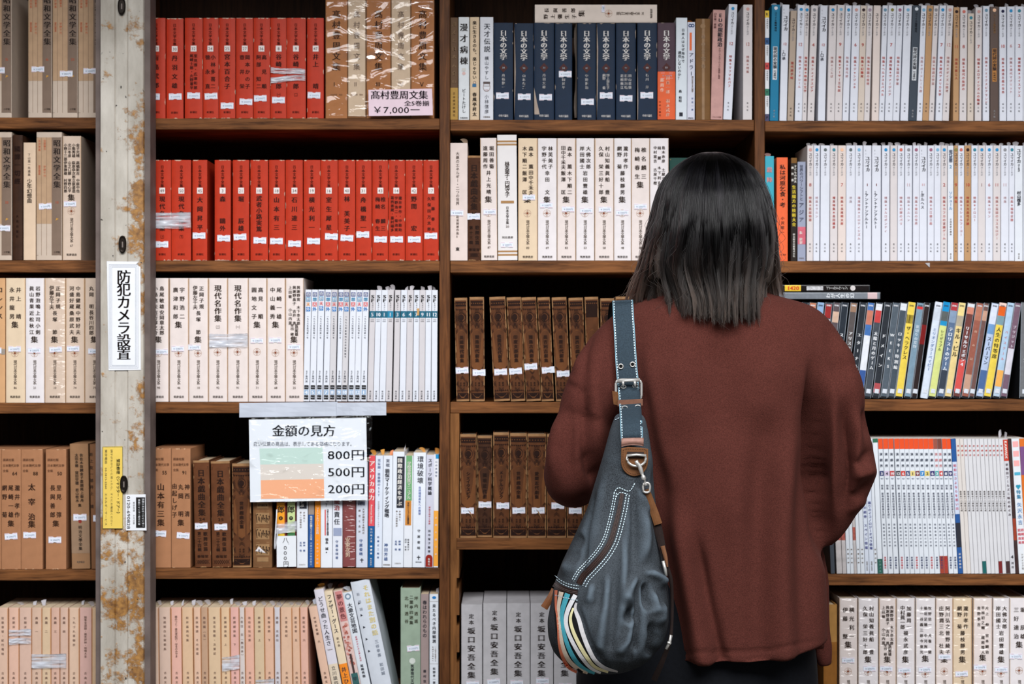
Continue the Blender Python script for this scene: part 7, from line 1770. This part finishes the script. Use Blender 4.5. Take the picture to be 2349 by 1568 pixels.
def ribbon(mb, poly, width, m, tr, off=.0012, nx=4, thick=.0008, smoothY=0):
    """strip of webbing laid on a surface; poly in photo px, width px (number or per point)"""
    A = dense(poly); Nn = edges(A); W = np.interp(np.linspace(0, 1, len(A)), np.linspace(0, 1, len(width)), width) if isinstance(width, (list, tuple)) else np.full(len(A), width)
    G = []; last = None
    for i in range(len(A)):
        r = []
        for j in range(nx + 1):
            q = A[i, :2] + Nn[i] * W[i] * (j / nx - .5); h = on(tr, q[0], q[1], off, last)
            if h is None: h = P(q[0], q[1], BY)
            last = h; r.append((q, h.y))
        G.append(r)
    Yv = np.array([[c[1] for c in r] for r in G])
    for _ in range(smoothY):
        Yv[1:-1] = (Yv[:-2] + Yv[1:-1] * 2 + Yv[2:]) / 4
        if smoothY > 8: Yv[:] = Yv.min(axis=1, keepdims=True) * .6 + Yv * .4
    mb.grid([[P(c[0][0], c[0][1], Yv[i][j]) for j, c in enumerate(r)] for i, r in enumerate(G)], m, thick)
    return A, Nn, W, Yv
def dashes(mb, poly, tr=None, off=.0018, L=4.6, gap=2.0, w=1.5, Yf=None, m=None):
    A = dense(poly, 1.0); i = 0; last = None
    while i < len(A) - 1:
        j = min(len(A) - 1, i + int(L)); a, b = A[i, :2], A[j, :2]
        d = b - a; ln = np.linalg.norm(d)
        if ln > 1:
            nrm = np.array([-d[1], d[0]]) / ln * w / 2
            V_ = []
            for q in (a + nrm, (a + b) / 2 + nrm * 1.3, b + nrm, b - nrm, (a + b) / 2 - nrm * 1.3, a - nrm):
                if Yf is not None: h = P(q[0], q[1], Yf(q))
                else:
                    h = on(tr, q[0], q[1], off, last); 
                    if h is None: h = P(q[0], q[1], BY)
                last = h; V_.append(h)
            mb.add(V_, [(0, 1, 2, 3, 4, 5)], m or STIT)
        i += int(L + gap)
ZP = [(1427, 1132), (1420, 1170), (1409, 1215), (1399, 1244), (1381, 1273), (1356, 1301), (1338, 1320), (1328, 1338)]
mb = MB(); ribbon(mb, ZP, [9, 12, 13, 14], ZIP, btree, .0012)
A = dense(ZP, 3.0); Nn = edges(A)
for i in range(len(A)):
    for sd in (-1, 1):
        a, b = A[i, :2] + Nn[i] * sd * .6, A[i, :2] + Nn[i] * sd * 3.4
        V_ = [on(btree, q[0], q[1], .0034) or P(q[0], q[1], BY - .1) for q in (a + (0, -.7), b + (0, -.7), b + (0, .7), a + (0, .7))]
        mb.add(V_, [(0, 1, 2, 3)], mat((74, 54, 48), rough=.4, tex=0))
keepb(mb.build('zipper'))
mb = MB(); PZ = [(1271, 1338), (1285, 1347), (1304, 1355), (1325, 1359)]
ribbon(mb, PZ, [14, 13, 12], ZIP, btree, .0014)
for sd in (-1.6, 1.6): ribbon(mb, [(x, y + sd) for x, y in PZ], 1.2, mat((92, 78, 76), rough=.35, tex=0), btree, .0026, nx=1, thick=.0003)
keepb(mb.build('pocket_zipper'))
mb = MB()
def offs(poly, d): A = dense(poly, 4.0); return (A[:, :2] + edges(A) * d).tolist()
for d in (13, 18): dashes(mb, offs(ZP, d), btree)
for d in (-10, -17): dashes(mb, offs(ZP, d), btree)
dashes(mb, [(1408, 1131), (1419, 1118), (1443, 1126), (1456, 1108)], btree); dashes(mb, [(1413, 1140), (1422, 1129), (1440, 1133)], btree)
keepb(mb.build('stitching')); mb = MB()
dashes(mb, [(1272, 1318), (1286, 1330), (1305, 1339), (1328, 1343)], btree); dashes(mb, [(1272, 1324), (1286, 1336), (1305, 1345), (1328, 1350)], btree)
dashes(mb, [(1273, 1364), (1300, 1371), (1325, 1376)], btree, .0036)
dashes(mb, [(1411, 962), (1425, 956), (1440, 955)], btree, .003)
keepb(mb.build('stitching'))
STR = [((226, 128, 96), [(1275.4, 1353), (1275, 1389), (1278, 1414), (1280.4, 1444.5), (1282.5, 1475), (1290, 1505), (1303.6, 1529), (1323, 1541)], [7, 5, 4, 4, 5, 7, 8, 6]), ((232, 214, 194), [(1287.6, 1357), (1281.8, 1386), (1281, 1414), (1285.7, 1453), (1292, 1486), (1305, 1514), (1326, 1533), (1348, 1543)], [11, 8, 7, 7, 9, 10, 9, 6]),
       ((78, 172, 190), [(1302, 1361), (1291, 1395), (1288, 1417), (1292.6, 1447), (1303.6, 1483), (1320, 1514), (1340, 1533), (1364, 1544)], [12.5, 11, 9.5, 8.5, 9.5, 10, 8.5, 6]), ((226, 226, 230), [(1320, 1364), (1304, 1395), (1298, 1420), (1302.3, 1447), (1317.5, 1480), (1337, 1511), (1356, 1532), (1378, 1543)], [10, 10, 9.5, 8.5, 8.5, 8.5, 7.5, 5]),
       ((230, 222, 172), [(1315, 1394), (1308.5, 1417), (1313, 1442), (1326, 1472), (1345, 1505), (1365, 1529), (1395, 1541)], [4, 7, 8, 8.5, 8.5, 7, 5]), ((186, 184, 186), [(1322, 1382), (1319.5, 1397), (1328.5, 1422), (1337, 1453), (1351, 1489), (1367, 1516), (1389, 1532), (1417, 1540)], [5, 9, 10, 10, 10, 9, 8, 4])]
mb = MB(); ribbon(mb, [(1298, 1360), (1296, 1400), (1306, 1450), (1325, 1497), (1352, 1527)], [50, 50, 60, 62, 50], mat((20, 20, 22), rough=.8), btree, .0010, nx=8)
keepb(mb.build('stripe_panel'))
for col, poly, w in STR:
    mb = MB(); ribbon(mb, poly, w, mat(col, rough=.75, tex=.08, scale=300), btree, .0028, nx=3); o = keepb(mb.build('stripe_ribbon'))
    o['label'] = {226: 'orange ribbon', 232: 'cream ribbon', 78: 'teal ribbon', 230: 'pale yellow ribbon', 186: 'grey ribbon'}.get(col[0], 'ribbon') if col != (226, 226, 230) else 'white ribbon'
# shoulder strap over the sweater
ST = [(1428.5, 688), (1430, 720), (1433, 770), (1437, 838), (1441, 880), (1446, 936), (1450, 1012)]
A = dense(ST, 5.0); Yc = []
for a in A:
    hs = [cast(tree, a[0] + dx, a[1]) for dx in (-22, 0, 22)]; hs = [h.y for h in hs if h is not None]
    Yc.append(min(hs) - .005 if hs else (Yc[-1] if Yc else -.44))
Yc = np.array(Yc); tgt = BY - .048
tt = np.clip((A[:, 1] - 900) / 70, 0, 1); Yc = np.minimum(Yc * (1 - tt) + tgt * tt, Yc)
for _ in range(12): Yc[1:-1] = (Yc[:-2] + 2 * Yc[1:-1] + Yc[2:]) / 4
def strapY(py): return float(np.interp(py, A[:, 1], Yc))
Nn = edges(A); W = np.interp(A[:, 1], [688, 840, 1012], [47, 49, 51])
rows_ = [[P(*(a[:2] + n_ * w_ * (j / 6 - .5)), y_ - .0012 * math.sin(math.pi * j / 6) + (.0011 * math.sin(a[1] * .32) if 930 < a[1] else 0)) for j in range(7)] for a, n_, w_, y_ in zip(A, Nn, W, Yc)]
# over the shoulder and down the front
y0 = Yc[0]; x_top = rows_[0]
over = []; cxs = x_top[3].x; wv = x_top[6] - x_top[0]
def across(y, z, t): return [Vector((cxs + (j / 6 - .5) * wv.x * (1 + .0 * t), y - .001 * math.sin(math.pi * j / 6), z)) for j in range(7)]
path = []
for y in np.linspace(y0, -.25, 40):                      # over the top of the shoulder
    zs = [tree.ray_cast(Vector((cxs + dx, y, 1.6)), Vector((0, 0, -1)))[0] for dx in (-.012, 0, .012)]
    zs = [h.z for h in zs if h is not None]
    if zs: path.append((y, max(zs) + .0045))
crest = max(p[1] for p in path)
path = [p for p in path if p[1] > crest - .03]
yl, zl = path[-1]
for z in np.linspace(zl - .01, zl - .13, 12):            # and down the front
    ys = [tree.ray_cast(Vector((cxs + dx, .0, z)), Vector((0, -1, 0)))[0] for dx in (-.012, 0, .012)]
    ys = [h.y for h in ys if h is not None]
    if ys: path.append((max(max(ys) + .005, path[-1][0] if z > zl - .06 else -9), z))
path = np.array(path)
for _ in range(3): path[1:-1] = np.maximum(path[1:-1], (path[:-2] + 2 * path[1:-1] + path[2:]) / 4)
z_join = rows_[0][3].z
path = np.array([p for p in path if not (p[0] < y0 + .03 and p[1] < z_join + .001)])
front = [across(y, z, 1) for y, z in path[::-1]]
over = []
mb = MB(); mb.grid(front + over + rows_, STRAPM, .0022); mb.sm = True; keepb(mb.build('strap'))
mb = MB()
for sd in (-.43, .43):
    dashes(mb, [(a[0] + n_[0] * w_ * sd, a[1] + n_[1] * w_ * sd) for a, n_, w_ in zip(A, Nn, W)], Yf=lambda q: strapY(q[1]) - .0016, L=4.4, gap=1.6, w=1.6)
    ed = [(a[0] + n_[0] * w_ * sd * 1.12, a[1] + n_[1] * w_ * sd * 1.12) for a, n_, w_ in zip(A, Nn, W)]
    mb.grid([[P(x + d, y, strapY(y) - .0014) for d in (-.9, .9)] for x, y in ed], mat((124, 160, 176), rough=.8, tex=.1), .0008)
keepb(mb.build('strap_stitching'))
def pxring(cx, cy, rx, ry, Y, n=24, a0=0, a1=2 * math.pi, sq=1.0):
    return [P(cx + rx * math.copysign(abs(math.cos(a)) ** sq, math.cos(a)), cy + ry * math.copysign(abs(math.sin(a)) ** sq, math.sin(a)), Y) for a in np.linspace(a0, a1, n, endpoint=abs(a1 - a0) < 6.28)]
for cx, cy in ((1424, 840), (1451, 835.5)):
    mb = MB(); Y = strapY(cy) - .0026; mb.tube(pxring(cx, cy, 5.2, 5.2, Y), .0011, CHROME, 8, closed=True)
    mb.add(pxring(cx, cy, 4.2, 4.2, Y + .0006, 18), [tuple(range(18))], DARKH); mb.sm = True; keepb(mb.build('eyelet'))
Yb = strapY(893) - .006
mb = MB(); mb.tube(pxring(1442, 893.5, 29.5, 23, Yb, 40, sq=.35), .0019, CHROME, 8, closed=True)
mb.tube([P(1416, 874, Yb - .0005), P(1468, 871, Yb - .0005)], .0028, CHROME, 10)
for x in (1429, 1456): mb.tube([P(x, 873, Yb - .002), P(x + .5, 880, Yb - .003), P(x + 1, 888, Yb - .0015)], [.002, .0019, .0014], CHROME, 8)
mb.sm = True; keepb(mb.build('buckle'))
for x, y in ((1430, 887), (1457, 885), (1433, 934), (1463, 932)):
    mb = MB(); mb.tube(pxring(x, y, 6, 3.2, strapY(y) - .0026, 20), .0008, CHROME, 6, closed=True); mb.sm = True; keepb(mb.build('eyelet'))
mb = MB(); mb.grid([[P(1417 + 57.5 * j / 10, 917 - 2.2 * j / 10 + 14.5 * i / 3, strapY(924) - .0052 - .0016 * math.sin(math.pi * j / 10)) for j in range(11)] for i in range(4)], mat((118, 82, 66), rough=.45, tex=.14, scale=150), .0025)
keepb(mb.build('leather_loop')); mb = MB(); mb.grid([[P(1404 + 14 * j / 3 + .9 * i, 896 + 31 * i / 4 + j, strapY(910) + .004 - .004 * j / 3) for j in range(4)] for i in range(5)], LEATH, .003); keepb(mb.build('leather_tab'))
Ye = strapY(1010) - .003
mb = MB(); mb.grid([[P(1425.5 + 51 * j / 12, 1004 + 17 * i / 5 + 3.5 * (j / 6 - 1) ** 2 * (1 if i > 2 else .2) - 1.2 * j / 12, Ye - .004 * math.sin(math.pi * i / 5)) for j in range(13)] for i in range(6)], LEATHP, .003); mb.sm = True; keepb(mb.build('strap_end'))
# leather patch with ring, clasp and tab
def patch_outline(s_=1.0):
    o_ = [(1425, 1028), (1440, 1024.5), (1470, 1026), (1487, 1029), (1487, 1056)] + [(1455.5 + 31 * math.cos(a), 1058 + 34 * math.sin(a)) for a in np.linspace(0, math.pi, 17)] + [(1424.5, 1056)]
    return [(1455.5 + (x - 1455.5) * s_, 1057 + (y - 1057) * s_) for x, y in o_]
mb = MB(); pyb = [min(h.y for h in [cast(btree, x, y) for x, y in patch_outline(.9)] if h is not None)]
Yp = pyb[0] - .003
o_ = patch_outline(); n_ = len(o_)
Vp = [P(x, y, Yp + .004) for x, y in o_] + [P(x, y, Yp) for x, y in o_] + [P(x, y, Yp - .0008) for x, y in patch_outline(.96)]
mb.add(Vp, [(q * n_ + k, q * n_ + (k + 1) % n_, (q + 1) * n_ + (k + 1) % n_, (q + 1) * n_ + k) for q in range(2) for k in range(n_)] + [tuple(range(2 * n_, 3 * n_))], LEATH)
dashes(mb, patch_outline(.86) + patch_outline(.86)[:1], Yf=lambda q: Yp - .0012, L=2.2, gap=2.2, w=1.2, m=mat((70, 40, 24), tex=0)); keepb(mb.build('leather_patch'))
mb = MB(); mb.grid([[P(1439 + 38 * j / 6, 1036 + 13 * i / 3 + .6 * j / 6, Yp - .0035 - .0015 * math.sin(math.pi * i / 3)) for j in range(7)] for i in range(4)], WEB, .002); keepb(mb.build('webbing_tab'))
mb = MB(); ring_ = [(1438.5, 1044), (1439, 1052)] + [(1460 + 21.5 * math.cos(a), 1051 + 17.5 * math.sin(a)) for a in np.linspace(math.pi, 0, 15)] + [(1481.5, 1044), (1460, 1042.5)]
mb.tube([P(x, y, Yp - .006) for x, y in ring_], .0018, CHROME, 8, closed=True); mb.sm = True; keepb(mb.build('ring'))
mb = MB(); cl = [(1459, 1056, 4.5), (1462, 1062, 4.2), (1466, 1066, 4.6), (1469, 1074, 5.2), (1472, 1084, 4.4), (1474, 1089, 3.0), (1475, 1092, 5.4), (1477, 1098, 5.4), (1478, 1101, 3.0), (1480, 1108, 3.4), (1482, 1113, 4.4)]
mb.tube([P(x, y, Yp - .0085) for x, y, r in cl], [r * S * .78 for x, y, r in cl], CHROME, 10)
mb.tube(pxring(1483, 1118, 8, 11, Yp - .0075, 22, sq=.7), .0016, CHROME, 8, closed=True); mb.sm = True; keepb(mb.build('clasp'))
mb = MB()
def strip(mb, poly, width, m, th=.002):
    """free strip through (px, py, Y)"""
    A_ = dense(poly, 4.0); N_ = edges(A_); W_ = np.interp(np.linspace(0, 1, len(A_)), np.linspace(0, 1, len(width)), width)
    mb.grid([[P(*(a[:2] + n2 * w2 * (j / 4 - .5)), a[2] - .0016 * math.sin(math.pi * j / 4)) for j in range(5)] for a, n2, w2 in zip(A_, N_, W_)], m, th)
Yl = Yp - .004
strip(mb, [(1484, 1122, Yl - .004), (1488, 1134, Yl), (1496, 1160, Yl + .002), (1510, 1202, Yl + .004)], [11, 16, 19, 19], LEATH, .003); strip(mb, [(1480, 1126, Yl), (1485, 1150, Yl + .004), (1490, 1168, Yl + .006)], [7, 8, 6], mat((112, 70, 42), rough=.5)); keepb(mb.build('leather_tab'))
mb = MB(); strip(mb, [(1496, 1168, Yl + .006), (1510, 1215, Yl + .008), (1521, 1262, Yl + .008), (1530, 1300, Yl + .008), (1539, 1330, Yl + .012), (1542, 1380, Yl + .02), (1541, 1430, Yl + .022), (1536, 1470, Yl + .02), (1520, 1515, Yl + .03), (1500, 1560, Yl + .05)], [16, 20, 16, 11, 8, 7, 7, 9, 12, 14], WEB); keepb(mb.build('side_strap'))
mb = MB(); strip(mb, [(1520, 1252, Yl + .004), (1527, 1278, Yl + .004), (1531, 1300, Yl + .004)], [10, 9, 4], mat((120, 82, 58), rough=.5)); keepb(mb.build('strap_keeper'))
mb = MB(); mb.tube([P(1521, 1286, Yl), P(1526, 1305, Yl), P(1528, 1320, Yl)], .0022, CHROME, 8); mb.sm = True; keepb(mb.build('strap_buckle')); mb = MB()
mb.tube([P(1540, 1456, Yl + .012), P(1536, 1472, Yl + .012), P(1528, 1488, Yl + .012)], [.0022, .0024, .002], CHROME, 8); mb.tube([P(1531, 1472, Yl + .010), P(1539, 1476, Yl + .010)], .0018, CHROME, 8); mb.sm = True; keepb(mb.build('strap_buckle'))
mb = MB(); strip(mb, [(1272, 1351, BY), (1262, 1372, BY - .004), (1248, 1394, BY - .004)], [14, 16, 17], mat((118, 74, 46), rough=.5, tex=.15, scale=150), .003); keepb(mb.build('zipper_pull'))
